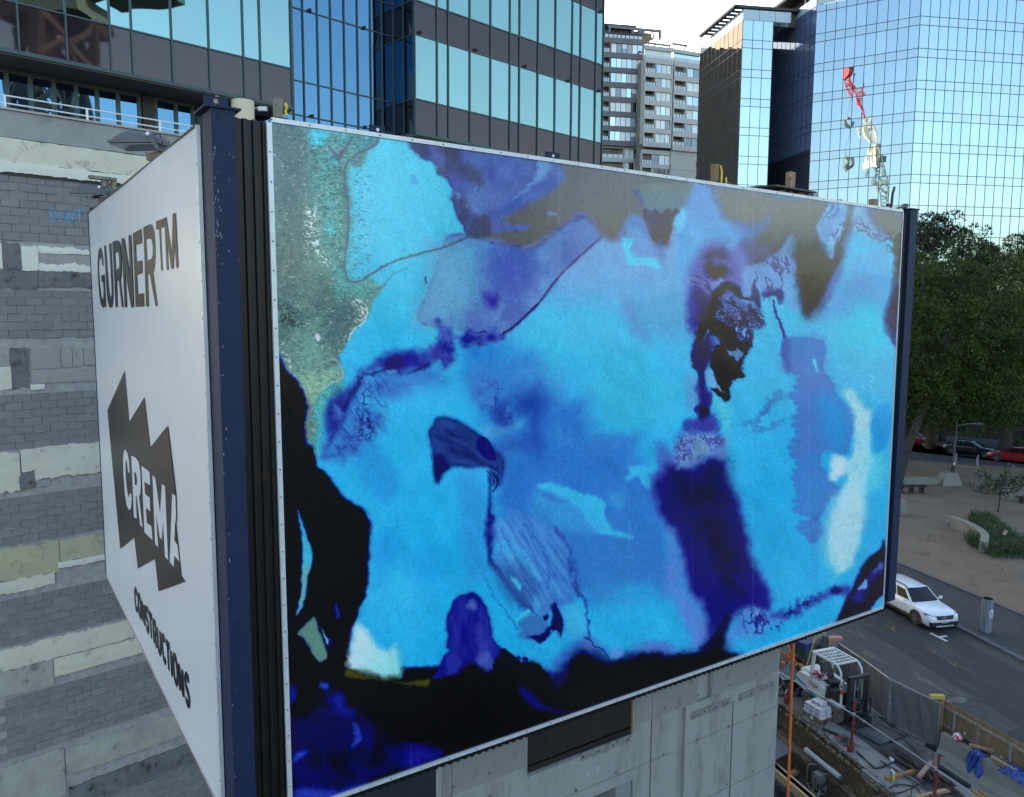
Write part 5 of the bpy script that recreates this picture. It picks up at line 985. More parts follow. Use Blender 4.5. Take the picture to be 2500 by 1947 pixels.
# ================================================================ CONCRETE CORE WALL under the art billboard
FC = FF.off(-.42)
cw = thing('concrete_wall', 'bare grey concrete core wall with formwork joints under the art billboard', 'wall', FC.p(6, 0, FZ))
CW = mat('core_concrete', (.30, .30, .28),   .85, (.235, .235, .222), .7, bump=.3, bsc=18, c3=(.165, .16, .145), sc3=1.4, thr=.57, detail=10, st=(1.8, 1.8, .4))
CWD = mat('core_concrete_stained', (.235, .235, .22), .88, (.19, .185, .17), .9, bump=.25, bsc=20, c3=(.14, .125, .11), sc3=2.5, thr=.64, detail=10)
PATCH = mat('rough_patch', (.24, .24, .215), .95, (.15, .148, .13), 7, bump=1, bsc=26, c3=(.09, .085, .075), sc3=9, thr=.6)
aR = FC.sz(1897, 1760)[0]; zTop = FF.sz(1400, 1700)[1]+.9; zTop = bl[1]+.6
s_ = lambda x, y, n=0: FC.sz(x, y, n)
pa0, pz1 = s_(1288, 1791); pz0 = s_(1288, 1892)[1]; pa1 = s_(1545, 1800)[0]; oa1, oz1 = s_(1545, 1904); oa0 = oa1-2.6
band = (s_(1668, 1800)[0]-.16, s_(1668, 1800)[0]+.05)
mb = MB(); zmid = pz0+.12
mb.holes(FC, 2.2, aR, FZ, zmid, [(oa0, oa1, FZ, oz1), (pa0, pa1, pz0, zmid), (band[0], band[1], FZ, zmid-.0)], 0, .07)
mb.holes(FC, 2.2, aR, zmid, zTop, [(pa0, pa1, zmid, zTop), (band[0]+.5, band[1]+.62, zmid, zTop)], 0, .07)
mb.quad(FC.p(aR, 0, FZ), FC.p(aR, 0, zTop), FC.p(aR, -.3, zTop), FC.p(aR, -.3, FZ)); obj('wall_face', mb, CW, cw)
mb = MB(); mb.fb(FC, band[0]-.05, band[1]+.05, -.1, -.072, FZ, zmid); mb.fb(FC, band[0]+.45, band[1]+.67, -.1, -.072, zmid, zTop); obj('recess_back', mb, CW, cw)
# upper pour: slightly darker, stained lift with its own joints
mb = MB(); zl = lambda a: zmid
for a0, a1 in ((2.3, pa0-.03), (pa1+.04, band[0]+.48), (band[1]+.64, aR-.02)): mb.fb(FC, a0, a1, .002, .012, zmid+.02, zTop)
obj('upper_pour', mb, CWD, cw)
mb = MB(); mb.fb(FC, pa0+.005, pa1-.03, -.07, -.03, pz0-.005, zTop); PLY = mat('black_formply', (.014, .013, .012), .4, (.024, .022, .02), 2.5, c3=(.09, .085, .08), sc3=3.2, thr=.68, st=(1, 1, .25)); obj('formply_infill', mb, PLY, cw)
mb = MB(); mb.fb(FC, pa1-.03, pa1-.004, -.07, .0, pz0+.02, zTop); obj('timber_edge', mb, TIMBER, cw)
mb = MB(); mb.fb(FC, pa0, pa1-.1, -.06, .004, pz0-.035, pz0-.004); obj('sill', mb, mat('sill_grey', (.13, .14, .15), .8), cw)
for x0, y0, x1, y1 in ((1418, 1855, 1540, 1820), (1686, 1755, 1782, 1715), (1803, 1710, 1890, 1672)):
    a0, z0 = s_(x0, y0); a1, _ = s_(x1, y1); k = MB(); k.fb(FC, a0, a1, -.004, .016, z0-.02, z0+.11); pt = obj('repair_patch', k, PATCH, cw)
    hb = MB(); n_ = 4
    for i in range(n_): hb.lathe(FC.p(a0+(a1-a0)*(i+.12)/(n_-.6), .0165, z0+.04), FC.n, [(0, .018), (.003, .016)], 8)
    obj('bolt_hole', hb, mat('hole_dark', (.02, .012, .01), .9), pt)
mb = MB(); TIE = mat('tie_cone', (.09, .095, .1), .9)
for x, y in ((1194, 1887), (1105, 1920), (1195, 1944), (1405, 1930), (1621, 1728), (1703, 1697), (1845, 1645), (1502, 1886), (1618, 1842), (1700, 1807), (1778, 1774), (1842, 1746), (1773, 1915), (1838, 1883), (1405, 1928), (1780, 1672)):
    a, z = s_(x, y); mb.lathe(FC.p(a, .013, z), FC.n, [(0, .022), (.004, .02)], 10)
obj('tie_holes', mb, TIE, cw, kind='stuff')
for x, y, r in ((1433, 1889, .055), (1459, 1879, .055), (1491, 1867, .03)):
    a, z = s_(x, y); k = MB(); k.lathe(FC.p(a, .001, z), FC.n, [(0, r), (.012, r*.95)], 16); obj('cast_in_cap', k, mat('cap_grey', (.4, .41, .43), .5, (.25, .26, .28), 20), cw)
# joint grooves as thin dark fillets
mb = MB()
for x, y, L in ((1592, 1700, 2.2), (1102, 1900, 1.2), (1786, 1800, 3)): a, z = s_(x, y); mb.fb(FC, a-.006, a+.006, .0, .0135, z-L, z+.7)
for z in (zmid-.75, zmid-1.95): mb.fb(FC, 2.3, band[0]-.06, 0, .003, z, z+.008); mb.fb(FC, band[1]+.06, aR-.02, 0, .003, z+.03, z+.038)
obj('joint_lines', mb, mat('joint_dark', (.09, .092, .09), .9), cw, kind='stuff')
mb = MB(); mb.fb(FC, oa1-.36, oa1-.02, -.9, -.02, FZ, oz1-.02); obj('door_jamb', mb, mat('jamb_grey', (.2, .21, .215), .8), cw)
mb = MB(); mb.fb(FC, oa0-.2, oa1+.1, -1.1, -.95, FZ, oz1+.4); obj('dark_interior', mb, mat('interior_timber', (.05, .03, .02), .9), cw)

# ================================================================ NEIGHBOUR'S PARTY WALL (left): concrete blocks with slab bands
b0 = at_depth(150, 765, 20.5); FW = Fac((b0.x, b0.y), 46.5)
w_ = lambda x, y, n=0: FW.sz(x, y, n)
pw = thing('party_wall', 'grey blockwork wall of the neighbouring building with cream slab bands', 'wall', FW.p(0, 0, FZ))
def zb(y): return w_(60, y)[1]
zPT, zPB = w_(0, 262)[1], w_(0, 335)[1]
A0, A1, AE, ZE = -3.6, 9.5, -2.0, 13.0      # lower end cut back, unseen, so low sky reflects in the white panel
BL_ = .40; BH = .20
bands = [(zb(427), zPB), (zb(705), zb(598)), (zb(947), zb(842)), (zb(1197), zb(1098)), (zb(1442), zb(1328)), (zb(1690), zb(1572)), (zb(1990), zb(1852))]
MORTAR = mat('mortar', (.42, .41, .38), .95, (.26, .25, .24), 5, bump=.6, bsc=40)
mb = MB(); mb.fb(FW, AE, A1, -.25, -.012, FZ, ZE-.003); mb.fb(FW, A0, A1, -.25, -.012, ZE, zPB); obj('backing_wall', mb, MORTAR, pw)
BM = [mat('block_%s' % n, c, .9, c2, 2.5, bump=.6, bsc=26, rnd=.07, c3=(.16, .155, .15), sc3=3.5, thr=.66) for n, c, c2 in (('grey', (.225, .215, .208), (.19, .18, .175)), ('mid', (.24, .23, .22), (.205, .195, .188)), ('dark', (.205, .197, .19), (.22, .21, .203)))]
cells = []
z = FZ; row = 0
def inband(z0, z1): return any(z1 > b[0]+.01 and z0 < b[1]-.01 for b in bands)
while z < zPB:
    if not inband(z, z+BH):
        k = 0; a = A0-(.2 if row % 2 else 0)
        while a < A1:
            if z > ZE or a > AE-.1: cells.append((a, z))
            a += BL_
    z += BH; row += 1
def vis(a, z):
    x, y = pix(FW.p(a+.2, 0, z+.1)); 
    if not (-30 < x < 530 and 0 < y < 1990): return False
    yl = 522-(x-216)*.811 if x > 216 else -1e9; yb = 1404+(x-260)*2.04
    return x < 216+(y-522)*.05 or y < yl or y > yb
vc = [c for c in cells if vis(*c)]; vc.sort(key=lambda c: -(pix(FW.p(c[0]+.2, 0, c[1]+.1))[1] < 1300)*1); pick = set(vc[:298])
mes = []
for m in BM:
    q = MB(); l, h = BL_-.012, BH-.014; q.hexa([(0, -.012, 0), (l, -.012, 0), (l, .03, 0), (0, .03, 0), (0, -.012, h), (l, -.012, h), (l, .03, h), (0, .03, h)])
    mes.append(mesh_of('block', q, m))
rz = math.atan2(FW.u.y, FW.u.x); base = pw.location
stuff = [MB(), MB(), MB()]
for c in cells:
    jn = random.uniform(-.010, .010); r = random.random(); i = 0 if r < .5 else (1 if r < .8 else 2)
    if c in pick:
        p = FW.p(c[0]+.006, -.0+jn, c[1]+.007)-base
        inst('block', mes[i], pw, p, (random.gauss(0, .004), random.gauss(0, .006), rz+random.gauss(0, .003)))
    elif -3.3 < c[0] < 9.5: stuff[i].fb(FW, c[0]+.006, c[0]+BL_-.006, -.03, .012+jn, c[1]+.007, c[1]+BH-.007)
for i in range(3): obj('blockwork', stuff[i], BM[i], pw, kind='stuff')
# squeezed-out mortar along the bed joints
mb = MB(); rows_ = sorted({c[1] for c in cells})
for z in rows_:
    if random.random() < .30: continue
    a = A0
    while a < 7.5:
        L = random.uniform(.1, .7); h = random.uniform(.006, .024)
        if random.random() < .62 and vis(a, z):
            n = max(2, int(L/.08)); top = []; bot = []
            for i in range(n+1):
                x = a+L*i/n; top.append((x, z+random.uniform(.0, h))); bot.append((x, z-random.uniform(.004, .012)))
            pr = random.uniform(.02, .045); mb.sheet([[FW.p(x, .004, q) for x, q in top], [FW.p(x, pr, (q+q2)/2) for (x, q), (_, q2) in zip(top, bot)], [FW.p(x, .004, q) for x, q in bot]])
        a += L+random.uniform(.02, .4)
obj('mortar_squeeze', mb, MORTAR, pw, kind='stuff')
mb = MB()
for c in cells:
    if random.random() < .16 and vis(*c):
        z0 = c[1]; z1 = z0+BH; x = c[0]; w = random.uniform(.006, .016); mb.sheet([[FW.p(x-w, .005, z0), FW.p(x, .022, z0+.02), FW.p(x+w, .005, z0)], [FW.p(x-w*.6, .005, z1), FW.p(x, .018, z1-.03), FW.p(x+w*.5, .005, z1)]])
obj('mortar_perpends', mb, MORTAR, pw, kind='stuff')
# slab bands
CREAM = mat('cream_render', (.69, .64, .50), .85, (.58, .535, .42), 1.5, bump=.3, bsc=9, c3=(.22, .21, .17), sc3=3.2, thr=.66, detail=10)
CREAMW = mat('pale_cream_render', (.76, .72, .60), .85, (.66, .62, .52), 1.2, bump=.25, bsc=9, c3=(.3, .3, .25), sc3=4.5, thr=.70, detail=10)
OCHRE = mat('ochre_render', (.50, .44, .25), .88, (.42, .38, .26), 1.6, bump=.4, bsc=10, c3=(.2, .19, .16), sc3=2.6, thr=.62, detail=10)
BEIGE = mat('bare_beige', (.36, .33, .29), .9, (.3, .28, .25), 2.5, bump=.3, bsc=16, c3=(.16, .14, .12), sc3=4, thr=.67)
MOULD = mat('mouldy_render', (.44, .43, .34), .9, (.29, .28, .24), 1.8, bump=.4, bsc=8, c3=(.04, .04, .035), sc3=1.5, thr=.66, detail=10)
DARKC = mat('dark_scarred_concrete', (.13, .125, .12), .92, (.19, .18, .172), 2.2, bump=1, bsc=9, c3=(.025, .023, .022), sc3=3.5, thr=.6, detail=10)
def ragged(a0, a1, z0, z1, m, n=.02, rt_=.02, rb=.02, name='slab_band', step=.05, side=.01, n0=-.02):
    """plate with ragged edges; photo-free, in wall metres"""
    k = max(2, int((a1-a0)/step)); top = []; bot = []
    rt_a = 0; rb_a = 0
    for i in range(k+1):
        a = a0+(a1-a0)*i/k; rt_a = .65*rt_a+random.gauss(0, rt_*.9); rb_a = .65*rb_a+random.gauss(0, rb*.9)
        top.append((a, z1+rt_a)); bot.append((a, z0+rb_a))
    mb = MB(); fr = [[FW.p(a, n+random.uniform(-.004, .004), z) for a, z in top], [FW.p(a, n+.006, (z+z2)/2) for (a, z), (_, z2) in zip(top, bot)], [FW.p(a, n+random.uniform(-.004, .004), z) for a, z in bot]]
    mb.sheet([[FW.p(a, n0, z) for a, z in top]]+fr+[[FW.p(a, n0, z) for a, z in bot]])
    for i in (0, k): mb.quad(FW.p(top[i][0], n0, top[i][1]), FW.p(top[i][0], n, top[i][1]), FW.p(bot[i][0], n, bot[i][1]), FW.p(bot[i][0], n0, bot[i][1]))
    return obj(name, mb, m, pw)
ax = lambda px_, y=800: w_(px_, y)[0]
def zz_(y, x=60): return w_(x, y)[1]
# parapet: plain concrete upstand
PAR = mat('parapet_concrete', (.35, .345, .32), .85, (.27, .265, .25), 1.0, bump=.3, bsc=14, c3=(.14, .14, .135), sc3=1.3, thr=.62, detail=10)
jx = ax(354, 350)
for a0, a1 in ((A0, jx-.012), (jx+.012, A1)):
    mb = MB(); mb.fb(FW, a0, a1, -.25, .05, zPB+.012, zPT-.06); obj('parapet_panel', mb, PAR, pw)
mb = MB(); mb.fb(FW, A0, A1, -.3, .1, zPT-.05, zPT); obj('coping', mb, mat('pink_coping', (.42, .38, .35), .85), pw)
mb = MB(); mb.fb(FW, A0, A1, -.02, .03, zPB-.005, zPB+.008); obj('shadow_gap', mb, BLACK, pw)
ragged(A0, A1, zz_(400), zPB-.01, CREAM, .07, .004, .01)
ragged(A0, A1, zz_(426), zz_(401), CREAMW, .11, .01, .012, 'slab_nosing')
mb = MB(); mb.fb(FW, A0, A1, -.02, .05, zz_(432), zz_(427.5)); obj('shadow_gap', mb, BLACK, pw)
# band 2
ragged(ax(-60, 630), ax(5, 630), zz_(660), zz_(598), CREAMW, .02, .02, .02)
ragged(ax(6, 630), ax(50, 630), zz_(705), zz_(595), DARKC, -.0, .02, .02, 'broken_pier')
ragged(ax(52, 620), ax(92, 620), zz_(660), zz_(600), CREAMW, .035, .015, .01)
ragged(ax(92.5, 620), ax(330, 620), zz_(616), zz_(602), CREAMW, .035, .02, .01)
ragged(ax(93, 620), ax(330, 620), zz_(650), zz_(616.5), BEIGE, .012, .004, .01, 'bare_patch')
ragged(ax(92.5, 620), ax(330, 620), zz_(660), zz_(643), CREAMW, .03, .03, .008)
ragged(ax(-60, 680), ax(92, 690), zz_(707), zz_(661), DARKC, .01, .015, .03, 'scarred_strip')
ragged(ax(92.5, 680), ax(330, 680), zz_(688), zz_(662), DARKC, .015, .01, .01, 'scarred_strip'); ragged(ax(92.5, 680), ax(330, 680), zz_(700), zz_(689), DARKC, .03, .004, .01, 'scarred_strip')
# band 3
ragged(ax(-60, 900), ax(24, 900), zz_(893), zz_(846), BEIGE, .01, .02, .004, 'bare_patch'); ragged(ax(-60, 900), ax(26, 900), zz_(950), zz_(894), CREAM, .02, .006, .01, 'slab_panel')
ragged(ax(27, 900), ax(71, 900), zz_(952), zz_(850), DARKC, .0, .02, .03, 'broken_pier')
xs = [74, 147, 176, 203, 330]
for i in range(4): ragged(ax(xs[i], 870)+.006, ax(xs[i+1], 870)-.006, zz_(902-i*1.5), zz_(853), BEIGE, .02+.004*i, .006, .006, 'slab_panel')
ragged(ax(76, 920), ax(330, 920), zz_(938), zz_(905), BEIGE, .03, .01, .006, 'slab_panel')
ragged(ax(74, 945), ax(108, 945), zz_(953), zz_(940), CREAMW, .035, .004, .004, 'slab_panel')
# band 4
ragged(ax(-60, 1150), ax(48, 1150), zz_(1197), zz_(1100), CREAM, .05, .02, .02); ragged(ax(51, 1130), ax(300, 1130), zz_(1176), zz_(1096), CREAM, .045, .015, .02)
ragged(ax(46, 1170), ax(84, 1170), zz_(1192), zz_(1152), DARKC, .052, .02, .02, 'broken_pocket')
ragged(ax(86, 1185), ax(122, 1185), zz_(1192), zz_(1177), BEIGE, .03, .01, .01, 'slab_panel')
# band 5
ragged(ax(-60, 1370), ax(145, 1370), zz_(1410), zz_(1332), OCHRE, .03, .025, .02); ragged(ax(147, 1370), ax(330, 1370), zz_(1388), zz_(1334), OCHRE, .04, .012, .01)
ragged(ax(-60, 1420), ax(133, 1420), zz_(1440), zz_(1411), CREAM, .045, .015, .015); ragged(ax(142, 1400), ax(330, 1400), zz_(1404), zz_(1389), CREAMW, .05, .006, .008)
# band 6
ragged(ax(-60, 1610), ax(330, 1610), zz_(1625), zz_(1575), CREAM, .035, .02, .01); ragged(ax(-60, 1650), ax(130, 1650), zz_(1688), zz_(1626), MOULD, .045, .006, .01); ragged(ax(132, 1650), ax(390, 1640), zz_(1672), zz_(1628), CREAM, .05, .006, .006)
# band 7 and the dark beam under it
ragged(ax(-60, 1880), ax(158, 1880), zz_(1975), zz_(1855), MOULD, .04, .015, .01); ragged(ax(160, 1870), ax(500, 1840), zz_(1930), zz_(1862), MOULD, .05, .015, .01)
ragged(ax(170, 1950), ax(520, 1900), zz_(2010), zz_(1962), DARKC, .10, .01, .02, 'scarred_beam')
# graffiti tag on the blocks
GR = mat('blue_spray_paint', (.09, .32, .52), .7)
mb = MB()
for st_ in ([(121, 507), (123, 540)], [(121, 507), (134, 515), (137, 530), (124, 541)], [(149, 520), (143, 530), (148, 541), (157, 541), (161, 530), (156, 519), (149, 520)], [(165, 543), (167, 516), (177, 542), (180, 515)], [(183, 515), (206, 513)], [(192, 514), (194, 542)]):
    Q = [FW.sz(*p) for p in st_]
    for p, q in zip(Q, Q[1:]):
        d = Vector((q[0]-p[0], q[1]-p[1])); d.normalize(); n_ = Vector((-d.y, d.x))*random.uniform(.012, .018); e = d*.008
        mb.quad(*[FW.p(a, .021, z) for a, z in ((p[0]-e.x+n_.x, p[1]-e.y+n_.y), (q[0]+e.x+n_.x, q[1]+e.y+n_.y), (q[0]+e.x-n_.x, q[1]+e.y-n_.y), (p[0]-e.x-n_.x, p[1]-e.y-n_.y))])
obj('graffiti', mb, GR, pw)
# terrace behind the parapet, and its railing
mb = MB(); mb.fb(FW, A0, 14, -6, -.3, zPT-1.2, zPT-.9); obj('terrace_slab', mb, PAR, pw)
rl = thing('railing', 'white two-rail metal railing on the parapet of the block wall', 'railing', FW.p(0, -.1, zPT))
RW = mat('white_rail', (.75, .77, .78), .4)
z1r, z2r = w_(0, 229)[1], w_(0, 248)[1]
for z in (z1r, z2r): mb = MB(); mb.tube([FW.p(A0, -.1, z), FW.p(12, -.1, z)], .02, 8); obj('rail', mb, RW, rl)
for x in (14, 214, 391, -180, 560): a = ax(x, 250); mb = MB(); mb.fb(FW, a-.025, a+.025, -.125, -.075, zPT-.1, z1r); obj('post', mb, RW, rl)
# ================================================================ GLASS OFFICE TOWER behind the wall
t0 = at_depth(1012, 765, 28.8); FT = Fac((t0.x, t0.y), 45.4)
T_ = lambda x, y, n=0: FT.sz(x, y, n)
tw = thing('office_tower', 'teal mirror-glass office building with mauve spandrel bands, top left', 'building', FT.p(0, -6, 0))
GL = mirror_glass('teal_mirror_glass', (.30, .47, .44), wob=.010, wsc=.5, f0=.82)
GLB = mirror_glass('blue_mirror_glass', (.13, .27, .40), wob=.010, wsc=.5, f0=.75)
SPN = mirror_glass('mauve_spandrel_glass', (.092, .073, .072), rough=.03, wob=.010, wsc=.5, dark=(.09, .08, .092), f0=.75)
MUL = mat('teal_mullion', (.055, .085, .085), .45, metal=.3)
zS, zG, zT = T_(1012, 323)[1], T_(1012, 241)[1], T_(1012, 83.7)[1]; PER = zT-zS; zS2 = zT; 
SP = zG-zS; lev = []
for k in range(4): lev.append((zS+PER*k, zS+PER*k+SP, zS+PER*(k+1)))
yy_ = 155.7
colR = [T_(650+.3892*z, y)[0] for z, y in ((930, 165), (1070, 170), (1140, 180), (1275, 200), (1405, 210), (1525, 222), (1585, 228), (1700, 240), (1808, 250), (1912, 258), (1964, 262), (2060, 275), (2106, 280))]
W_ = colR[2:]; 
colR += [colR[-1]+.55*k for k in ()]
colL = [T_(.3434*z, y)[0] for z, y in ((125, 60), (470, 90), (785, 120), (940, 135), (1225, 160), (1490, 185), (1735, 205), (1855, 215), (2078, 240))]
stepL = colL[2]-colL[1]
colL = [colL[0]-1.6*k for k in (6, 5, 4, 3, 2, 1)]+colL  # columns added out of view, blocking high sky in the white panel's reflection
zTOP = 31.0
npan = [0]
def curtain(F, cols, levels, pg, ps, th, parent, mw=.042, mn=.05, jit=.0022):
    """glass and spandrel panes one by one, and the mullion grid"""
    gb = MB()
    for (z0, z1, z2) in levels:
        for i in range(len(cols)-1):
            a0, a1 = cols[i]+mw/2, cols[i+1]-mw/2
            for b0, b1, m, nm in ((z0, z1, ps, 'spandrel_panel'), (z1, z2, pg, 'glass_pane')):
                if m is None or b0 > zTOP: continue
                q = MB(); b1 = min(b1, zTOP); o = F.p(0, 0, 0); tx, tz = random.gauss(0, jit), random.gauss(0, jit)
                ca, cz = (a0+a1)/2, (b0+b1)/2
                f = lambda a, z, d: F.p(a, d+(a-ca)*tx+(z-cz)*tz, z)
                e = mw/2
                q.hexa([f(a0, b0+e, -.03), f(a1, b0+e, -.03), f(a1, b0+e, 0), f(a0, b0+e, 0), f(a0, b1-e, -.03), f(a1, b1-e, -.03), f(a1, b1-e, 0), f(a0, b1-e, 0)])
                obj(nm, q, m, parent); npan[0] += 1
        for z in (z0, z1): gb.fb(F, cols[0], cols[-1], -.04, mn*.6, z-mw/2, z+mw/2)
    for a in cols: gb.fb(F, a-mw/2, a+mw/2, -.06, mn, levels[0][0], min(levels[-1][2], zTOP))
    gb.fb(F, cols[0], cols[-1], -.3, -.07, levels[0][0], zTOP)
    obj('mullion_grid', gb, MUL, parent, kind='stuff')
curtain(FT, colR, lev, GL, SPN, 0, tw)
curtain(FT, colL, lev, GL, SPN, 0, tw)
# return walls (perpendicular), recessed bay
FRr = Fac(FT.p(colR[0], 0, 0)[:2], 45.4-90)            # along -n, facing left
FRr.n = -FRr.n if FRr.n.dot(FT.u) > 0 else FRr.n
inn = FRr.sz(650+.3892*800, 160)[0]
GLD = mirror_glass('dark_return_glass', (.035, .08, .14), wob=.01, dark=(.003, .006, .012), f0=.7); SPD = mirror_glass('dark_return_spandrel', (.05, .04, .04), dark=(.012, .01, .011), f0=.6)
curtain(FRr, [0.02, inn*.5, inn], lev, GLD, SPD, 0, tw)
FB = FT.off(-inn)
B_ = lambda x, y: FB.sz(x, y)
colB = [B_(650+.3892*z, y)[0] for z, y in ((160, 90), (230, 105), (322, 125), (405, 140), (490, 155), (573, 170), (655, 185), (725, 195), (800, 205))]
colB = [colB[0]-.8*k for k in (4, 3, 2, 1)]+colB
zq = [B_(650+.3892*160, .3892*y)[1] for y in (715, 500, 45)]
h1 = zq[1]-zq[0]; h2 = zq[2]-zq[1]
lv = [(zq[0]-h2-h1, zq[0]-h2, zq[0]), (zq[0], zq[1], zq[2]), (zq[2], zq[2]+h1, zq[2]+h1+h2), (zq[2]+h1+h2, zq[2]+2*h1+h2, zq[2]+2*h1+2*h2)]
lv = [(a-.0, b, c) for a, b, c in lv]
curtain(FB, colB, lv, GLB, GLB, 0, tw)
FLr = Fac(FT.p(colL[-1], 0, 0)[:2], 45.4-90); FLr.n = FLr.n if FLr.n.dot(FT.u) > 0 else -FLr.n
curtain(FLr, [.02, inn], lev, GLB, SPN, 0, tw)
# soffit, body, right flank, roof
SOF = mat('soffit', (.16, .15, .15), .8)
mb = MB(); mb.fb(FT, colL[0], colL[-1], -1.6, -.0, zS-.12, zS-.03); mb.fb(FT, colR[0], colR[-1]+.02, -4, -.0, zS-.12, zS-.03); obj('soffit', mb, SOF, tw)
for c0_, c1_ in ((colL[0], colL[-1]), (colR[0]-.02, colR[-1]+.03)): mb = MB(); mb.fb(FT, c0_, c1_, -.06, .07, zS-.09, zS-.025); obj('soffit_edge', mb, MUL, tw)
BRN = mat('brown_flank', (.095, .082, .07), .8, (.08, .068, .058), .6)
mb = MB(); mb.fb(FT, colR[0]+.1, colR[-1]-.06, -45, -inn-.35, 0, zTOP-.5); mb.fb(FT, colL[0], colR[0]+.1, -45, -inn-.35, zS-.1, zTOP-.5); mb.fb(FT, colL[6], colR[0], -14, -2.4, 0, zS+1); obj('core_body', mb, BRN, tw)
mb = MB(); mb.fb(FT, colR[-1]-.05, colR[-1]+.02, -inn-.4, -.31, zS, zTOP); obj('flank_edge', mb, MUL, tw)
# recessed storey under the overhang: tall windows
FU = FT.off(-1.3)
U_ = lambda x, y: FU.sz(x, y)
zu0, zu1 = zPT-1.0, zS-.13
cu = [U_(.3434*z, y)[0] for z, y in ((-30, 195), (45, 200), (215, 210), (380, 220), (540, 230), (690, 250), (840, 260), (990, 270))]
cu2 = [U_(.3434*z, y)[0] for z, y in ((1105, 270), (1250, 280), (1370, 290), (1500, 300), (1640, 310), (1790, 315), (1950, 320), (2100, 325))]
for cc in (cu, cu2):
    for i in range(len(cc)-1): q = MB(); q.fb(FU, cc[i]+.05, cc[i+1]-.05, -.05, 0, zu0, zu1-.12); obj('tall_window', q, GLB, tw)
    q = MB()
    for a in cc: q.fb(FU, a-.05, a+.05, -.08, .05, zu0, zu1)
    q.fb(FU, cc[0], cc[-1], -.08, .04, zu1-.12, zu1); obj('window_frame', q, MUL, tw)
mb = MB(); mb.fb(FU, cu[-1]+.06, cu2[0]-.06, -.3, .12, zu0, zu1); obj('dark_pier', mb, mat('dark_brown', (.02, .014, .011), .5), tw)
mb = MB(); mb.fb(FT, cu2[-1], colR[-1], -4, -3.6, zu0-3, zu1); mb.fb(FU, cu[0], cu2[-1], -.6, -.2, zu0-3, zu1); obj('recess_wall', mb, mat('dark_recess', (.03, .035, .04), .6), tw)
CRM = mat('cream_column_paint', (.72, .62, .43), .7, (.66, .57, .39), 1)
for px_, py_ in ((592, 247), (1058, 352)):
    p = hz(px_, py_, zS-.12); d = p.dot(fw); r = 29*d/F_PX; mb = MB(); mb.tube([(p.x, p.y, zS-6), (p.x, p.y, zS-.125)], r, 28); obj('round_column', mb, CRM, tw, True)
p = hz(628, 256, zS-.12)
mb = MB(); mb.bar(p+Vector((-.2, 0, -.12)), p+Vector((.1, -.05, -.1)), .03, .03); mb.bx(p.x+.05, p.x+.3, p.y-.12, p.y+.02, p.z-.2, p.z-.08); obj('security_camera', mb, WHITE, tw)
# little facade lights on the transoms
FLM = mat('facade_lamp', (.03, .035, .04), .4)
def dome(F, x, y, dn=0):
    a, z = F.sz(x, y); mb = MB(); mb.lathe(F.p(a, .05, z), F.n, [(0, .055), (.05, .05), (.08, .03)], 10); mb.fb(F, a-.07, a+.07, .04, .08, z-.06, z-.03); obj('facade_light', mb, FLM, tw)
for x, y in ((1024, 80), (1160, 123.5), (1280, 163), (1385, 198), (1461, 223), (1465, 29)): dome(FT, x, y-1)
for x, y in ((754, 27), (887, 69), (760, 285), (890, 312)): dome(FB, x, y-1)
# ================================================================ APARTMENT BLOCK far behind
g0 = at_depth(1470, 765, 165); FA1 = Fac((g0.x, g0.y), 79)
ap = thing('apartment_block', 'pale concrete apartment block with balconies and blinds between the glass towers', 'building', FA1.p(10, -8, 0))
APC = mat('apartment_pale', (.5, .47, .42), .85, (.44, .415, .37), .3, bump=.1); APD = mat('apartment_taupe', (.17, .155, .155), .85, (.15, .135, .135), .3)
AWIN = [mat('blind_white', (.8, .82, .78), .35, (.68, .7, .67), .8, spec=.7, rnd=.14), mirror_glass('apartment_glass', (.55, .66, .70), .03, .01, .3, f0=.6, rnd=.2), mat('window_grey', (.22, .27, .31), .2, spec=.8, rnd=.3)]
ABAL = mat('balcony_glass', (.55, .62, .63), .15, (.4, .47, .48), .5, spec=.7); ADK = mat('balcony_recess', (.12, .105, .09), .9, (.3, .27, .22), .35); ARL = mat('balcony_rail', (.05, .05, .055), .6)
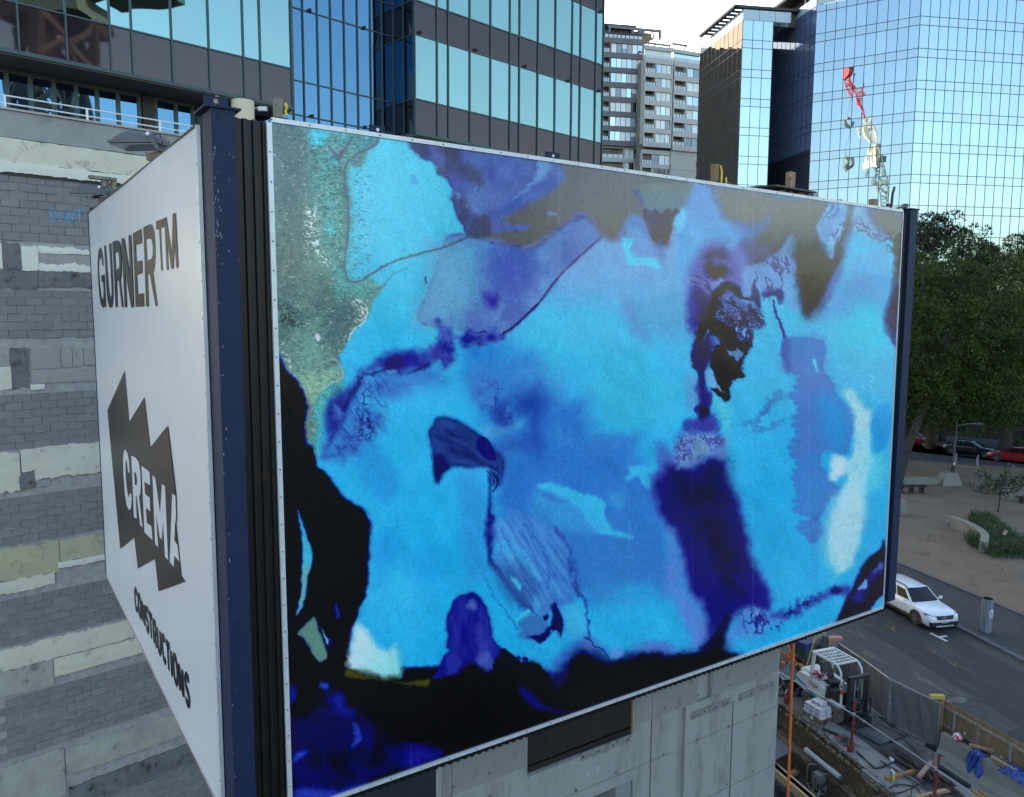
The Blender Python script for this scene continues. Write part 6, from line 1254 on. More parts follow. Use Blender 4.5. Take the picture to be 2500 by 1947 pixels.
def apt(F, x0, x1, ytop, ysl, bx0, bx1, wcols, cc, nst, xref, slab=.36, order='bw'):
    """one vertical stack: storeys with a balcony bay and a window bay; all on plane F"""
    f = lambda x, y: F.sz(x, y)
    a0, a1 = f(x0, ysl[0])[0], f(x1, ysl[0])[0]; zt = f(xref, ysl[0])[1]; zb_ = f(xref, ysl[1])[1]; H = (zt-zb_)/nst
    b0, b1 = f(bx0, ysl[0])[0], f(bx1, ysl[0])[0]
    wa0, wa1 = (b1+.35, a1-.25) if order == 'bw' else (a0+.2, b0-.3)
    hl = []
    mbs = MB()
    for i in range(nst+1):
        z = zt-H*i; mbs.fb(F, a0, a1, -.2, .12, z-H*slab*.55, z+H*slab*.45)
    obj('slab_edge', mbs, cc, ap)
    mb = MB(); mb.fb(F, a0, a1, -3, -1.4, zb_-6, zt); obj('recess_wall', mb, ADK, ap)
    mb = MB(); mb.fb(F, b1, wa0, -1.4, .05, zb_, zt); mb.fb(F, a1-.25, a1, -1.4, .1, zb_, zt); mb.fb(F, a0, a0+.2, -1.4, .1, zb_, zt); obj('party_pier', mb, cc if cc is APC else APD, ap)
    for i in range(nst):
        z0 = zt-H*(i+1)+H*slab*.45; z1 = zt-H*i-H*slab*.55
        w = (wa1-wa0)/wcols
        for k in range(wcols):
            r = random.random(); m = AWIN[0] if r < .62 else (AWIN[1] if r < .84 else AWIN[2])
            q = MB(); q.fb(F, wa0+w*k+.06, wa0+w*(k+1)-.06, -.25, -.12, z0+.05, z1-.05); wn = obj('window', q, m, ap)
            if random.random() < .2 and m is AWIN[2]: q = MB(); q.fb(F, wa0+w*k+.08, wa0+w*(k+1)-.08, -.11, -.09, (z0+z1)/2, z1-.07); obj('blind', q, AWIN[0], wn)
        q = MB(); q.fb(F, wa0, wa1, -.3, -.26, z0, z1); obj('window_frame', q, ARL, ap)
        q = MB(); q.fb(F, b0+.05, b1-.05, .0, .04, z0+.02, z0+H*.27); obj('balustrade', q, ABAL, ap)
        q = MB(); q.fb(F, b0, b1, -.02, .07, z0+H*.27, z0+H*.27+.1)
        n = 4
        for k in range(n+1): a = b0+(b1-b0)*k/n; q.fb(F, a-.05, a+.05, -.02, .08, z0, z0+H*.27)
        obj('balcony_rail', q, ARL, ap)
        q = MB(); n = 3
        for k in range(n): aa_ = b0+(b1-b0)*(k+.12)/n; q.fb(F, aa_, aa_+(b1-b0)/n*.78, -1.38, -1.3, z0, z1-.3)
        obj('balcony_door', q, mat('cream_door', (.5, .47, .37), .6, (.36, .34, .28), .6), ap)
apt(FA1, 1463, 1573, 94, (100, 350), 1470, 1489, 6, APD, 7, 1520)
g1 = at_depth(1573, 765, 163); FA2 = Fac((g1.x, g1.y), 72)
apt(FA2, 1574, 1643, 140, (150, 354), 1574, 1601, 3, APC, 6, 1610)
g2 = FA2.p(FA2.sz(1645, 200)[0], 0, 0); FA3 = Fac((g2.x, g2.y), 68)
apt(FA3, 1646, 1712, 150, (157, 362), 1647, 1676, 2, APC, 6, 1660)
apt(FA1.off(-.8), 1463, 1562, 355, (358, 458), 1470, 1522, 3, APC, 3, 1520, .3); apt(FA2.off(-.8), 1566, 1640, 370, (372, 474), 1566, 1592, 3, APC, 3, 1600, .3); apt(FA3.off(-.5), 1638, 1712, 380, (373, 478), 1700, 1712, 5, APC, 3, 1660, .34, 'wb')
def apk(F, x0, x1, y0, y1, m, nm, n0=-.1, n1=.1, xr=None):
    a0 = F.sz(x0, y0)[0]; a1 = F.sz(x1, y0)[0]; z1 = F.sz(xr or (x0+x1)/2, y0)[1]; z0 = F.sz(xr or (x0+x1)/2, y1)[1]; q = MB(); q.fb(F, a0, a1, n0, n1, z0, z1); return obj(nm, q, m, ap)
# top storeys: penthouse terraces, pergola frames
apk(FA1, 1463, 1572, 60, 92, APC, 'penthouse_wall', -6, -3); apk(FA1, 1463, 1556, 57, 61, ARL, 'roof_edge', -7, -.5)
apk(FA1, 1463, 1570, 86, 97, ABAL, 'terrace_glass', -.1, 0)
q = MB(); z0 = FA1.sz(1520, 97)[1]; zt = FA1.sz(1520, 83)[1]
for k in range(11): a = FA1.sz(1466+10.2*k, 90)[0]; q.fb(FA1, a-.06, a+.06, .0, .08, z0, zt)
q.fb(FA1, FA1.sz(1463, 90)[0], FA1.sz(1570, 90)[0], -.02, .1, zt, zt+.14); obj('terrace_rail', q, ARL, ap)
PERG = mat('pergola_steel', (.16, .15, .15), .6); q = MB(); zp = FA1.sz(1580, 70)[1]; zq_ = FA1.sz(1580, 96)[1]
for x in (1490, 1546, 1573, 1612): a = FA1.sz(x, 80)[0]; q.bar(FA1.p(a, -.5, zq_), FA1.p(a, -.5, zp), .35, .35)
for n_ in (-.5, -5): q.bar(FA1.p(FA1.sz(1486, 72)[0], n_, zp), FA1.p(FA1.sz(1616, 72)[0], n_, zp-.2), .4, .5)
for x in (1490, 1546, 1573, 1595, 1614): a = FA1.sz(x, 72)[0]; q.bar(FA1.p(a, -.5, zp), FA1.p(a+2, -5, zp), .3, .4)
obj('pergola', q, PERG, ap)
apk(FA1, 1552, 1596, 76, 92, mat('tan_awning', (.22, .15, .1), .8), 'awning', -4, -1); apk(FA1, 1560, 1574, 74, 98, APD, 'lift_core', -3, -.2)
apk(FA2, 1574, 1645, 114, 124, APC, 'roof_parapet', -.3, .05, 1610); apk(FA2, 1576, 1642, 124, 139, AWIN[0], 'penthouse_window', -.5, -.3, 1610); apk(FA2, 1576, 1642, 137, 144, ABAL, 'terrace_glass', 0, .06, 1610)
apk(FA3, 1646, 1712, 124, 133, APC, 'roof_parapet', -.3, .05, 1675); apk(FA3, 1648, 1710, 133, 147, AWIN[1], 'penthouse_window', -.5, -.3, 1675); apk(FA3, 1648, 1710, 144, 153, ABAL, 'terrace_glass', 0, .06, 1675)
q = MB()
for F, xs_, y0, y1 in ((FA2, (1588, 1604, 1640), 104, 116), (FA3, (1648, 1678, 1682), 108, 124)):
    for x in xs_: a = F.sz(x, y0)[0]; q.bar(F.p(a, -1, F.sz(x, y1)[1]), F.p(a, -1, F.sz(x, y0)[1]), .25, .25)
    q.bar(F.p(F.sz(xs_[0], y0)[0], -1, F.sz(xs_[1], y0)[1]), F.p(F.sz(xs_[-1]+3, y0)[0], -1, F.sz(xs_[1], y0)[1]), .35, .35); q.bar(F.p(F.sz(xs_[0], y0)[0], -4, F.sz(xs_[1], y0)[1]), F.p(F.sz(xs_[-1]+3, y0)[0], -4, F.sz(xs_[1], y0)[1]), .3, .3)
obj('roof_frame', q, PERG, ap)
q = MB(); zt1 = FA1.sz(1520, 92)[1]; q.fb(FA1, -75, FA1.sz(1573, 90)[0], -22, -3.05, 0, zt1); q.fb(FA2, 0, 8, -16, -3.05, 0, FA2.sz(1610, 124)[1]); q.fb(FA3, -1, 14, -16, -3.05, 0, FA3.sz(1670, 133)[1]); obj('building_body', q, APC, ap)  # left part runs on unseen behind the tower to block the sun
q = MB(); q.fb(FA1, 1, FA1.sz(1640, 380)[0], -3, -2.0, 0, FA1.sz(1520, 352)[1]); q.fb(FA2, 0, 8, -3, -2.2, 0, FA2.sz(1610, 372)[1]); q.fb(FA3, -1, 12, -3, -2.2, 0, FA3.sz(1670, 372)[1]); obj('podium_wall', q, APD, ap)
# ================================================================ MIRROR GLASS TOWER on the right
ANG = 80.5
ec = at_depth(2205, 765, 100); FE = Fac((ec.x, ec.y), ANG)
FD = Fac((ec.x, ec.y), 122.7); FD.n = FD.n if FD.n.dot(ec) < 0 else -FD.n       # s negative towards the left
def hit_len(F, px_): return F.sz(px_, 400)[0]
rtw = thing('mirror_tower', 'tall blue mirror-glass office tower with a chamfered corner, upper right', 'building', FE.p(8, -10, 0))
RG = mirror_glass('sky_mirror_glass', (.34, .43, .475), .01, .010, .35, f0=.93, rnd=.035); RGS = mirror_glass('sky_mirror_spandrel', (.345, .42, .455), .02, .010, .35, f0=.9, dark=(.03, .035, .04), rnd=.03)
RGN = mirror_glass('navy_reflect_glass', (.3, .36, .46), .015, .01, .35, f0=.25, rnd=.12, dark=(.13, .175, .29))  # navy of the reflected opposite wing is put into the diffuse colour
RM = mat('tower_mullion', (.018, .022, .03), .4)
PERT = 3.72
zD = FD.sz(1979, 85/2184*1.0*0+36)[1]      # a floor line on the chamfer measured at its left edge
zl0 = FD.sz(1979, 86.5)[1]; zl1 = FD.sz(1979, 106.5)[1]
def tower_face(F, a0, a1, mod, zlo, zhi, parent, limit, m1=RG, m2=RGS, off=0.0):
    """alternate tall vision panes and short spandrel panes between dark joints"""
    n = max(1, round(abs(a1-a0)/mod)); st = (a1-a0)/n; gb = MB(); kf = 0; extra = MB(); ex2 = MB()
    k = -14; 
    while zl1+PERT*k < zhi:
        z0 = zl1+PERT*k; zs = z0+(zl0-zl1); z1 = z0+PERT; k += 1
        for b0, b1, m, nm in ((z0, zs, m2, 'spandrel_pane'), (zs, z1, m1, 'glass_pane')):
            if b1 < zlo or b0 >= zhi-.2: continue
            b1 = min(b1, zhi)
            for i in range(n):
                tx, tz = random.gauss(0, .0022), random.gauss(0, .0022); c0, c1 = a0+st*i, a0+st*(i+1); lo, hi = min(c0, c1)+.035, max(c0, c1)-.035; ca, cz = (lo+hi)/2, (b0+b1)/2
                f = lambda a, z, d: F.p(a, d+(a-ca)*tx+(z-cz)*tz, z)
                P = [f(lo, b0+.035, 0), f(hi, b0+.035, 0), f(hi, b1-.035, 0), f(lo, b1-.035, 0)]
                x, y = pix(F.p(ca, 0, cz)); ok = limit[0] > 0 and -10 < x < 2510 and -30 < y < 600
                q = MB() if ok else (extra if m is m1 else ex2); q.hexa([p-F.n*.03 for p in P]+P)
                if ok: obj(nm, q, m, parent); limit[0] -= 1
            gb.fb(F, a0, a1, -.05, .02, b0-.035, b0+.035)
    for i in range(n+1): a = a0+st*i; gb.fb(F, a-.035, a+.035, -.05, .02, zlo, zhi)
    gb.fb(F, a0, a1, -.3, -.06, zlo, zhi); obj('mullion_grid', gb, RM, parent, kind='stuff')
    if extra.v: obj('glass_panes', extra, m1, parent, kind='stuff')
    if ex2.v: obj('spandrel_panes', ex2, m2, parent, kind='stuff')
ZT = FD.sz(1979, 16)[1]
dL = hit_len(FD, 1977); 
lim = [296]
tower_face(FD, dL, 0, 1.27, 4, ZT, rtw, lim)
tower_face(FE, 0, 40, 1.27, 4, ZT, rtw, lim)
cn = FD.p(dL, 0, 0); FCx = Fac((cn.x, cn.y), ANG-90); FCx.n = FCx.n if FCx.n.x < 0 else -FCx.n
tower_face(FCx, .02, 14, 1.27, FCx.sz(1950, 375)[1], ZT, rtw, [0], RGN, RGN)
q = MB(); q.fb(FCx, 0.03, 14, -.2, .02, 0, FCx.sz(1950, 375)[1]); obj('louvre_panel', q, mat('navy_panel', (.022, .024, .04), .55, (.03, .032, .05), 1, st=(4, 4, .05)), rtw)
# left wing
lw_ = thing('mirror_tower', 'narrower left wing of the mirror tower with a dark brown-reflecting flank and roof terrace', 'building', (0, 0, 0))
bc = at_depth(1789, 765, 108.6); FBx = Fac((bc.x, bc.y), ANG)
lw_.location = FBx.p(3, -6, 0); PINV[lw_.name] = Matrix.Translation(-lw_.location)
bR = FBx.sz(1879, 300)[0]; ZT2 = FBx.sz(1789, 47)[1]
lim2 = [298]
tower_face(FBx, 0, bR, 1.37, 4, ZT2, lw_, lim2)
FAx = Fac((bc.x, bc.y), ANG-90); FAx.n = FAx.n if FAx.n.x < 0 else -FAx.n
aL = FAx.sz(1704, 300)[0]
BRG = mirror_glass('brown_reflect_glass', (.17, .145, .125), .02, .008, .35, f0=.75, rnd=.06)  # brown of the reflected wall is put into the glass tint
tower_face(FAx, .02, aL, 1.4, 4, ZT2, lw_, lim2, BRG, BRG)
FBs = Fac(FBx.p(bR, 0, 0)[:2], ANG-90); FBs.n = FBs.n if FBs.n.x > 0 else -FBs.n
tower_face(FBs, .02, 9, 1.37, 4, ZT2, lw_, [0], RGN, RGN)
q = MB(); q.fb(FBx, .1, bR-.1, -aL, -.35, 0, ZT2-.1); q.fb(FBx, bR-.1, 16, -16, -9.5, 0, ZT2-.1); obj('building_body', q, RM, lw_)
q = MB(); q.prism([FD.p(dL+.3, -.35, 0), FD.p(-.3, -.4, 0), FE.p(.2, -.5, 0), FE.p(40, -.5, 0), FE.p(40, -20, 0), FCx.p(14, -.5, 0), FCx.p(.4, -.45, 0)], (0, 0, ZT-.1)); obj('building_body', q, RM, rtw)
# roof terraces: glass balustrades, posts, dark roof canopy with skylights
BGL = mat('clear_balustrade', (.42, .5, .52), .08, spec=.8)
def balus(F, a0, a1, z, h, parent, mod=2.2, m=BGL):
    n = max(1, round(abs(a1-a0)/mod)); st = (a1-a0)/n
    for i in range(n):
        lo, hi = sorted((a0+st*i, a0+st*(i+1))); q = MB(); q.fb(F, lo+.03, hi-.03, -.06, -.03, z, z+h); obj('balustrade_pane', q, m, parent)
balus(FBx, 0, bR+2.5, ZT2+.02, 1.3, lw_); balus(FAx, .1, aL, ZT2+.02, 1.3, lw_); balus(FD, dL, 0, ZT+.02, 1.2, rtw); balus(FE, 0, 20, ZT+.02, 1.2, rtw); balus(FCx, .1, 13, ZT+.02, 1.2, rtw)
PH = mat('penthouse_glass', (.20, .26, .27), .12, spec=.8); CAN = mat('dark_canopy', (.035, .033, .04), .6); WPO = mat('white_post', (.65, .66, .66), .5); BRW = mat('brown_screen', (.1, .075, .065), .8)
zc = FBx.sz(1830, 8)[1]
for i in range(3): q = MB(); q.fb(FBx, 2.2+1.6*i, 2.2+1.6*i+1.52, -1.6, -1.5, ZT2, zc-.3); obj('penthouse_pane', q, PH, lw_)
for a in (.75, 1.4, 2.14, 3.74, 5.36, 6.98): q = MB(); q.fb(FBx, a-.06, a+.06, -1.56, -1.42, ZT2, zc-.25); obj('post', q, WPO, lw_)
q = MB(); q.fb(FBx, 7.1, 12, -1.8, -1.6, ZT2, zc-.2); obj('screen_wall', q, BRW, lw_)
q = MB(); q.fb(FBx, -.9, 10.5, -1.2, -.7, zc-.35, zc); q.fb(FBx, -.95, -.45, -12.5, -.7, zc-.35, zc); q.fb(FBx, .9, 10.5, -12.5, -1.2, zc-.3, zc-.02)
for i in range(9): q.fb(FBx, -.45, .9, -1.6-1.25*i, -1.25-1.25*i, zc-.3, zc-.05)
obj('roof_canopy', q, CAN, lw_)
for i in range(4):
    q = MB(); q.fb(FAx, 1.2+2.6*i, 1.3+2.6*i, -1.3, -1.2, ZT2, zc-.3); obj('post', q, WPO, lw_)
    q = MB(); q.fb(FAx, 1.3+2.6*i, 3.6+2.6*i, -1.4, -1.3, ZT2, zc-.3); obj('penthouse_pane', q, mat('bright_pane', (.55, .6, .6), .2), lw_)
q = MB(); q.fb(FCx, 2, 13, -2.2, -2, ZT, ZT+3.4); obj('screen_wall', q, BRW, rtw)
for i in range(4): q = MB(); q.fb(FCx, 1+1.2*i, 1.12+1.2*i, -1, -.9, ZT, ZT+3.6); obj('post', q, WPO, rtw)
q = MB(); q.fb(FCx, .8, 14, -2.6, .2, ZT+3.4, ZT+3.8); obj('roof_canopy', q, CAN, rtw)
# ================================================================ dark podium wall behind the far street
FP_ = Fac((h1a.x, h1a.y), math.degrees(math.atan2((h1b-h1a).x, (h1b-h1a).y)))
pd = thing('podium_wall', 'dark podium wall with louvres behind the far parked cars', 'wall', FP_.p(95, -1, 0))
L_ = (h1b-h1a).length; n = FP_.n if FP_.n.y < 0 else -FP_.n; FP_.n = n
q = MB(); q.fb(FP_, 0, L_, -.5, 0, 0, 5.5); obj('wall_face', q, mat('podium_dark', (.022, .023, .024), .8, (.03, .03, .03), .5), pd)
a0 = FP_.sz(2455, 1050)[0]
for i in range(9): q = MB(); q.fb(FP_, a0, a0+9, .02, .12, 1.3+.32*i, 1.42+.32*i); obj('louvre', q, mat('louvre_grey', (.09, .095, .1), .6), pd)
# ================================================================ VEGETATION
def leafcloud(mb, c, rad, n, s, flat=1.0, up_=.25, rng=random):
    for i in range(n):
        while True:
            v = Vector((rng.uniform(-1, 1), rng.uniform(-1, 1), rng.uniform(-1, 1)))
            if .15 < v.length < 1 and v.z > -.45: break
        v = v*(.8+.2*rng.random())/max(.35, v.length)*min(1, v.length+.45); p = c+Vector((v.x*rad, v.y*rad, v.z*rad*flat))
        d = (v.normalized()+Vector((rng.uniform(-1, 1), rng.uniform(-1, 1), rng.uniform(-.4, 1)+up_))*.9).normalized(); sd_ = d.orthogonal().normalized(); sd_.rotate(Matrix.Rotation(rng.uniform(0, 6.3), 3, d))
        l = s*rng.uniform(.6, 1.3); w = l*rng.uniform(.2, .4)
        mb.quad(p-sd_*w, p+d*l*.55-sd_*w*.5, p+d*l, p+sd_*w)
PINEG = mat('pine_needles', (.027, .044, .010), .6, (.075, .100, .020), .7, rnd=0, spec=.2, c3=(.012, .022, .007), sc3=.5, thr=.6); PINED = mat('dark_leaves', (.022, .027, .012), .6, (.045, .042, .02), .6, spec=.3)
BARK = mat('pine_bark', (.06, .047, .04), .95, (.03, .024, .02), 3, st=(1, 1, .3), bump=1, bsc=12)
def pine(label, base, path, r0, crown, clumps, leaves, lsz, mleaf, seed, group=None, limbs=6):
    rg = random.Random(seed); t = thing('pine_tree', label, 'tree', base, 0, group)
    mb = MB(); pts = [base+Vector(q) for q in path]; mb.tube(pts, r0, 10, True, r0*.35); obj('trunk', mb, BARK, t, True)
    mb = MB(); top = pts[-1]
    cs = []
    for (cx, cy, cz, rx, ry, rz_), n in crown:
        for i in range(n):
            while True:
                v = Vector((rg.uniform(-1, 1), rg.uniform(-1, 1), rg.uniform(-.75, 1)))
                if .45 < v.length < 1: break
            cs.append((base+Vector((cx+v.x*rx, cy+v.y*ry, cz+v.z*rz_)), rg.uniform(*clumps)))
    for c, r in cs: leafcloud(mb, c, r, leaves, lsz, .7, .35, rg)
    obj('crown', mb, mleaf, t)
    mb = MB()
    for i in range(limbs):
        c, r = cs[rg.randrange(len(cs))]; q_ = rg.uniform(.45, .98)*(len(pts)-1); k = pts[int(q_)].lerp(pts[min(int(q_)+1, len(pts)-1)], q_-int(q_)); mid = k.lerp(c, .5)+Vector((rg.uniform(-.6, .6), rg.uniform(-.6, .6), rg.uniform(-.5, .3))); mb.tube([k, mid, c], r0*.22, 6, True, r0*.05)
    obj('limb', mb, BARK, t, True)
    return t
pb = hz(2188, 1192)
pine('big dark green pine with a leaning trunk beside the right end of the billboard', pb, [(-.1, 0, -.2), (.9, .4, 3.2), (2.6, 1.2, 7), (4.0, 2, 10.2), (5.2, 2.6, 13)], .42, [((5.4, 3.5, 13.6, 6.6, 5, 6.2), 120), ((.8, 3, 11, 3.4, 3.5, 5), 48), ((9.5, 4.5, 12.5, 4, 4.5, 5), 48), ((5, 4, 7.0, 7, 4, 3.4), 170)], (.9, 1.9), 260, .21, PINEG, 3, 'pines in the park', 9)
pine('second pine trunk leaning left just behind the big pine', hz(2196, 1150), [(0, 0, -.2), (.7, .2, 4), (2.2, .6, 9), (3, 1, 13)], .3, [((3, 1.5, 15, 4, 3, 4), 40)], (.8, 1.5), 170, .22, PINEG, 5, 'pines in the park', 5)
pb2 = hz(2450, 1120)
pine('wide pine filling the right edge above the far parked cars', pb2, [(0, 0, 0), (.2, 0, 4), (-.3, .2, 9), (.3, 0, 14)], .6, [((1.5, 0, 14.5, 7.5, 5, 7), 140), ((-5.5, 0, 8.5, 5, 4, 4), 80), ((0, 0, 6.6, 9, 4, 3.8), 190)], (.9, 1.9), 250, .22, PINEG, 8, 'pines in the park', 9)
pine('dark brownish-green broadleaf tree rising behind the pines against the tower', hz(2270, 1098), [(0, 0, 0), (0, .2, 6), (.2, 0, 14)], .5, [((.4, 0, 18, 4.6, 4.5, 6), 150)], (.8, 1.5), 150, .28, PINED, 11, None, 8)
pine('small dark tree top at the extreme right behind the pines', hz(2535, 1090), [(0, 0, 0), (0, 0, 9), (0, 0, 20)], .4, [((.3, 0, 17, 3, 3, 6.5), 70)], (.8, 1.5), 100, .4, PINED, 17, None, 4)
pine('dark tree mass beyond the far street left of the lamp', hz(2300, 1082), [(0, 0, 0), (0, 0, 5), (0, 0, 10)], .4, [((0, 0, 9, 8, 3, 5), 120)], (1, 2), 90, .42, PINED, 19, None, 6)
# dead drooping twigs in the crown
mb = MB()
for i in range(34):
    p = at_depth(random.choice([random.uniform(2260, 2330), random.uniform(2380, 2490)]), random.uniform(800, 950), 68+random.uniform(-3, 3)); q_ = [p]; d = Vector((random.uniform(-1, 1), 0, random.uniform(-.5, .3)))
    for k in range(4): d = (d+Vector((random.uniform(-.4, .4), random.uniform(-.3, .3), -.25))).normalized(); q_.append(q_[-1]+d*random.uniform(.2, .45))
    mb.tube(q_, .022, 4, False, .008)
obj('dead_twigs', mb, mat('dead_twig', (.24, .2, .17), .9), bpy.data.objects['pine_tree'], kind='stuff')
# sapling
SAPL = mat('glossy_leaf', (.022, .042, .018), .35, (.035, .06, .022), 2, spec=.5)
sp = hz(2436, 1252, .12); t = thing('sapling', 'young glossy-leaved sapling standing alone on the sandy ground', 'tree', sp)
mb = MB(); mb.tube([sp+Vector((0, 0, -.1)), sp+Vector((.05, 0, .8)), sp+Vector((.1, 0, 1.5)), sp+Vector((.15, 0, 2.6))], .055, 8, True, .03); obj('trunk', mb, BARK, t, True)
mb = MB(); lf = MB(); rg = random.Random(4)
for i in range(22):
    a = rg.uniform(0, 6.28); h0 = rg.uniform(1.2, 2.4); L = rg.uniform(.9, 2.0)*(1.15 if abs(math.cos(a)) > .6 else .8); e = sp+Vector((math.cos(a)*L+.1, math.sin(a)*L*.8, h0+rg.uniform(.1, .9))); s0 = sp+Vector((.1, 0, h0)); mb.tube([s0, s0.lerp(e, .5)+Vector((0, 0, -.08)), e], .02, 5, True, .008)
    for k in range(46):
        c = s0.lerp(e, rg.uniform(.45, 1.05))+Vector((rg.gauss(0, .14), rg.gauss(0, .14), rg.gauss(0, .12))); leafcloud(lf, c, .05, 1, .19, 1, .2, rg)
obj('branches', mb, BARK, t, True); obj('crown', lf, SAPL, t)
# strappy grass clump and flowers behind the curved seat wall
GRS = mat('strappy_grass', (.030, .062, .02), .6, (.05, .08, .025), 4, spec=.3)
gc = thing('grass_clump', 'long dark green strappy grass clump beside the curved seat wall', 'plant', hz(2440, 1330, .12)); mb = MB(); rg = random.Random(9)
spine = [hz(*p, .12) for p in ((2392, 1268), (2410, 1290), (2428, 1312), (2440, 1335), (2458, 1352))]; wid = [.5, .8, 1.0, 1.5, 1.6]
for i in range(5200):
    u = rg.random()**.8*3.999; k = int(u); c = spine[k].lerp(spine[k+1], u-k); w = wid[k]+(wid[k+1]-wid[k])*(u-k); p = c+Vector((rg.uniform(-w, w), rg.uniform(-w, w)*.9, 0)); a = rg.uniform(0, 6.28); L = rg.uniform(.45, .95); b = Vector((math.cos(a), math.sin(a), 0)); s = Vector((-b.y, b.x, 0))*.014
    m1 = p+b*L*.22+Vector((0, 0, L*.7)); e = p+b*L*rg.uniform(.5, .8)+Vector((0, 0, L*rg.uniform(.55, .9))); mb.quad(p-s, p+s, m1+s, m1-s); mb.quad(m1-s, m1+s, e, e)
obj('blades', mb, GRS, gc)
fl = thing('flower_bunch', 'small red and white flowers at the back of the grass clump', 'flowers', hz(2452, 1310, .7)); mb = MB(); mw = MB()
for i in range(26): leafcloud(mb if i % 3 else mw, hz(2453+rg.gauss(0, 1.6), 1303+rg.gauss(0, 4), .75), .06, 5, .09, 1, .3, rg)
obj('red_petals', mb, mat('red_petal', (.55, .07, .03), .6), fl); obj('white_petals', mw, mat('white_petal', (.7, .7, .68), .6), fl)
for lb, x, y, r in (('low round green shrub beyond the black sedan', 2485, 1086, 1.5), ('low dark shrub behind the red hatchback', 2256, 1066, .9)):
    t = thing('shrub', lb, 'shrub', hz(x, y)); mb = MB()
    for i in range(26): leafcloud(mb, hz(x, y, .6)+Vector((random.uniform(-r, r), random.uniform(-.5, .5), random.uniform(-.4, .5))), .4, 50, .2)
    obj('foliage', mb, mat('shrub_leaf', (.03, .055, .02), .6, (.045, .075, .025), 3), t)
# ================================================================ PARK FURNITURE
SEAT = mat('seat_concrete', (.23, .215, .17), .9, (.18, .168, .135), 1.2, bump=.4, bsc=16, c3=(.11, .1, .08), sc3=1.8, thr=.62)
def lowwall(label, front, width, h, side, cat='seat wall'):
    """battered concrete seat wall along ground points"""
    P = [hz(*p, .1) for p in front]; n = len(P); t = thing('seat_wall', label, cat, P[n//2]); secs = []
    dense = []
    for i in range(n-1):
        for k in range(4): dense.append(P[i].lerp(P[i+1], k/4))
    dense.append(P[-1]); 
    for it in range(3): dense = [dense[0]]+[(dense[i-1]+dense[i]*2+dense[i+1])/4 for i in range(1, len(dense)-1)]+[dense[-1]]
    segs = [dense[i:i+5] for i in range(0, len(dense)-1, 4)]
    for sg in segs:
        secs = []
        for i, p in enumerate(sg):
            d = (sg[min(i+1, len(sg)-1)]-sg[max(i-1, 0)]).normalized(); s = Vector((-d.y, d.x, 0))*side
            q = .004 if i == 0 else (-.004 if i == len(sg)-1 else 0); p = p+d*q
            secs.append([p, p+s*.07+Vector((0, 0, h)), p+s*(width-.05)+Vector((0, 0, h)), p+s*width])
        mb = MB(); mb.loft(secs); obj('wall_segment', mb, SEAT, t)
    return t
lowwall('curved pale concrete seat wall in front of the grass clump', [(2308, 1287), (2330, 1293), (2355, 1304), (2378, 1318), (2392, 1331), (2386, 1350)], .55, .72, 1)
lowwall('straight low concrete seat wall beside the lamp base', [(2196, 1188), (2230, 1185), (2270, 1184), (2314, 1186)], .8, .55, 1)
lowwall('low concrete seat wall behind the sapling at the right edge', [(2412, 1206), (2440, 1216), (2470, 1221), (2505, 1224)], .8, .6, 1)
t = thing('concrete_block', 'squat tapered concrete block beside the right end of the billboard', 'block', hz(2206, 1257)); p = hz(2200, 1258, .1); mb = MB()
mb.hexa([p+Vector(q) for q in ((-1.6, 0, 0), (.5, 0, 0), (.5, 1.0, 0), (-1.6, 1, 0), (-1.5, .08, .95), (.36, .08, .95), (.36, .9, .95), (-1.5, .9, .95))]); obj('block', mb, SEAT, t)
t = thing('park_bench', 'black slatted bench top on the low seat wall', 'bench', hz(2228, 1186)); p = hz(2196, 1192, .62)
mb = MB()
for i in range(5): mb = MB(); mb.bx(p.x, p.x+2.3, p.y+.1+.14*i, p.y+.21+.14*i, .68, .74); obj('slat', mb, BLACK, t)
for x in (.3, 1.1, 1.9): mb = MB(); mb.bx(p.x+x, p.x+x+.07, p.y+.1, p.y+.8, .1, .675); obj('leg', mb, BLACK, t)
t = thing('park_bench', 'black slatted bench end at the right edge behind the sapling', 'bench', hz(2490, 1214)); p = hz(2482, 1216, .5)
for i in range(4): mb = MB(); mb.bx(p.x, p.x+2, p.y-.3+.14*i, p.y-.19+.14*i, .55, .6); obj('slat', mb, BLACK, t)
for x in (.3, 1.4): mb = MB(); mb.bx(p.x+x, p.x+x+.07, p.y-.3, p.y+.2, .1, .545); obj('leg', mb, BLACK, t)
lb_ = hz(2325, 1187, .1); t = thing('street_lamp', 'slim grey street lamp with a long thin arm on a tapered concrete base', 'lamp post', lb_)
mb = MB(); mb.hexa([lb_+Vector(q) for q in ((-.85, -.1, 0), (.85, -.1, 0), (.85, 1.3, 0), (-.85, 1.3, 0), (-.5, .2, 1.0), (.5, .2, 1.0), (.5, 1, 1.0), (-.5, 1, 1.0))]); obj('base', mb, SEAT, t)
LG = mat('lamp_grey', (.06, .062, .066), .5); tp = at_depth(2337, 1024, lb_.y+.6); bt = Vector((lb_.x+.0, lb_.y+.6, 1.1)); bt.x = tp.x-.1
mb = MB(); mb.tube([bt, tp], .1, 10, True, .06); obj('pole', mb, LG, t, True)
ar = at_depth(2384, 1034, lb_.y+.6); mb = MB(); mb.tube([at_depth(2337, 1040, lb_.y+.6), at_depth(2360, 1036, lb_.y+.6), ar], .03, 6); obj('arm', mb, mat('lamp_arm', (.25, .26, .27), .5), t)
mb = MB(); mb.lathe(ar+Vector((-.1, 0, -.06)), (1, 0, 0), [(0, .05), (.25, .13), (.6, .1), (.75, .03)], 10); obj('lantern', mb, mat('lantern', (.12, .12, .12), .5), t)
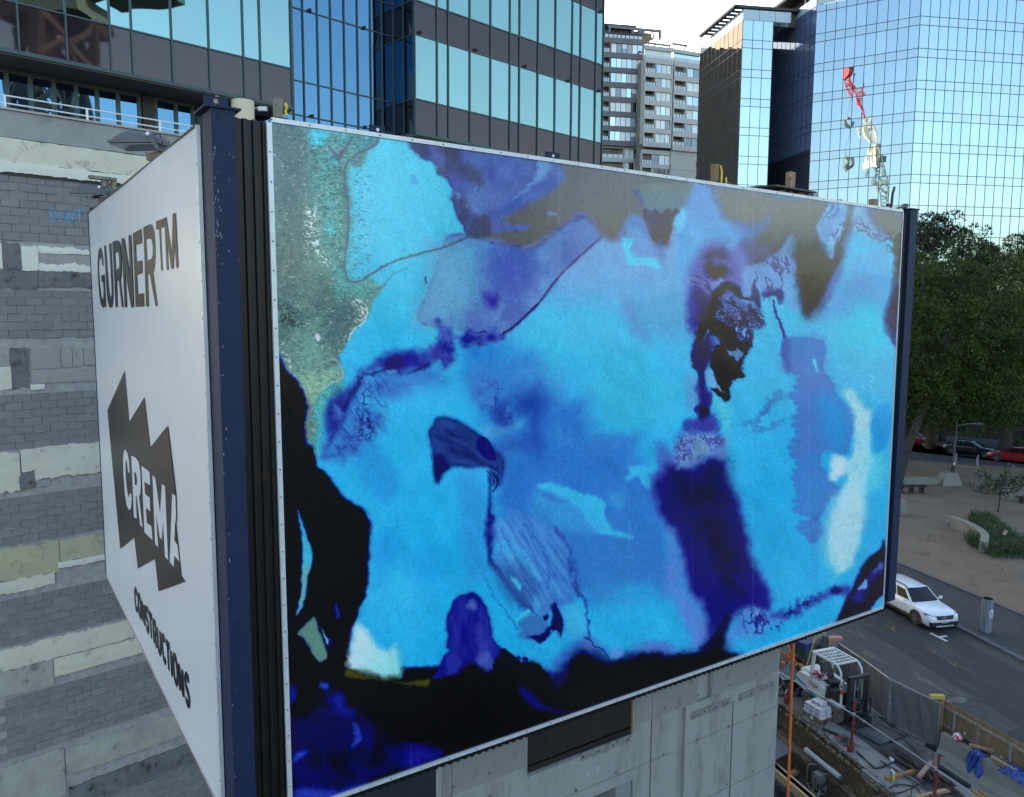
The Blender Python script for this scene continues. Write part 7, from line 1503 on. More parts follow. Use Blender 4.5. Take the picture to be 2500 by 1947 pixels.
mb = MB(); mb.tube([bt+Vector((0, 0, .1)), bt+Vector((0, 0, .55))], .13, 10); obj('collar', mb, BLACK, t); mb = MB(); mb.bx(bt.x-.03, bt.x+.07, bt.y-.12, bt.y-.1, 1.75, 1.95); obj('sticker', mb, WHITE, t)
# hoop rail in front of the far cars
t = thing('bicycle_rail', 'low metal hoop rail on the far edge of the park', 'rail', hz(2358, 1140)); a = hz(2333, 1137, .12); b = hz(2386, 1141, .12)
for p in (a, b): mb = MB(); mb.tube([p+Vector((0, 0, 0)), p+Vector((-.1, 0, .8)), p+Vector((.1, .1, 1.1)), p+Vector((.25, .3, .8)), p+Vector((.2, .3, 0))], .04, 6); obj('hoop', mb, GALV, t, True)
for z in (.5, 1.0): mb = MB(); mb.tube([a+Vector((0, 0, z)), b+Vector((0, 0, z))], .025, 6); obj('rail', mb, LG, t)
strip('plinth_strip', (hz(2333, 1136, .14), hz(2392, 1141, .14), hz(2394, 1146, .14), hz(2335, 1141, .14)), .135, SEAT)
# parking meters
def meter(label, p, h, w, rz):
    t = thing('parking_meter', label, 'parking meter', p, rz, 'grey parking meters')
    GM = mat('meter_grey', (.19, .21, .235), .5, (.16, .18, .2), 3); c = w/2; k = w*.22
    oc = [(-c, -c+k), (-c+k, -c), (c-k, -c), (c, -c+k), (c, c-k), (c-k, c), (-c+k, c), (-c, c-k)]
    mb = MB(); mb.prism([(x, y, .03) for x, y in oc], (0, 0, h-.03)); obj('body', mb, GM, t, local=True)
    mb = MB(); mb.prism([(x*1.1, y*1.1, 0) for x, y in oc], (0, 0, .028)); obj('base_plate', mb, KERB, t, local=True)
    mb = MB(); mb.prism([(x*.85, y*.85, h+.002) for x, y in oc], (0, 0, .012)); obj('solar_panel', mb, mat('solar', (.006, .007, .01), .15), t, local=True)
    mb = MB(); mb.prism([(x*1.03, y*1.03, h-.05) for x, y in oc], (0, 0, .05)); obj('cap_rim', mb, mat('meter_rim', (.2, .215, .23), .4), t, local=True)
    mb = MB(); mb.bx(-c*.75, c*.55, -c-.012, -c-.001, h*.47, h*.70); nb = obj('notice', mb, mat('notice_white', (.62, .64, .68), .5), t, local=True)
    mb = MB()
    for i in range(5): mb.bx(-c*.62, c*(.1+.3*random.random()), -c-.015, -c-.013, h*.50+h*.034*i, h*.515+h*.034*i)
    obj('print_lines', mb, mat('print_dark', (.06, .06, .08), .6), nb, local=True)
    for sx, sy, ax_ in ((-c*.2, -c-.001, (0, -1, 0)), (c+.001, 0, (1, 0, 0))):
        mb = MB(); mb.lathe((sx, sy, h*.82), ax_, [(0, .05*w/.36), (.006, .05*w/.36)], 14); dd = obj('parking_badge', mb, mat('badge_blue', (.05, .18, .5), .5), t, local=True)
        mb = MB(); a2 = Vector(ax_); s2 = Vector((-a2.y, a2.x, 0)); o = Vector((sx, sy, h*.82))+a2*.008
        q = lambda u, v: o+s2*u*w/.36+Vector((0, 0, v*w/.36))
        mb.quad(q(-.016, -.03), q(-.006, -.03), q(-.006, .03), q(-.016, .03)); mb.quad(q(-.006, .03), q(.018, .03), q(.018, .02), q(-.006, .02)); mb.quad(q(-.006, .004), q(.018, .004), q(.018, -.006), q(-.006, -.006)); mb.quad(q(.010, .02), q(.018, .02), q(.018, .004), q(.010, .004)); obj('letter_p', mb, WHITE, dd, local=True)
meter('octagonal grey parking meter on the near footpath in front of the white wagon', hz(2406, 1543, .1), 1.52, .40, R(28)); meter('distant grey parking meter behind the red hatchback on the far footpath', hz(2269, 1079, .12), 2.0, .5, R(10))
# ================================================================ VEHICLES
def paint_mat(name, c, rough=.25, metal=0.0): return mat(name, c, rough, metal=metal, spec=.6, coat=.6)
CARGLASS = mat('car_glass', (.006, .007, .009), .04, spec=.5); TRIMB = mat('trim_black', (.015, .015, .016), .6); SIDEG = mat('side_glass', (.006, .007, .009), .35, spec=.12); LAMPW = mat('lamp_clear', (.2, .22, .24), .12, spec=.9); LAMPR = mat('lamp_red', (.4, .02, .015), .2, spec=.8); RIMM = mat('rim_alloy', (.3, .31, .32), .3, metal=.8)
def wheel(t, x, y, r, w, side, rim=RIMM, spokes=5, rimr=.66):
    o = MB(); o.lathe((x, y-w/2, r), (0, 1, 0), [(0, r*.7), (.0, r*.93), (.03, r), (w-.03, r), (w, r*.93), (w, r*.7)], 24); wh = obj('wheel', o, RUBBER, t, True, local=True)
    yo = y+side*(w/2+.002); o = MB(); o.lathe((x, yo-side*.03, r), (0, side, 0), [(0, r*rimr), (.03, r*rimr), (.034, r*(rimr-.07)), (.012, r*(rimr-.1))], 24); obj('rim', o, mat('rim_dark', (.03, .03, .032), .5), wh, local=True)
    o = MB()
    for k in range(spokes):
        a = 2*math.pi*k/spokes; c = Vector((x, yo+side*.006, r)); e = c+Vector((math.cos(a), 0, math.sin(a)))*r*(rimr-.04); o.bar(c, e, .05, .012, (0, side, 0))
    o.lathe((x, yo, r), (0, side, 0), [(0, r*.14), (.02, r*.12)], 10); obj('spokes', o, rim, wh, local=True)
def car(name, label, cat, p, rz, L, Wd, H, paint, prof, gh, wx, wr, kind='wagon', cladding=False, s=1.0, spokes=5, rim=RIMM):
    """prof: stations (x, z_low, z_shoulder, half width) nose to tail; gh: (xa0, xa1, xb1, xb0) windscreen base, roof front, roof rear, rear glass base"""
    t = thing(name, label, cat, p, rz); t.scale = (s, s, s)
    hw = Wd/2
    def sec(x, zl, zs, w, crown=.03):
        P = [(-.90, zl), (-.985, zl+.10), (-1.0, zl+(zs-zl)*.45), (-.985, zs-.13), (-.93, zs-.035), (-.55, zs+crown), (0, zs+crown*1.25)]
        Q = [(x, a*w, z) for a, z in P]; return Q+[(x, -a*w, z) for a, z in P[-2::-1]]
    o = MB(); o.loft([sec(*q) for q in prof]); body = obj('body', o, paint, t, True, local=True)
    zb = max(q[2] for q in prof)-.02
    xa0, xa1, xb1, xb0 = gh; wb, wt = hw*.90, hw*.70
    def gsec(x, z, w): return (x, -w, z), (x, w, z)
    # roof
    o = MB(); rows = []
    for i in range(9):
        u = i/8; x = xa1+(xb1-xa1)*u; z = H-.05*abs(2*u-1)**2.4-.0; rows.append([(x, wt*k*(1-.04*abs(2*u-1)), z-.05*abs(k)**2.5) for k in (-1, -.8, -.4, 0, .4, .8, 1)])
    o.sheet(rows); o.sheet([[(x, y, z-.04) for x, y, z in q] for q in rows]); roof = obj('roof', o, paint, t, True, local=True)
    ZR0, ZR1 = H-.07, H-.07
    zw0 = next((q[2] for q in prof if q[0] <= xa0), zb)+.01; zr0 = zb-.02 if kind != 'sedan' else zb-.01
    # cabin shell (pillars) slightly inside the glass
    o = MB(); P = lambda x, z, w, sgn: (x, sgn*w, z)
    for sg in (-1, 1): o.quad(P(xa0, zb-.06, wb, sg), P(xa1, ZR0, wt, sg), P(xb1, ZR1, wt, sg), P(xb0, zb-.06, wb, sg))
    o.quad(P(xa0, zb-.06, wb, -1), P(xa0, zb-.06, wb, 1), P(xa1, ZR0+.03, wt, 1), P(xa1, ZR0+.03, wt, -1)); o.quad(P(xb0, zb-.06, wb, -1), P(xb0, zb-.06, wb, 1), P(xb1, ZR1+.03, wt, 1), P(xb1, ZR1+.03, wt, -1)); obj('pillars', o, paint, t, local=True)
    def lerp(a, b, u): return a+(b-a)*u
    # windscreen and rear glass
    def pane(nm, x0, z0, x1, z1, w0, w1, push):
        o = MB(); rows = []
        for j in range(5):
            v = j/4; rows.append([(lerp(x0, x1, v)+push*(1-k*k)*.06+push*.012, lerp(w0, w1, v)*k, lerp(z0, z1, v)+.008) for k in (-1, -.6, -.2, .2, .6, 1)])
        o.sheet(rows); return obj(nm, o, CARGLASS, t, True, local=True)
    f = lambda u: (lerp(xa0, xa1, u), lerp(zb-.06, ZR0+.03, u), lerp(wb, wt, u))
    a, b = f(.10), f(.93); pane('windscreen', a[0], a[1], b[0], b[1], a[2]*.93, b[2]*.90, 1)
    g = lambda u: (lerp(xb0, xb1, u), lerp(zb-.06, ZR1+.03, u), lerp(wb, wt, u)); a, b = g(.15), g(.9); pane('rear_glass', a[0], a[1], b[0], b[1], a[2]*.9, b[2]*.85, -1)
    # side windows
    def side_pt(x, v, sg): w = lerp(wb, wt, v)+.008; return (x, sg*w, lerp(zb-.06, ZR0, v))
    nW = 3 if kind == 'wagon' else 2
    v0, v1 = .16, .88
    xl0, xl1 = lerp(xa0, xa1, v0)-.10, lerp(xa0, xa1, v1)-.07; xr0, xr1 = lerp(xb0, xb1, v0)+.14, lerp(xb0, xb1, v1)+.10
    for sg in (-1, 1):
        for k in range(nW):
            u0, u1 = k/nW+(.012 if k else 0), (k+1)/nW-(.012 if k < nW-1 else 0)
            o = MB(); o.quad(side_pt(lerp(xl0, xr0, u0), v0, sg), side_pt(lerp(xl0, xr0, u1), v0, sg), side_pt(lerp(xl1, xr1, u1), v1, sg), side_pt(lerp(xl1, xr1, u0), v1, sg)); obj('side_window', o, SIDEG, t, local=True)
        if kind == 'sedan':
            o = MB(); Q = [side_pt(xl0+.03, v0-.03, sg), side_pt(xl1+.02, v1+.04, sg), side_pt(xr1-.02, v1+.04, sg), side_pt(xr0-.04, v0-.03, sg), side_pt(xl0+.03, v0-.03, sg)]
            o.tube([(q[0], q[1]+sg*.006, q[2]) for q in Q], .014, 5); obj('window_trim', o, CHROME, t, local=True)
        o = MB(); xm = xa0-.22; o.loft([[(xm+.07*c, sg*(hw+.03), zb+.07+.065*d) for c, d in ((-1, -.8), (1, -.8), (1, .8), (-1, 1))], [(xm+.05*c, sg*(hw+.2), zb+.08+.06*d) for c, d in ((-1, -.8), (.6, -.8), (.6, .8), (-1, 1))]]); o.bar((xm, sg*(hw-.06), zb+.02), (xm, sg*(hw+.06), zb+.05), .05, .04); obj('mirror', o, paint, t, True, local=True)
        for xh in (.1*L, -.13*L): o = MB(); o.bar((xh-.10, sg*(hw+.004), zb-.17), (xh+.10, sg*(hw+.004), zb-.165), .022, .03); obj('door_handle', o, CHROME if kind == 'sedan' else paint, t, local=True)
        for xd in (xa0-.35, -.02*L, -.24*L): o = MB(); o.bar((xd, sg*(hw*.994), prof[2][1]+.16), (xd, sg*(hw*.985), zb-.14), .008, .012, (1, 0, 0)); obj('door_seam', o, TRIMB, t, local=True)
    # wheels and arches
    for x in wx:
        for sg in (-1, 1):
            o = MB(); n = 14; ra = wr*1.17
            A = [(x+ra*math.cos(math.pi*i/n), wr+ra*math.sin(math.pi*i/n)) for i in range(n+1)]
            o.prism([(q[0], sg*(hw*.80), q[1]) for q in A]+[(x-ra, sg*hw*.80, prof[2][1]-.02), (x+ra, sg*hw*.80, prof[2][1]-.02)], (0, sg*(hw*.205+.004), 0)); obj('wheel_arch', o, TRIMB, t, local=True)
            wheel(t, x, sg*(hw-.09), wr, .2, sg, rim, spokes)
    o = MB(); o.bx(-L*.46, L*.46, -hw*.8, hw*.8, .17, prof[2][1]+.05); obj('underbody', o, TRIMB, t, local=True)
    return t, zb, hw
# white wagon
p = hz(2245, 1503, 0); 
k1d = (k1b-k1a).normalized(); rzc = math.atan2(k1d.y, k1d.x)
nose = hz(2318, 1524); ctr = nose-k1d*2.42+Vector((k1d.y, -k1d.x, 0))*(-.0)
perp = Vector((-k1d.y, k1d.x, 0))
WPNT = paint_mat('pearl_white_paint', (.70, .72, .74))
prof = [(2.36, .34, .62, .62), (2.33, .27, .70, .78), (2.2, .24, .80, .88), (1.9, .24, .88, .905), (1.5, .24, .94, .92), (1.0, .24, .985, .92), (.4, .24, 1.0, .92), (-.6, .24, 1.02, .92), (-1.5, .24, 1.03, .915), (-2.1, .25, 1.02, .89), (-2.3, .3, .95, .84), (-2.36, .42, .8, .74)]
fw_c = hz(2238, 1526)            # nearer front wheel on the ground
cc = fw_c-k1d*1.40+perp*0
side_in = Vector((k1d.y, -k1d.x, 0))
if side_in.dot(Vector((1, 0, 0))) < 0: side_in = -side_in
cc = fw_c-k1d*1.40*.9+side_in*.72
t, zb, hw = car('parked_car', 'white station wagon with black roof rails parked at the kerb, nose towards the camera', 'car', cc, rzc, 4.8, 1.84, 1.60, WPNT, prof, (1.02, .22, -1.72, -2.22), (1.40, -1.34), .37, 'wagon', s=.9, spokes=5)
for sg in (-1, 1):
    o = MB(); o.tube([(.35, sg*.62, 1.56), (.2, sg*.63, 1.635), (-.7, sg*.64, 1.655), (-1.5, sg*.63, 1.635), (-1.68, sg*.62, 1.57)], .028, 8); obj('roof_rail', o, TRIMB, t, True, local=True)
    o = MB(); o.loft([[(2.34, sg*.48, .66), (2.33, sg*.50, .74), (2.30, sg*.50, .74), (2.30, sg*.48, .66)], [(2.22, sg*.80, .70), (2.16, sg*.80, .83), (2.1, sg*.80, .83), (2.1, sg*.8, .70)], [(2.0, sg*.9, .76), (1.92, sg*.895, .86), (1.9, sg*.86, .86), (1.9, sg*.86, .76)]]); obj('headlight', o, LAMPW, t, True, local=True)
    o = MB(); o.lathe((2.3, sg*.68, .42), (1, 0, 0), [(0, .07), (.03, .06)], 10); obj('fog_lamp', o, LAMPW, t, local=True)
    o = MB(); o.bar((-.95, sg*.925, .36), (.95, sg*.925, .36), .03, .12, (0, 0, 1)); obj('sill_cladding', o, TRIMB, t, local=True)
o = MB(); o.hexa([(2.33, -.44, .58), (2.37, -.44, .58), (2.37, .44, .58), (2.33, .44, .58), (2.28, -.5, .76), (2.345, -.5, .76), (2.345, .5, .76), (2.28, .5, .76)]); gr_ = obj('grille', o, TRIMB, t, local=True)
for z in (.615, .67, .725): o = MB(); o.bar((2.372-(z-.58)*.13, -.45, z), (2.372-(z-.58)*.13, .45, z), .014, .016); obj('grille_bar', o, CHROME, gr_, local=True)
o = MB(); o.lathe((2.372, 0, .67), (1, 0, .1), [(0, .06), (.015, .055)], 12); obj('badge', o, CHROME, gr_, local=True)
o = MB(); o.hexa([(2.28, -.80, .25), (2.37, -.72, .25), (2.37, .72, .25), (2.28, .8, .25), (2.28, -.84, .48), (2.385, -.74, .46), (2.385, .74, .46), (2.28, .84, .48)]); obj('lower_bumper', o, TRIMB, t, local=True)
o = MB(); o.bx(2.36, 2.40, -.5, .5, .24, .29); obj('skid_bar', o, ALU, t, local=True)
o = MB(); o.bx(2.387, 2.397, -.19, .19, .43, .535); pl = obj('number_plate', o, WHITE, t, local=True)
o = MB()
for i in range(6): o.bx(2.398, 2.4, -.155+.052*i, -.155+.052*i+.034, .455, .51)
obj('plate_characters', o, mat('plate_blue', (.05, .07, .2), .5), pl, local=True)
for sg in (-1, 1): o = MB(); o.bar((1.02, sg*.1, 1.045), (.88, sg*.55-.1, 1.09), .02, .015); obj('wiper', o, TRIMB, t, local=True)
# black sedan
def along(p, q): d = (q-p); return math.atan2(d.y, d.x)
rzs = along(g1a, g1b)
sprof = [(2.45, .36, .66, .62), (2.40, .26, .74, .80), (2.2, .22, .84, .90), (1.7, .22, .92, .93), (1.0, .22, .97, .94), (.3, .22, .99, .94), (-.8, .22, 1.01, .94), (-1.6, .22, 1.03, .93), (-2.2, .24, 1.02, .90), (-2.42, .3, .95, .84), (-2.48, .45, .84, .76)]
bw = hz(2324, 1111); fdir = (g1b-g1a).normalized()
t, zb, hw = car('parked_car', 'black sedan with chrome window trim parked in the far street', 'car', bw+fdir*1.52+Vector((-fdir.y, fdir.x, 0))*.9, rzs, 5.0, 1.9, 1.49, paint_mat('black_gloss_paint', (.008, .008, .010), .15), sprof, (.95, .05, -1.25, -1.95), (1.52, -1.52), .36, 'sedan', s=1.02, spokes=5, rim=CHROME)
for sg in (-1, 1):
    o = MB(); o.bx(-2.5, -2.44, sg*.72-.16, sg*.72+.16, .72, .92); obj('tail_lamp', o, LAMPR, t, local=True)
    o = MB(); o.bx(2.38, 2.46, sg*.68-.17, sg*.68+.17, .64, .76); obj('headlight', o, LAMPW, t, local=True)
o = MB(); o.bx(-2.505, -2.49, -.2, .2, .58, .68); obj('number_plate', o, WHITE, t, local=True)
# red sedan (nose to the left)
REDP = paint_mat('red_paint', (.20, .010, .008)); fdir2 = fdir
rw = hz(2435, 1127)
t, zb, hw = car('parked_car', 'red sedan cut by the right edge, parked on the near side of the far street', 'car', rw+fdir*1.4+Vector((-fdir.y, fdir.x, 0))*.85, rzs+math.pi, 4.6, 1.8, 1.47, REDP, [(x*.93, a, b*.97, w*.95) for x, a, b, w in sprof], (1.05, .2, -1.0, -1.8), (1.4, -1.3), .33, 'sedan2', s=1.05, spokes=5)
for sg in (-1, 1): o = MB(); o.loft([[(2.20, sg*.55, .62), (2.22, sg*.57, .72), (2.1, sg*.57, .74), (2.1, sg*.55, .62)], [(1.92, sg*.85, .68), (1.9, sg*.85, .80), (1.8, sg*.82, .8), (1.8, sg*.82, .68)]]); obj('headlight', o, LAMPW, t, True, local=True)
for sg in (-1, 1): o = MB(); o.lathe((2.22, sg*.62, .4), (1, 0, 0), [(0, .06), (.03, .05)], 8); obj('fog_lamp', o, LAMPW, t, local=True)
o = MB(); o.bx(2.2, 2.27, -.42, .42, .36, .56); obj('grille', o, TRIMB, t, local=True)
# red hatchback, nose to the right, half hidden by the trunk
hx = hz(2256, 1093)
hprof = [(1.95, .36, .62, .6), (1.9, .26, .70, .74), (1.7, .22, .80, .83), (1.3, .22, .90, .86), (.7, .22, .97, .87), (0, .22, 1.0, .87), (-.8, .22, 1.03, .87), (-1.5, .24, 1.03, .85), (-1.85, .3, .98, .8), (-1.95, .4, .85, .72)]
t, zb, hw = car('parked_car', 'red hatchback half hidden behind the pine trunk in the far street', 'car', hx-fdir*1.25+Vector((-fdir.y, fdir.x, 0))*.85, rzs, 3.9, 1.74, 1.48, REDP, hprof, (.95, .15, -1.3, -1.85), (1.22, -1.22), .30, 'hatch', s=1.08, spokes=7, rim=mat('wheel_cover', (.5, .51, .52), .35))
for sg in (-1, 1): o = MB(); o.loft([[(1.93, sg*.5, .6), (1.95, sg*.5, .68), (1.85, sg*.5, .72), (1.85, sg*.5, .6)], [(1.6, sg*.82, .70), (1.5, sg*.82, .86), (1.4, sg*.8, .86), (1.4, sg*.8, .7)]]); obj('headlight', o, LAMPW, t, True, local=True)
# ---------------------------------------------------------------- forklift
rr_, rf_ = hz(1968, 1719), hz(2037, 1764); hd = (rf_-rr_).normalized(); lf_ = Vector((-hd.y, hd.x, 0)); rzf = math.atan2(hd.y, hd.x)
WB = (rf_-rr_).length
fo = rf_+lf_*.50
fk = thing('forklift', 'white and black forklift truck with a barred overhead guard and black mast', 'forklift', fo, rzf)
FKW = mat('forklift_white', (.60, .62, .60), .45, (.5, .52, .5), 4, c3=(.3, .28, .24), sc3=5, thr=.72); FKB = mat('forklift_black', (.013, .013, .014), .5, (.03, .028, .026), 5); FKBL = mat('forklift_blue', (.05, .24, .42), .45); TYR = mat('dusty_tyre', (.05, .045, .038), .9, (.2, .18, .15), 9, c3=(.02, .02, .02), sc3=7, thr=.6); RIMD = mat('dark_rim', (.012, .013, .016), .5)
def FB_(name, m, *bxs, parent=None, sm=False):
    o = MB()
    for b_ in bxs: o.bx(*b_)
    return obj(name, o, m, parent or fk, sm, local=True)
def fwheel(x, y, r, w, sg):
    o = MB(); n = 22
    o.lathe((x, y-w/2, r), (0, 1, 0), [(0, r*.62), (0, r*.9), (.025, r*.965), (w-.025, r*.965), (w, r*.9), (w, r*.62)], n)
    for k in range(n):
        a = 2*math.pi*k/n; c = Vector((x+math.cos(a)*r*.965, y, r+math.sin(a)*r*.965)); o.bar(c+Vector((0, -w*.46, 0)), c+Vector((0, w*.46, 0)), r*.11, .035, (math.cos(a), 0, math.sin(a)))
    wh = obj('wheel', o, TYR, fk, local=True)
    o = MB(); o.lathe((x, y+sg*(w/2-.03), r), (0, sg, 0), [(0, r*.6), (.034, r*.58), (.02, r*.45), (-.02, r*.3), (.03, r*.16), (.045, r*.1)], 18); obj('rim', o, RIMD, wh, True, local=True)
for sg in (-1, 1): fwheel(0, sg*.46, .345, .24, sg); fwheel(-WB, sg*.42, .265, .19, sg)
# chassis and counterweight
o = MB(); o.prism([(x, -.40, z) for x, z in ((.34, .30), (.34, .62), (.05, .66), (-.28, .98), (-1.0, 1.02), (-1.15, .62), (-1.15, .30))], (0, .80, 0)); obj('chassis', o, FKB, fk, local=True)
o = MB()
P = [(-.62, .50), (-.55, .98), (-.78, 1.06), (-1.25, 1.12), (-1.78, 1.08), (-1.97, .92), (-1.98, .66), (-1.82, .56), (-1.55, .52)]
o.loft([[(x, y, z*(1 if abs(y) < .5 else .985)) for x, z in [(x if x > -1.9 else x+.05*(abs(y) > .45), z) for x, z in P]] for y in (-.53, -.5, -.3, .3, .5, .53)]); obj('counterweight', o, FKW, fk, True, local=True)
o = MB()
for x0, x1, z, h in ((-1.9, -1.02, 1.085, .10), ): o.loft([[(x0, -.38, z), (x1, -.38, z-.04), (x1+.02, -.33, z+h-.02), (x0+.08, -.33, z+h)], [(x0, .38, z), (x1, .38, z-.04), (x1+.02, .33, z+h-.02), (x0+.08, .33, z+h)]])
obj('engine_cover', o, FKW, fk, True, local=True)
for sg in (-1, 1):
    o = MB(); y = sg*.534; o.prism([(-.62, y, .50), (-.95, y, .56), (-1.5, y, .74), (-1.97, y, .86), (-1.97, y, .78), (-1.55, y, .62), (-1.0, y, .47), (-.75, y, .42)], (0, sg*.006, 0)); obj('blue_stripe', o, FKBL, fk, local=True)
    o = MB(); o.prism([(.36, sg*.34, .70), (-.30, sg*.34, .70), (-.36, sg*.34, .62), (-.22, sg*.34, .66), (.30, sg*.34, .66)], (0, sg*.26, 0)); obj('mudguard', o, FKW, fk, local=True)
    FB_('step', GALV, (-.5, -.3, sg*.5-.05, sg*.5+.05, .38, .41))
# side lettering (as painted on the machine)
o = MB(); yb = -.5345
def seg(a, b, w=.028): A, B = Vector((a[0], yb, a[1])), Vector((b[0], yb, b[1])); o.bar(A, B, w, .004, (0, 1, 0)) if False else o.bar(A, B, .004, w, (0, 0, 1) if abs(a[1]-b[1]) < abs(a[0]-b[0]) else (1, 0, 0))
X0 = -1.28
def seg2(pts, w=.026):
    for (x0, z0), (x1, z1) in zip(pts, pts[1:]):
        d = Vector((x1-x0, z1-z0)); d.normalize(); s = Vector((-d.y, d.x))*w/2
        o.hexa([(x0-s.x, yb, z0-s.y), (x1-s.x, yb, z1-s.y), (x1+s.x, yb, z1+s.y), (x0+s.x, yb, z0+s.y), (x0-s.x, yb-.004, z0-s.y), (x1-s.x, yb-.004, z1-s.y), (x1+s.x, yb-.004, z1+s.y), (x0+s.x, yb-.004, z0+s.y)])
z0 = .80; h = .13
seg2([(X0, z0+h), (X0+.12, z0+h)]); seg2([(X0+.06, z0+h), (X0+.06, z0)])
seg2([(X0+.27, z0+h), (X0+.17, z0+h), (X0+.17, z0), (X0+.27, z0)])
seg2([(X0+.31, z0), (X0+.31, z0+h), (X0+.38, z0+.05), (X0+.45, z0+h), (X0+.45, z0)])
obj('side_lettering', o, mat('red_lettering', (.35, .03, .02), .5), fk, local=True)
# overhead guard
def gpil(pts, w=.07): o = MB(); [o.bar(a, b, w, w*.8) for a, b in zip(pts, pts[1:])]; return obj('guard_pillar', o, FKW, fk, local=True)
GH = 2.03
for sg in (-1, 1):
    o = MB(); y = sg*.46; o.tube([(.22, y, .66), (.20, y, 1.5), (.12, y*.99, 1.86), (-.02, y*.98, GH-.02), (-.1, y*.98, GH)], .038, 8); obj('guard_pillar', o, FKW, fk, True, local=True)
    gpil([(-1.28, sg*.44, 1.05), (-1.12, sg*.46, GH-.02)], .10)
    o = MB(); o.bar((-.1, sg*.45, GH), (-1.2, sg*.47, GH), .06, .06); obj('guard_rail', o, FKW, fk, local=True)
for x, w in ((-.1, .06), (-1.18, .12)): o = MB(); o.bar((x, -.47, GH+.002), (x, .47, GH+.002), w, .055); obj('guard_crossbar', o, FKW, fk, local=True)
for i in range(1, 5): o = MB(); o.bar((-.1-1.02*i/5, -.43, GH), (-.1-1.02*i/5, .43, GH), .03, .04); obj('guard_bar', o, FKW, fk, local=True)
for i in range(1, 7): y = -.45+.9*i/7; o = MB(); o.bar((-.13, y, GH-.003), (-1.12, y, GH-.003), .022, .03); obj('guard_bar', o, FKW, fk, local=True)
# seat, wheel, controls
o = MB(); o.bx(-1.0, -.5, -.24, .24, 1.03, 1.14); o.hexa([(-1.0, -.24, 1.14), (-.86, -.24, 1.14), (-.86, .24, 1.14), (-1.0, .24, 1.14), (-1.14, -.2, 1.66), (-1.04, -.2, 1.66), (-1.04, .2, 1.66), (-1.14, .2, 1.66)]); obj('seat', o, FKB, fk, local=True)
o = MB(); c = Vector((-.22, 0, 1.28)); a_ = Vector((-.55, 0, .83)).normalized(); u1 = a_.orthogonal().normalized(); u2 = a_.cross(u1)
o.tube([c+u1*math.cos(q)*.17+u2*math.sin(q)*.17 for q in np.linspace(0, 6.283, 17)], .016, 6, False); o.tube([c, c-a_*.5], .03, 6); obj('steering_wheel', o, FKB, fk, True, local=True)
FB_('dashboard', FKB, (-.05, .2, -.38, .38, .66, 1.12)); 
o = MB(); o.tube([(-.05, -.25, 1.1), (-.1, -.28, 1.32)], .012, 5); o.tube([(0, -.18, 1.1), (-.06, -.2, 1.3)], .012, 5); o.tube([(.1, -.12, .7), (.02, -.3, 1.0), (.1, -.34, 1.2)], .018, 6); obj('levers', o, mat('pale_hose', (.4, .4, .38), .6), fk, local=True)
for sg in (-1, 1):
    o = MB(); o.lathe((.27, sg*.49, 1.42), (1, 0, 0), [(-.06, .03), (0, .068), (.045, .07)], 14); hl = obj('work_light', o, FKB, fk, True, local=True); o = MB(); o.lathe((.317, sg*.49, 1.42), (1, 0, 0), [(0, .062), (.008, .05)], 14); obj('lens', o, LAMPW, hl, local=True)
    FB_('indicator', mat('amber', (.45, .10, .015), .4), (.22, .30, sg*.5-.035, sg*.5+.035, 1.14, 1.28))
o = MB(); o.bx(.345, .35, -.42, -.1, .60, .74); npl = obj('number_plate', o, WHITE, fk, local=True); 
for i in range(5): FB_('plate_mark', FKB, (.351, .353, -.40+.058*i, -.365+.058*i, .63, .71), parent=npl)
# mast, carriage, forks
for sg in (-1, 1): FB_('mast_channel', FKB, (.40, .52, sg*.36-.06, sg*.36+.06, .08, 1.80)); FB_('inner_channel', FKB, (.44, .50, sg*.25-.04, sg*.25+.04, .10, 1.78)); o = MB(); o.tube([(.47, sg*.16, .2), (.47, sg*.16, 1.72)], .035, 8); obj('lift_cylinder', o, GALV, fk, local=True); o = MB(); o.tube([(.40, sg*.09, .3), (.40, sg*.09, 1.6)], .02, 6); obj('chain', o, mat('chain_grey', (.1, .1, .1), .5), fk, local=True)
FB_('mast_crosshead', FKB, (.40, .53, -.42, .42, 1.70, 1.815)); FB_('mast_crossbar', FKB, (.41, .5, -.42, .42, .9, .98)); FB_('mast_crossbar', FKB, (.41, .5, -.42, .42, .25, .35))
FB_('carriage', FKB, (.54, .60, -.50, .50, .12, .22), (.54, .60, -.50, .50, .46, .56))
FB_('load_backrest', FKB, (.55, .58, -.52, -.48, .5, 1.0), (.55, .58, .48, .52, .5, 1.0), (.55, .58, -.52, .52, .98, 1.02), (.55, .58, -.3, -.27, .56, .98), (.55, .58, -.1, -.07, .56, .98), (.55, .58, .1, .13, .56, .98), (.55, .58, .3, .33, .56, .98))
FB_('tilt_bar', GALV, (.60, .615, -.5, .1, .60, .62))
for y in (-.26, .26): FB_('fork', FKB, (.61, .65, y-.06, y+.06, .04, .6), (.65, 1.72, y-.055, y+.055, .035, .075))
FB_('hydraulic_block', FKB, (.62, .78, -.36, .36, .1, .42)); FB_('yellow_tag', mat('tag_yellow', (.5, .5, .05), .6), (.781, .785, -.05, .06, .3, .38))
o = MB(); rg = random.Random(2)
for i in range(26):
    c = Vector((-1.05+rg.uniform(-.2, .18), -.3+rg.uniform(-.12, .14), 1.14+rg.uniform(0, .1))); a = Vector((rg.uniform(-1, 1), rg.uniform(-1, 1), rg.uniform(-.4, .4)))*.11; b = a.orthogonal()*.8; o.quad(c-a-b, c+a-b, c+a+b+Vector((0, 0, .04)), c-a+b)
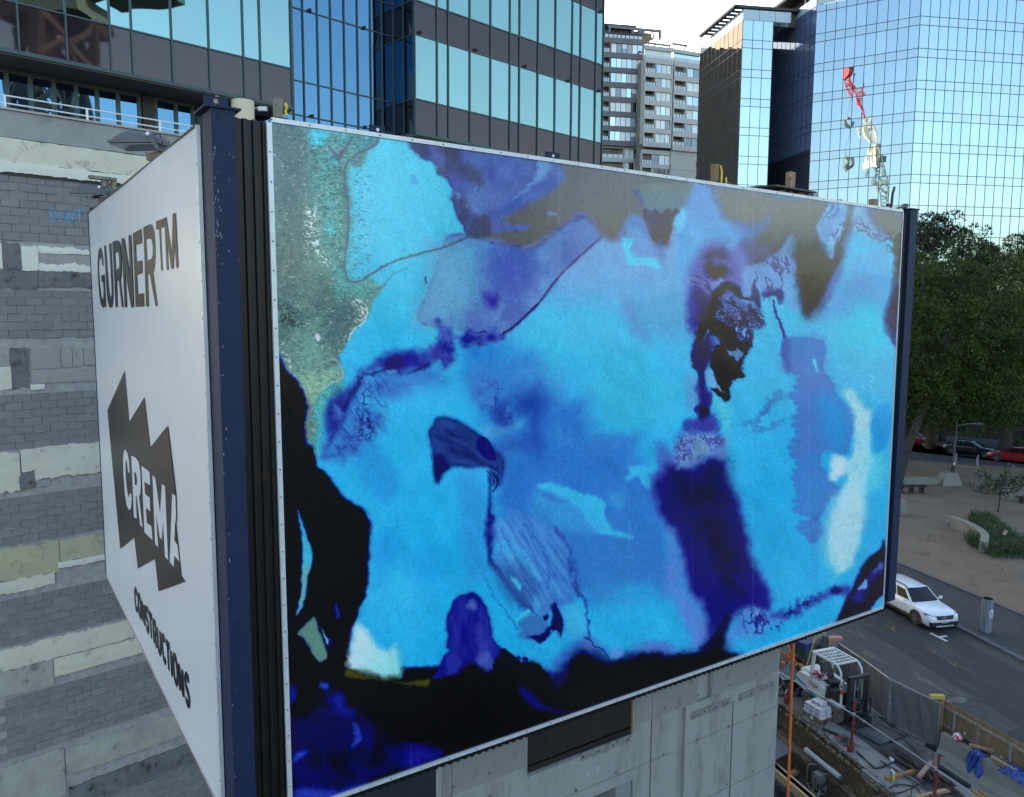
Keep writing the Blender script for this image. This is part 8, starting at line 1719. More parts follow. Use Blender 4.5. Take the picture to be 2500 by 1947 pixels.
cl = tag(obj('bunched_tape', o, mat('red_white_tape', (.6, .58, .6), .6, (.45, .03, .04), 9, contrast=6)), 'crumpled red and white barrier tape on the forklift engine cover', 'barrier tape'); cl.matrix_world = Matrix.Translation(fo) @ Matrix.Rotation(rzf, 4, 'Z')
# ================================================================ SITE FENCES
pa = [hz(2039, 1668), hz(2098, 1712), hz(2168, 1770), hz(2290, 1836)]
FH = 1.62
MESH = mat('shade_cloth', (.12, .122, .125), .9, (.165, .167, .17), 3, c3=(.2, .2, .2), sc3=2.2, thr=.66); WIRE = mat('fence_wire', (.2, .21, .22), .5, metal=.5)
def meshpanel(label, a, b, cloth):
    t = thing('mesh_fence', label, 'mesh fence', a.lerp(b, .5), 0, 'temporary mesh fence panels'); Z = Vector((0, 0, 1)); d = (b-a).normalized(); a = a+d*.04; b = b-d*.04
    o = MB(); o.tube([a+Z*.08, a+Z*FH], .022, 8); obj('post', o, GALV, t); o = MB(); o.tube([b+Z*.08, b+Z*FH], .022, 8); obj('post', o, GALV, t)
    o = MB(); o.tube([a+Z*FH, b+Z*FH], .02, 8); obj('top_rail', o, GALV, t); o = MB(); o.tube([a+Z*.1, b+Z*.1], .018, 8); obj('bottom_rail', o, GALV, t)
    n = max(4, int((b-a).length/.085)); o = MB(); wr = .0035
    for i in range(1, n): q = a.lerp(b, i/n); o.bar(q+Z*.1, q+Z*FH, wr*2, wr*2)
    for j in range(1, 7): o.bar(a+Z*(.1+1.5*j/7), b+Z*(.1+1.5*j/7), wr*2, wr*2)
    obj('wire_mesh', o, WIRE, t, kind='stuff')
    if cloth:
        n2 = Vector((-d.y, d.x, 0)); rows = []
        for j in range(13):
            v = j/12; rows.append([a.lerp(b, i/24)+Z*(.12+1.44*v)+n2*(.04+.025*math.sin(i*.9+j*.4)+.015*math.sin(i*2.3-j)) for i in range(25)])
        o = MB(); o.sheet(rows); obj('shade_cloth', o, MESH, t, True)
    o = MB(); c = b; o.bar(c-d*.35+Z*.06-n3*.05, c+d*.35+Z*.06-n3*.05, .2, .11); obj('fence_foot', o, mat('black_rubber', (.02, .02, .021), .9), t)
n3 = Vector((0, 0, 0))
meshpanel('mesh fence panel nearest the timber gate post behind the forklift', pa[0], pa[1], True); meshpanel('middle mesh fence panel beside the forklift mast', pa[1], pa[2], True); meshpanel('longest mesh fence panel ending at the plywood hoarding', pa[2], pa[3], True)
PLYW = mat('weathered_plywood', (.20, .145, .075), .9, (.155, .11, .058), 2.2, st=(1, 1, .22), bump=.2, c3=(.27, .24, .19), sc3=2.2, thr=.64)
gp = thing('gate_post', 'timber gate post with a red-tipped block at the far end of the mesh fence', 'post', pa[0]); p = pa[0]-(pa[1]-pa[0]).normalized()*.22
o = MB(); o.bx(p.x-.14, p.x+.12, p.y-.1, p.y+.1, 0, 1.62); obj('post', o, GREYTIMBER, gp); o = MB(); o.bx(p.x-.16, p.x+.30, p.y-.12, p.y+.1, 1.63, 1.75); obj('red_block', o, mat('red_block', (.42, .16, .12), .8, (.3, .25, .22), 6, contrast=4), gp)
# plywood hoarding
ha = hz(2297, 1838); hb0 = hz(2499, 1950); hdir = (hb0-ha).normalized(); hn = Vector((-hdir.y, hdir.x, 0)); hn = hn if hn.dot(-ha) > 0 else -hn
top_dir = (hz(2499, 1817, 1.62)-hz(2303, 1708, 1.62)).normalized(); ha = Vector((hz(2303, 1708, 1.62).x, hz(2303, 1708, 1.62).y, 0)); hdir = top_dir; hn = Vector((-hdir.y, hdir.x, 0)); hn = hn if hn.dot(-ha) > 0 else -hn
ho = thing('plywood_hoarding', 'weathered plywood hoarding on galvanised posts along the street side of the site', 'hoarding', ha); Z = Vector((0, 0, 1))
step_ = 1.2
for i in range(9):
    a = ha+hdir*(step_*i+.005); b = ha+hdir*(step_*(i+1)-.005); j = random.uniform(-.01, .015)
    o = MB(); o.hexa([a, b, b-hn*.018, a-hn*.018, a+Z*(1.62+j), b+Z*(1.62+j), b+Z*(1.62+j)-hn*.018, a+Z*(1.62+j)-hn*.018]); obj('plywood_sheet', o, PLYW, ho)
for z in (.35, .82, 1.42): o = MB(); o.bar(ha+Z*z+hn*.03, ha+hdir*10.8+Z*z+hn*.03, .055, .075); obj('rail', o, GREYTIMBER, ho)
for d in (.55, 2.5, 4.45, 6.4): c = ha+hdir*d+hn*.10; o = MB(); o.tube([c, c+Z*1.42], .05, 10); obj('steel_post', o, GALV, ho, True); o = MB(); o.tube([c+Z*.95, c-hdir*.25+hn*.25+Z*.05], .014, 6); obj('brace', o, GALV, ho)
o = MB(); o.bar(ha+hn*.06, ha+hn*.06+Z*1.64, .12, .1); obj('end_post', o, TIMBER, ho); o = MB(); o.bx(ha.x-.42, ha.x+.03, ha.y-.05, ha.y+.1, 1.645, 1.76); obj('yellow_block', o, mat('faded_yellow', (.45, .33, .04), .8, (.35, .3, .1), 6), ho)
for d0, d1, m in ((.12, .55, mat('orange_spray', (.45, .12, .03), .8, (.26, .13, .06), 14, contrast=3)), (4.0, 4.3, mat('yellow_spray', (.5, .35, .03), .8, (.28, .2, .07), 14, contrast=3))): o = MB(); a, b = ha+hdir*d0, ha+hdir*d1; o.quad(a+hn*.003+Z*1.49, b+hn*.003+Z*1.47, b+hn*.003+Z*1.60, a+hn*.003+Z*1.60); obj('spray_mark', o, m, ho)
for d, z in ((.85, .98), (2.15, .90)): c = ha+hdir*d+hn*.02+Z*z; o = MB(); o.quad(c, c+hdir*.06, c+hdir*.08-Z*.1, c+hdir*.02-Z*.1); obj('white_tag', o, WHITE, ho)
# concrete barrier
ba, bb = hz(2279, 1850), hz(2500, 1990); bd = (bb-ba).normalized(); bn = Vector((-bd.y, bd.x, 0)); bn = bn if bn.dot(-ba) > 0 else -bn
BAR = mat('barrier_concrete', (.23, .235, .215), .9, (.17, .175, .16), 1.4, bump=.3, bsc=18, c3=(.24, .235, .15), sc3=1.6, thr=.62)
cb = thing('concrete_barrier', 'long stained concrete safety barrier in front of the plywood hoarding', 'barrier', ba)
for i in range(3):
    L0, L1 = i*3.0+.01, (i+1)*3.0-.01; secs = []
    for l in (L0, L1): c = ba+bd*l; secs.append([c+bn*.02, c-bn*.02+Z*.12, c-bn*.18+Z*.34, c-bn*.22+Z*.80, c-bn*.40+Z*.80, c-bn*.44+Z*.34, c-bn*.6+Z*.12, c-bn*.64])
    o = MB(); o.loft(secs); obj('barrier_unit', o, BAR, cb)
o = MB()
for i in range(7):
    c = ba+bd*(3.55+.1*i)-bn*.2+Z*.62; s = random.uniform(.02, .03); o.quad(c, c+bd*.05, c+bd*.05+Z*.1-bn*.012, c+Z*.1-bn*.012)
obj('faint_stencil', o, mat('stencil_tan', (.26, .21, .14), .9), cb)
# blue tarps
TARP = mat('blue_tarpaulin', (.015, .045, .22), .45, (.02, .06, .28), 3, bump=.5, bsc=5)
def drape(label, a, b, drop, nfold, seed):
    rg = random.Random(seed); rows = []; NU_, NV_ = 30, 22
    for j in range(NV_+1):
        v = j/NV_; row = []
        for i in range(NU_+1):
            u = i/NU_; c = a.lerp(b, u); ph = math.sin(u*nfold*3.1+rg.uniform(-.12, .12)+v*1.3); lobe = drop*(.62+.38*abs(math.sin(u*4.2+.7)))
            out = .06+.07*ph*v+.05*math.sin(u*13+v*5)
            if v < .25: q = c-bn*(.40-.5*v)+Z*(.83+.03*math.sin(u*17+v*20))
            else: w = (v-.25)/.75; q = c+bn*(-.26+out+.1*w)+Z*(.83-lobe*w)
            row.append(q+bd*(.05*math.sin(v*7+u*9)))
        rows.append(row)
    o = MB(); o.sheet(rows); return tag(obj('tarpaulin', o, TARP, None, True), label, 'tarpaulin', 'blue tarpaulins on the barrier')
def onbar(px_, py_): 
    d = ray(px_, py_); o = ba-bn*.22; t_ = bn.dot(o-Vector((0, 0, CZ)))/bn.dot(d); q = Vector((0, 0, CZ))+d*t_; return (q-ba).dot(bd)
l0, l1 = onbar(2368, 1852), onbar(2402, 1862)
drape('crumpled blue tarpaulin draped down the face of the concrete barrier', ba+bd*l0, ba+bd*l1, .68, 2.6, 3)
rg = random.Random(6); rows = []; c = ba+bd*onbar(2476, 1915)-bn*.34+Z*.9
for j in range(13):
    rows.append([])
    for i in range(19): u, v = i/18-.5, j/12-.5; r2 = max(0, 1-(u*u*4+v*v*4)); rows[-1].append(c+bd*u*.85+bn*v*.6+Z*(-.08+.16*r2+.05*math.sin(i*1.3+j)+rg.uniform(-.025, .025)))
o = MB(); o.sheet(rows); tag(obj('tarpaulin', o, TARP, None, True), 'bunched blue tarpaulin lying behind the timber on the barrier', 'tarpaulin', 'blue tarpaulins on the barrier')
# red and white helmet-like roll on the barrier
c = ba+bd*onbar(2330, 1815)-bn*.34+Z*.90; o = MB(); o.lathe(c, (.2, -.3, 1), [(-.1, .1), (-.06, .135), (.02, .14), (.09, .11), (.13, .05)], 16); tag(obj('tape_roll', o, mat('red_white_stripe', (.6, .58, .58), .5, (.5, .02, .04), 7, contrast=8), None, True), 'round red and white bundle sitting behind the barrier top', 'bundle')
for lb, x0, y0, x1, y1, m, dz in (('pale weathered plank lying along the barrier top', 2415, 1865, 2475, 1925, GREYTIMBER, .12), ('narrow timber offcut under the pale plank', 2420, 1880, 2448, 1914, TIMBER, .04), ('timber plank across the top of the barrier behind the blue tarpaulin', 2361, 1842, 2408, 1838, TIMBER, .08)):
    a = ba+bd*onbar(x0, y0)-bn*.28+Z*(.83+dz); b = ba+bd*onbar(x1, y1)-bn*.3+Z*(.83+dz)
    if m is TIMBER and dz == .08: b = a+bd*.55-bn*.5
    o = MB(); o.bar(a, b, .12, .06); tag(obj('timber_plank', o, m), lb, 'timber')
# ================================================================ THINGS ON THE PAD
def prop(label, xt, yt, xb, yb, ht, col=RUSTRED, r=.035):
    b = hz(xb, yb); t = thing('steel_prop', label, 'prop', b, 0, 'red steel props'); d = ray(xt, yt); tt = b.y+.15; top = at_depth(xt, yt, b.y+.1)
    ax_ = (top-b).normalized(); L = (top-b).length
    o = MB(); o.tube([b+ax_*.02, b+ax_*L*.55], r*1.25, 10); obj('outer_tube', o, col, t, True); o = MB(); o.tube([b+ax_*L*.55, top], r, 10); obj('inner_tube', o, col, t, True)
    o = MB(); o.tube([b+ax_*L*.53, b+ax_*L*.58], r*1.9, 10); obj('collar', o, col, t); o = MB(); o.bx(b.x-.09, b.x+.09, b.y-.09, b.y+.09, .002, .02); obj('base_plate', o, col, t)
    o = MB(); c = b+ax_*L*.97; o.bar(c, c+Vector((.09, 0, -.03)), .06, .05); c = b+ax_*L*.45; o.bar(c, c+Vector((.1, 0, .0)), .04, .03); o.bx(b.x-.08, b.x+.08, b.y-.08, b.y+.08, .02, .25); obj('lugs', o, col, t)
prop('red steel prop in front of the forklift mast', 2089, 1711, 2076, 1838, 1.6); prop('red steel prop at the lower right in front of the barrier', 2294, 1840, 2279, 1962, 1.6); prop('short red steel prop behind the orange pole', 1926, 1668, 1921, 1717, .8, r=.03)
t = thing('handrail_tube', 'long galvanised scaffold tube running past the forklift between the red props', 'tube', hz(2080, 1800)); o = MB()
A_, B_2, C_2, D_2 = at_depth(1903, 1643, hz(1921, 1717).y), at_depth(2084, 1745, hz(2076, 1838).y-.06), at_depth(2283, 1877, hz(2279, 1962).y-.06), at_depth(2450, 1990, 20)
o.tube([A_, B_2], .024, 8); obj('tube', o, GALV, t, True); o = MB(); o.tube([B_2+Vector((.0, -.05, .02)), C_2], .024, 8); obj('tube', o, GALV, t, True); o = MB(); o.tube([C_2+Vector((0, -.05, 0)), D_2], .024, 8); obj('tube', o, GALV, t, True)
for c in (B_2, C_2): o = MB(); o.bx(c.x-.05, c.x+.05, c.y-.05, c.y+.03, c.z-.05, c.z+.05); obj('coupler', o, GALV, t)
# orange pole
op0 = at_depth(1939, 1560, 17.2); t = thing('orange_pole', 'tall bright orange tube rising from the pit past the concrete wall edge', 'pole', (op0.x, op0.y, FZ)); o = MB(); o.tube([(op0.x, op0.y, FZ), (op0.x+.02, op0.y, 3), (op0.x-.015, op0.y, 6), (op0.x, op0.y, op0.z+.8)], .034, 10); obj('tube', o, ORANGE, t, True); o = MB(); o.tube([(op0.x+.005, op0.y, 7.1), (op0.x+.0, op0.y, 7.2)], .052, 10); obj('joint', o, ORANGE, t)
# pallet of bags
pp = hz(2000, 1752); t = thing('pallet', 'timber pallet under the stacked white bags beside the front wheel', 'pallet', pp, rzf+R(4)); PLT = mat('pallet_wood', (.2, .15, .09), .85, (.13, .095, .055), 9)
for i in range(6): o = MB(); o.bx(-.42+.15*i, -.42+.15*i+.10, -.36, .36, .115, .135); obj('deck_board', o, PLT, t, local=True)
for y in (-.36, -.04, .28): o = MB(); o.bx(-.44, .44, y, y+.08, .0, .113); obj('bearer', o, PLT, t, local=True)
o = MB(); o.bx(-.05, .06, -.372, -.362, .03, .12); obj('white_label', o, WHITE, t, local=True)
BAG = mat('white_bag', (.50, .48, .52), .5, (.58, .56, .6), 3, bump=.4, bsc=9, c3=(.3, .10, .14), sc3=10, thr=.70)
Mx = Matrix.Translation(pp) @ Matrix.Rotation(rzf+R(4), 4, 'Z'); lay = [(-.27, -.2), (0, -.2), (.27, -.2), (-.27, .15), (0, .15), (.27, .15)]; nb = 0
for lv_ in range(4):
    sp_ = lay if lv_ < 3 else [(-.12, -.05), (.14, -.02)]
    for (x, y) in sp_:
        o = MB(); sx, sy, sz = .13, .165, .065; cx, cy, c_z = x*(1-.05*lv_)+random.uniform(-.012, .012), y*(1-.05*lv_), .137+.066+.125*lv_
        secs = []
        for k, s in ((-1, .72), (-.75, .95), (0, 1), (.75, .95), (1, .72)): secs.append([(cx+sx*a*s, cy+sy*k, c_z+sz*b*s) for a, b in ((-1, -.7), (-.8, -1), (.8, -1), (1, -.7), (1, .6), (.7, 1), (-.7, 1), (-1, .6))])
        o.loft(secs); b_ = obj('cement_bag', o, BAG, None, True); b_.matrix_world = Mx; nb += 1
        tier = ('bottom', 'second', 'third', 'top')[lv_]
        col_ = {-.27: 'rear', 0: 'middle', .27: 'front'}.get(x, 'rear' if x < 0 else 'front'); sd_ = 'near' if y < 0 else 'far'
        tag(b_, 'white plastic bag in the %s layer of the pallet stack, %s %s' % (tier, sd_ if lv_ < 3 else 'nearer', col_ + ' position'), 'bag', 'white bags stacked on the pallet')
        if sd_ == 'near':
            o = MB(); o.bx(cx-.07, cx+.08, cy-sy-.004, cy-sy*.98, c_z-.012, c_z+.014); obj('printed_band', o, mat('bag_print', (.1, .08, .1), .6, (.35, .08, .1), 30), b_, local=True)
# black plastic heap with a grey sheet and signs beyond it
def heap(label, c, rx, ry, h, m, seed, name='plastic_sheet'):
    rg = random.Random(seed); o = MB(); rows = []; n = 26
    for j in range(n+1):
        rows.append([])
        for i in range(n+1):
            u, v = 2*i/n-1, 2*j/n-1; r = math.hypot(u, v); k = max(0, 1-r**1.6); rows[-1].append(c+Vector((u*rx, v*ry, .02+h*k*(.75+.35*math.sin(i*1.1+seed)*math.sin(j*.9))+rg.uniform(-.05, .05)*k*2)))
    o.sheet(rows); return tag(obj(name, o, m, None), label, 'plastic sheet')
BPL = mat('black_plastic', (.010, .010, .012), .28, (.02, .02, .022), 4, spec=.6, bump=.6, bsc=3)
heap('heap of crumpled black plastic behind the forklift', hz(1936, 1672), .95, 1.0, .75, BPL, 1); heap('crumpled grey-blue plastic on top of the black heap', hz(1926, 1650, .5), .38, .4, .5, mat('grey_plastic', (.13, .145, .17), .4, (.2, .22, .25), 4, bump=.5, bsc=4), 4)
def disc(label, px_, py_, Y, r, m1, tx, tilt):
    c = at_depth(px_, py_, Y); t = thing('traffic_bat', label, 'traffic sign', c); n = Vector((tilt, -.85, .35)).normalized(); u = Vector((0, 0, 1)).cross(n).normalized(); v = n.cross(u)
    o = MB(); o.lathe(c, n, [(-.008, r), (.008, r)], 24); obj('disc', o, m1, t); 
    o = MB(); o.tube([c-v*r*.9-n*.02, c-v*r*2.4-n*.02], .018, 6); obj('handle', o, GALV, t)
    o = MB(); rot = -.9; ur = u*math.cos(rot)+v*math.sin(rot); vr = v*math.cos(rot)-u*math.sin(rot)
    def ls(pts, x0): 
        for a, b in zip(pts, pts[1:]): o.bar(c+n*.011+ur*(x0+a[0])*r+vr*a[1]*r, c+n*.011+ur*(x0+b[0])*r+vr*b[1]*r, .032, .004, n) if False else o.bar(c+n*.012+ur*(x0+a[0])*r+vr*a[1]*r, c+n*.012+ur*(x0+b[0])*r+vr*b[1]*r, .004, .035, vr if abs(a[0]-b[0]) > abs(a[1]-b[1]) else ur)
    G_ = {'S': [(.26, .3), (0, .3), (0, .02), (.26, .02), (.26, -.28), (0, -.28)], 'T': [(0, .3), (.28, .3), (.14, .3), (.14, -.28)], 'O': [(0, .3), (.26, .3), (.26, -.28), (0, -.28), (0, .3)], 'P': [(0, -.28), (0, .3), (.26, .3), (.26, 0), (0, 0)], 'L': [(0, .3), (0, -.28), (.26, -.28)], 'W': [(0, .3), (.07, -.28), (.14, .1), (.21, -.28), (.28, .3)]}
    for i, ch in enumerate(tx): ls(G_[ch], -.72+.38*i)
    obj('sign_letters', o, WHITE if tx == 'STOP' else BLACK, t)
disc('red hand-held traffic sign propped behind the black plastic', 1945, 1624, 30.2, .30, mat('sign_red', (.30, .015, .02), .5), 'STOP', .3); disc('yellow hand-held traffic sign propped against the forklift rear', 1953, 1639, 29.6, .30, mat('sign_yellow', (.50, .36, .01), .5), 'SLOW', .3)
# stacked sheets, boards and props leaning at the far end
fe = thing('boundary_wall', 'pale rendered site boundary wall behind the leaning boards', 'wall', hz(1960, 1625)); o = MB(); q0 = hz(1905, 1648); q1 = hz(2035, 1655); dd = (q1-q0).normalized(); n_ = Vector((-dd.y, dd.x, 0)); o.hexa([q0-dd*6+n_*1.2, q1+n_*1.2, q1+n_*1.4, q0-dd*6+n_*1.4]+[p_+Vector((0, 0, 1.3)) for p_ in (q0-dd*6+n_*1.2, q1+n_*1.2, q1+n_*1.4, q0-dd*6+n_*1.4)]); obj('wall_face', o, mat('pale_wall', (.32, .31, .26), .9, (.26, .25, .22), 1), fe)
def lean(name, label, cat, xb, yb, xt, yt, Yt, w, th, m, grp=None):
    b = hz(xb, yb); tp_ = at_depth(xt, yt, Yt); o = MB(); o.bar(b, tp_, w, th, (0, 1, .2)); return tag(obj(name, o, m), label, cat, grp)
BWD = mat('red_brown_board', (.085, .04, .025), .7, (.11, .055, .035), 3, st=(1, 1, .2)); BWD2 = mat('brown_board', (.12, .085, .05), .8, (.09, .06, .035), 3)
lean('leaning_board', 'widest red-brown board leaning right behind the forklift guard', 'board', 1966, 1650, 1988, 1572, 30.5, .34, .03, BWD); lean('leaning_board', 'lighter brown board leaning beside the red-brown board', 'board', 1985, 1648, 2003, 1570, 30.8, .22, .03, BWD2); lean('leaning_board', 'dark board leaning against the gate post', 'board', 2004, 1645, 2017, 1556, 30.6, .3, .03, mat('dark_board', (.04, .032, .025), .8)); lean('leaning_board', 'nearly black board leaning second from the gate post', 'board', 1996, 1646, 2008, 1556, 31, .2, .03, BLACK)
lean('aluminium_tube', 'left one of two thin pale tubes leaning by the blue plastic', 'tube', 1949, 1612, 1965, 1556, 30.6, .035, .035, ALU, 'thin pale tubes'); lean('aluminium_tube', 'right one of two thin pale tubes leaning by the blue plastic', 'tube', 1953, 1612, 1974, 1553, 30.5, .035, .035, ALU, 'thin pale tubes'); lean('pale_batten', 'long pale batten leaning along the red-brown board', 'batten', 1962, 1648, 1990, 1557, 30.1, .04, .03, PINE)
for lb, y, m, dx in (('upper blue plastic sheet bundle lying on the boundary wall', 1567, mat('dark_blue_sheet', (.03, .045, .17), .5, (.02, .03, .1), 4), 0), ('lower green sheet bundle lying on the boundary wall', 1581, mat('green_sheet', (.02, .09, .055), .6), 0)):
    o = MB(); a, b = at_depth(1944, y, 30.6), at_depth(1978, y+12, 30.0); o.bar(a, b, .5, .28); tag(obj('sheet_bundle', o, m), lb, 'sheet bundle')
t = thing('barrier_frame', 'tangled orange folding frames beside the wall edge', 'frame', hz(1915, 1640)); 
for x0, y0, x1, y1, x2, y2 in ((1909, 1592, 1925, 1602, 1930, 1608), (1909, 1600, 1934, 1612, 1926, 1590), (1908, 1610, 1932, 1618, 1938, 1640), (1912, 1595, 1936, 1616, 1940, 1600), (1922, 1572, 1933, 1600, 1920, 1600)):
    o = MB(); o.tube([at_depth(x0, y0, 29.6), at_depth(x1, y1, 29.4), at_depth(x2, y2, 29.2)], .03, 6); obj('bar', o, ORANGE, t)
o = MB(); a = at_depth(1908, 1617, 29); o.bx(a.x, a.x+.14, a.y-.05, a.y+.05, a.z-.25, a.z); obj('foot', o, ORANGE, t)
# steel road plates, rebar, timber, hoses, small things
def slab4(name, label, pts, z, th, m, cat, grp=None): o = MB(); o.prism([hz(*p, z) for p in pts], (0, 0, th)); return tag(obj(name, o, m), label, cat, grp)
PLS = mat('dusty_steel_plate', (.06, .062, .065), .7, (.1, .1, .1), 1.4, c3=(.19, .18, .165), sc3=1.8, thr=.62, bump=.2)
slab4('road_plate', 'large dusty steel plate lying under the forklift forks', [(2060, 1771), (2112, 1752), (2202, 1800), (2150, 1819)], .06, .03, PLS, 'steel plate', 'steel plates on the pad')
slab4('road_plate', 'second dusty steel plate beyond the fork tips against the fence', [(2112, 1751), (2138, 1742), (2232, 1791), (2206, 1799)], .05, .03, PLS, 'steel plate', 'steel plates on the pad')
for i in range(8): x = 2100+i*8; a = hz(x, 1781+i*4.2, .092); b = hz(x+16, 1775+i*4.2, .092); o = MB(); o.bar(a, b, .016, .003); obj('chalk_mark', o, mat('chalk', (.35, .34, .32), .9), bpy.data.objects['road_plate'])
RB = mat('rusty_rebar', (.035, .026, .021), .7, (.055, .036, .026), 9)
rg = random.Random(12)
for k, (lb, x0, y0, x1, y1, n, spd) in enumerate((('upper rusty bundle of reinforcing bars running towards the bottom right', 2192, 1836, 2322, 1912, 26, 7), ('lower dark bundle of reinforcing bars beside the scaffold tube', 2156, 1833, 2272, 1902, 16, 4.5), ('thin bundle of reinforcing bars ending near the second red prop', 2250, 1884, 2338, 1936, 14, 5))):
    t = thing('rebar_bundle', lb, 'rebar', hz((x0+x1)/2, (y0+y1)/2), 0, 'bundles of reinforcing bars')
    for i in range(n): s0, s1 = rg.uniform(-18, 12), rg.uniform(-12, 14); o = MB(); o.tube([hz(x0+s0+rg.gauss(0, 2), y0+s0*.55+rg.gauss(0, spd*.6), .06+rg.uniform(0, .16)), hz((x0+x1)/2+rg.gauss(0, 2), (y0+y1)/2+rg.gauss(0, spd*.55), .05+rg.uniform(0, .15)), hz(x1+s1, y1+s1*.55+rg.gauss(0, spd*.6), .06+rg.uniform(0, .14))], .011, 5); obj('bar', o, RB, t)
def cable(name, label, pts, r, m, cat, z=.06): o = MB(); P = Painter.smooth(np.array([(p[0], p[1]) for p in pts], float), 5, False); o.tube([hz(q[0], q[1], z+.012*math.sin(i)) for i, q in enumerate(P)], r, 6); return tag(obj(name, o, m, None, True), label, cat)
cable('bent_bar', 'bent dark hooked bar lying on the pale slab', [(2092, 1836), (2112, 1855), (2133, 1874), (2138, 1876), (2150, 1874), (2178, 1863)], .03, BLACK, 'bar', .07)
cable('air_hose', 'dark red hose looping over the pale slab near the bottom', [(2130, 1948), (2165, 1940), (2205, 1934), (2232, 1920), (2252, 1910), (2268, 1898), (2280, 1905)], .022, mat('red_hose', (.06, .022, .024), .6), 'hose'); cable('air_hose', 'second dark red hose curving round the loose upright bar', [(2170, 1925), (2190, 1916), (2220, 1918), (2240, 1926), (2247, 1938), (2244, 1950)], .02, MATS['red_hose'], 'hose', .08)
cable('power_cable', 'thin black cable running from the steel plate to the barrier', [(2202, 1803), (2215, 1812), (2235, 1832), (2250, 1850), (2264, 1862)], .018, BLACK, 'cable'); cable('power_cable', 'brown cable snaking over the reinforcing bars', [(2199, 1810), (2202, 1825), (2225, 1850), (2240, 1872), (2262, 1882), (2275, 1903)], .014, BWD2, 'cable', .24)
cable('fence_cable', 'dark cable lying along the foot of the mesh fence', [(2120, 1722), (2160, 1752), (2215, 1790), (2275, 1822)], .02, BLACK, 'cable')
def beam(name, label, x0, y0, x1, y1, w, h, m, cat='timber', z=.09): o = MB(); o.bar(hz(x0, y0, z), hz(x1, y1, z), w, h); return tag(obj(name, o, m), label, cat)
ORT = mat('orange_timber', (.33, .18, .07), .8, (.24, .12, .045), 8)
beam('timber_length', 'orange-brown timber length lying across the slab beside the spray cans', 2164, 1902, 2236, 1883, .12, .10, ORT); beam('timber_length', 'pale timber length at the bottom edge under the red prop', 2236, 1948, 2320, 1928, .10, .09, PINE); beam('timber_length', 'pale pink timber lying across the reinforcing bars', 2244, 1897, 2275, 1860, .12, .08, mat('pinkish_timber', (.26, .2, .16), .8, (.32, .17, .14), 4), z=.3); beam('timber_length', 'timber length in the bottom right corner by the barrier foot', 2374, 1930, 2410, 1958, .10, .10, TIMBER); beam('timber_length', 'second timber length in the bottom right corner', 2390, 1932, 2424, 1958, .09, .08, TIMBER)
beam('dark_beam', 'dark steel beam lying at the foot of the concrete barrier', 2292, 1872, 2366, 1921, .14, .10, BLACK, 'steel beam', .07); beam('steel_channel', 'dark steel channel lying on the slab beside the cut edge', 2008, 1779, 2052, 1797, .09, .06, BLACK, 'steel channel'); beam('thin_bar', 'thin dark bar lying on the slab beside the first red prop', 2080, 1814, 2102, 1824, .02, .02, RB, 'bar'); beam('steel_tube', 'long thin dark tube lying parallel to the handrail tube', 2150, 1858, 2330, 1968, .045, .045, mat('tube_dark', (.05, .052, .06), .5), 'tube', .12)
for lb, x, y, n_ in (('rusty coupler plates heaped by the first red prop', 2058, 1803, 5), ('rusty brackets heaped left of the first red prop', 2072, 1812, 5)):
    t = thing('rusty_brackets', lb, 'brackets', hz(x, y))
    for i in range(n_): c = hz(x+rg.gauss(0, 5), y+rg.gauss(0, 2.5), .08+.03*i); a = rg.uniform(0, 3); o = MB(); o.bar(c-Vector((math.cos(a), math.sin(a), 0))*.14, c+Vector((math.cos(a), math.sin(a), .2))*.14, .13, .03); obj('bracket', o, mat('rust_brown', (.075, .05, .038), .9, (.13, .09, .07), 8), t)
t = thing('loose_bar', 'short loose steel bar standing on the slab beside the hose', 'bar', hz(2222, 1948)); o = MB(); o.tube([hz(2222, 1950, 0.03), at_depth(2231, 1906, hz(2222, 1950).y+.2)], .015, 6); obj('bar', o, RB, t)
for lb, x, y, m, cap_ in (('blue and white spray can standing by the timber', 2177, 1900, mat('can_blue', (.03, .16, .4), .4), WHITE), ('yellow-green spray can standing by the timber', 2181, 1906, mat('can_yellow', (.42, .42, .04), .4), WHITE)):
    b = hz(x, y, .05); t = thing('spray_can', lb, 'spray can', b); o = MB(); o.lathe(b, (0, 0, 1), [(0, .045), (.2, .045), (.22, .035)], 12); obj('can', o, m, t, True); o = MB(); o.lathe(b+Vector((0, 0, .222)), (0, 0, 1), [(0, .035), (.05, .032), (.055, .02)], 10); obj('cap', o, cap_, t)
beam('white_tube', 'small white plastic tube lying on the slab by the reinforcing bars', 2174, 1849, 2179, 1857, .09, .07, WHITE, 'tube', .1)
# bollard behind the mesh
b = hz(2172, 1762)+Vector((.15, .5, 0)); t = thing('bollard', 'orange and white reflective bollard behind the mesh fence', 'bollard', b); BOL = mat('bollard_orange', (.42, .07, .025), .6)
for z0, z1, m in ((0, .38, BOL), (.382, .48, WHITE), (.482, .62, BOL), (.622, .7, WHITE), (.702, 1.05, BOL)): o = MB(); o.tube([b+Z*z0, b+Z*z1], .055, 12); obj('band', o, m, t)
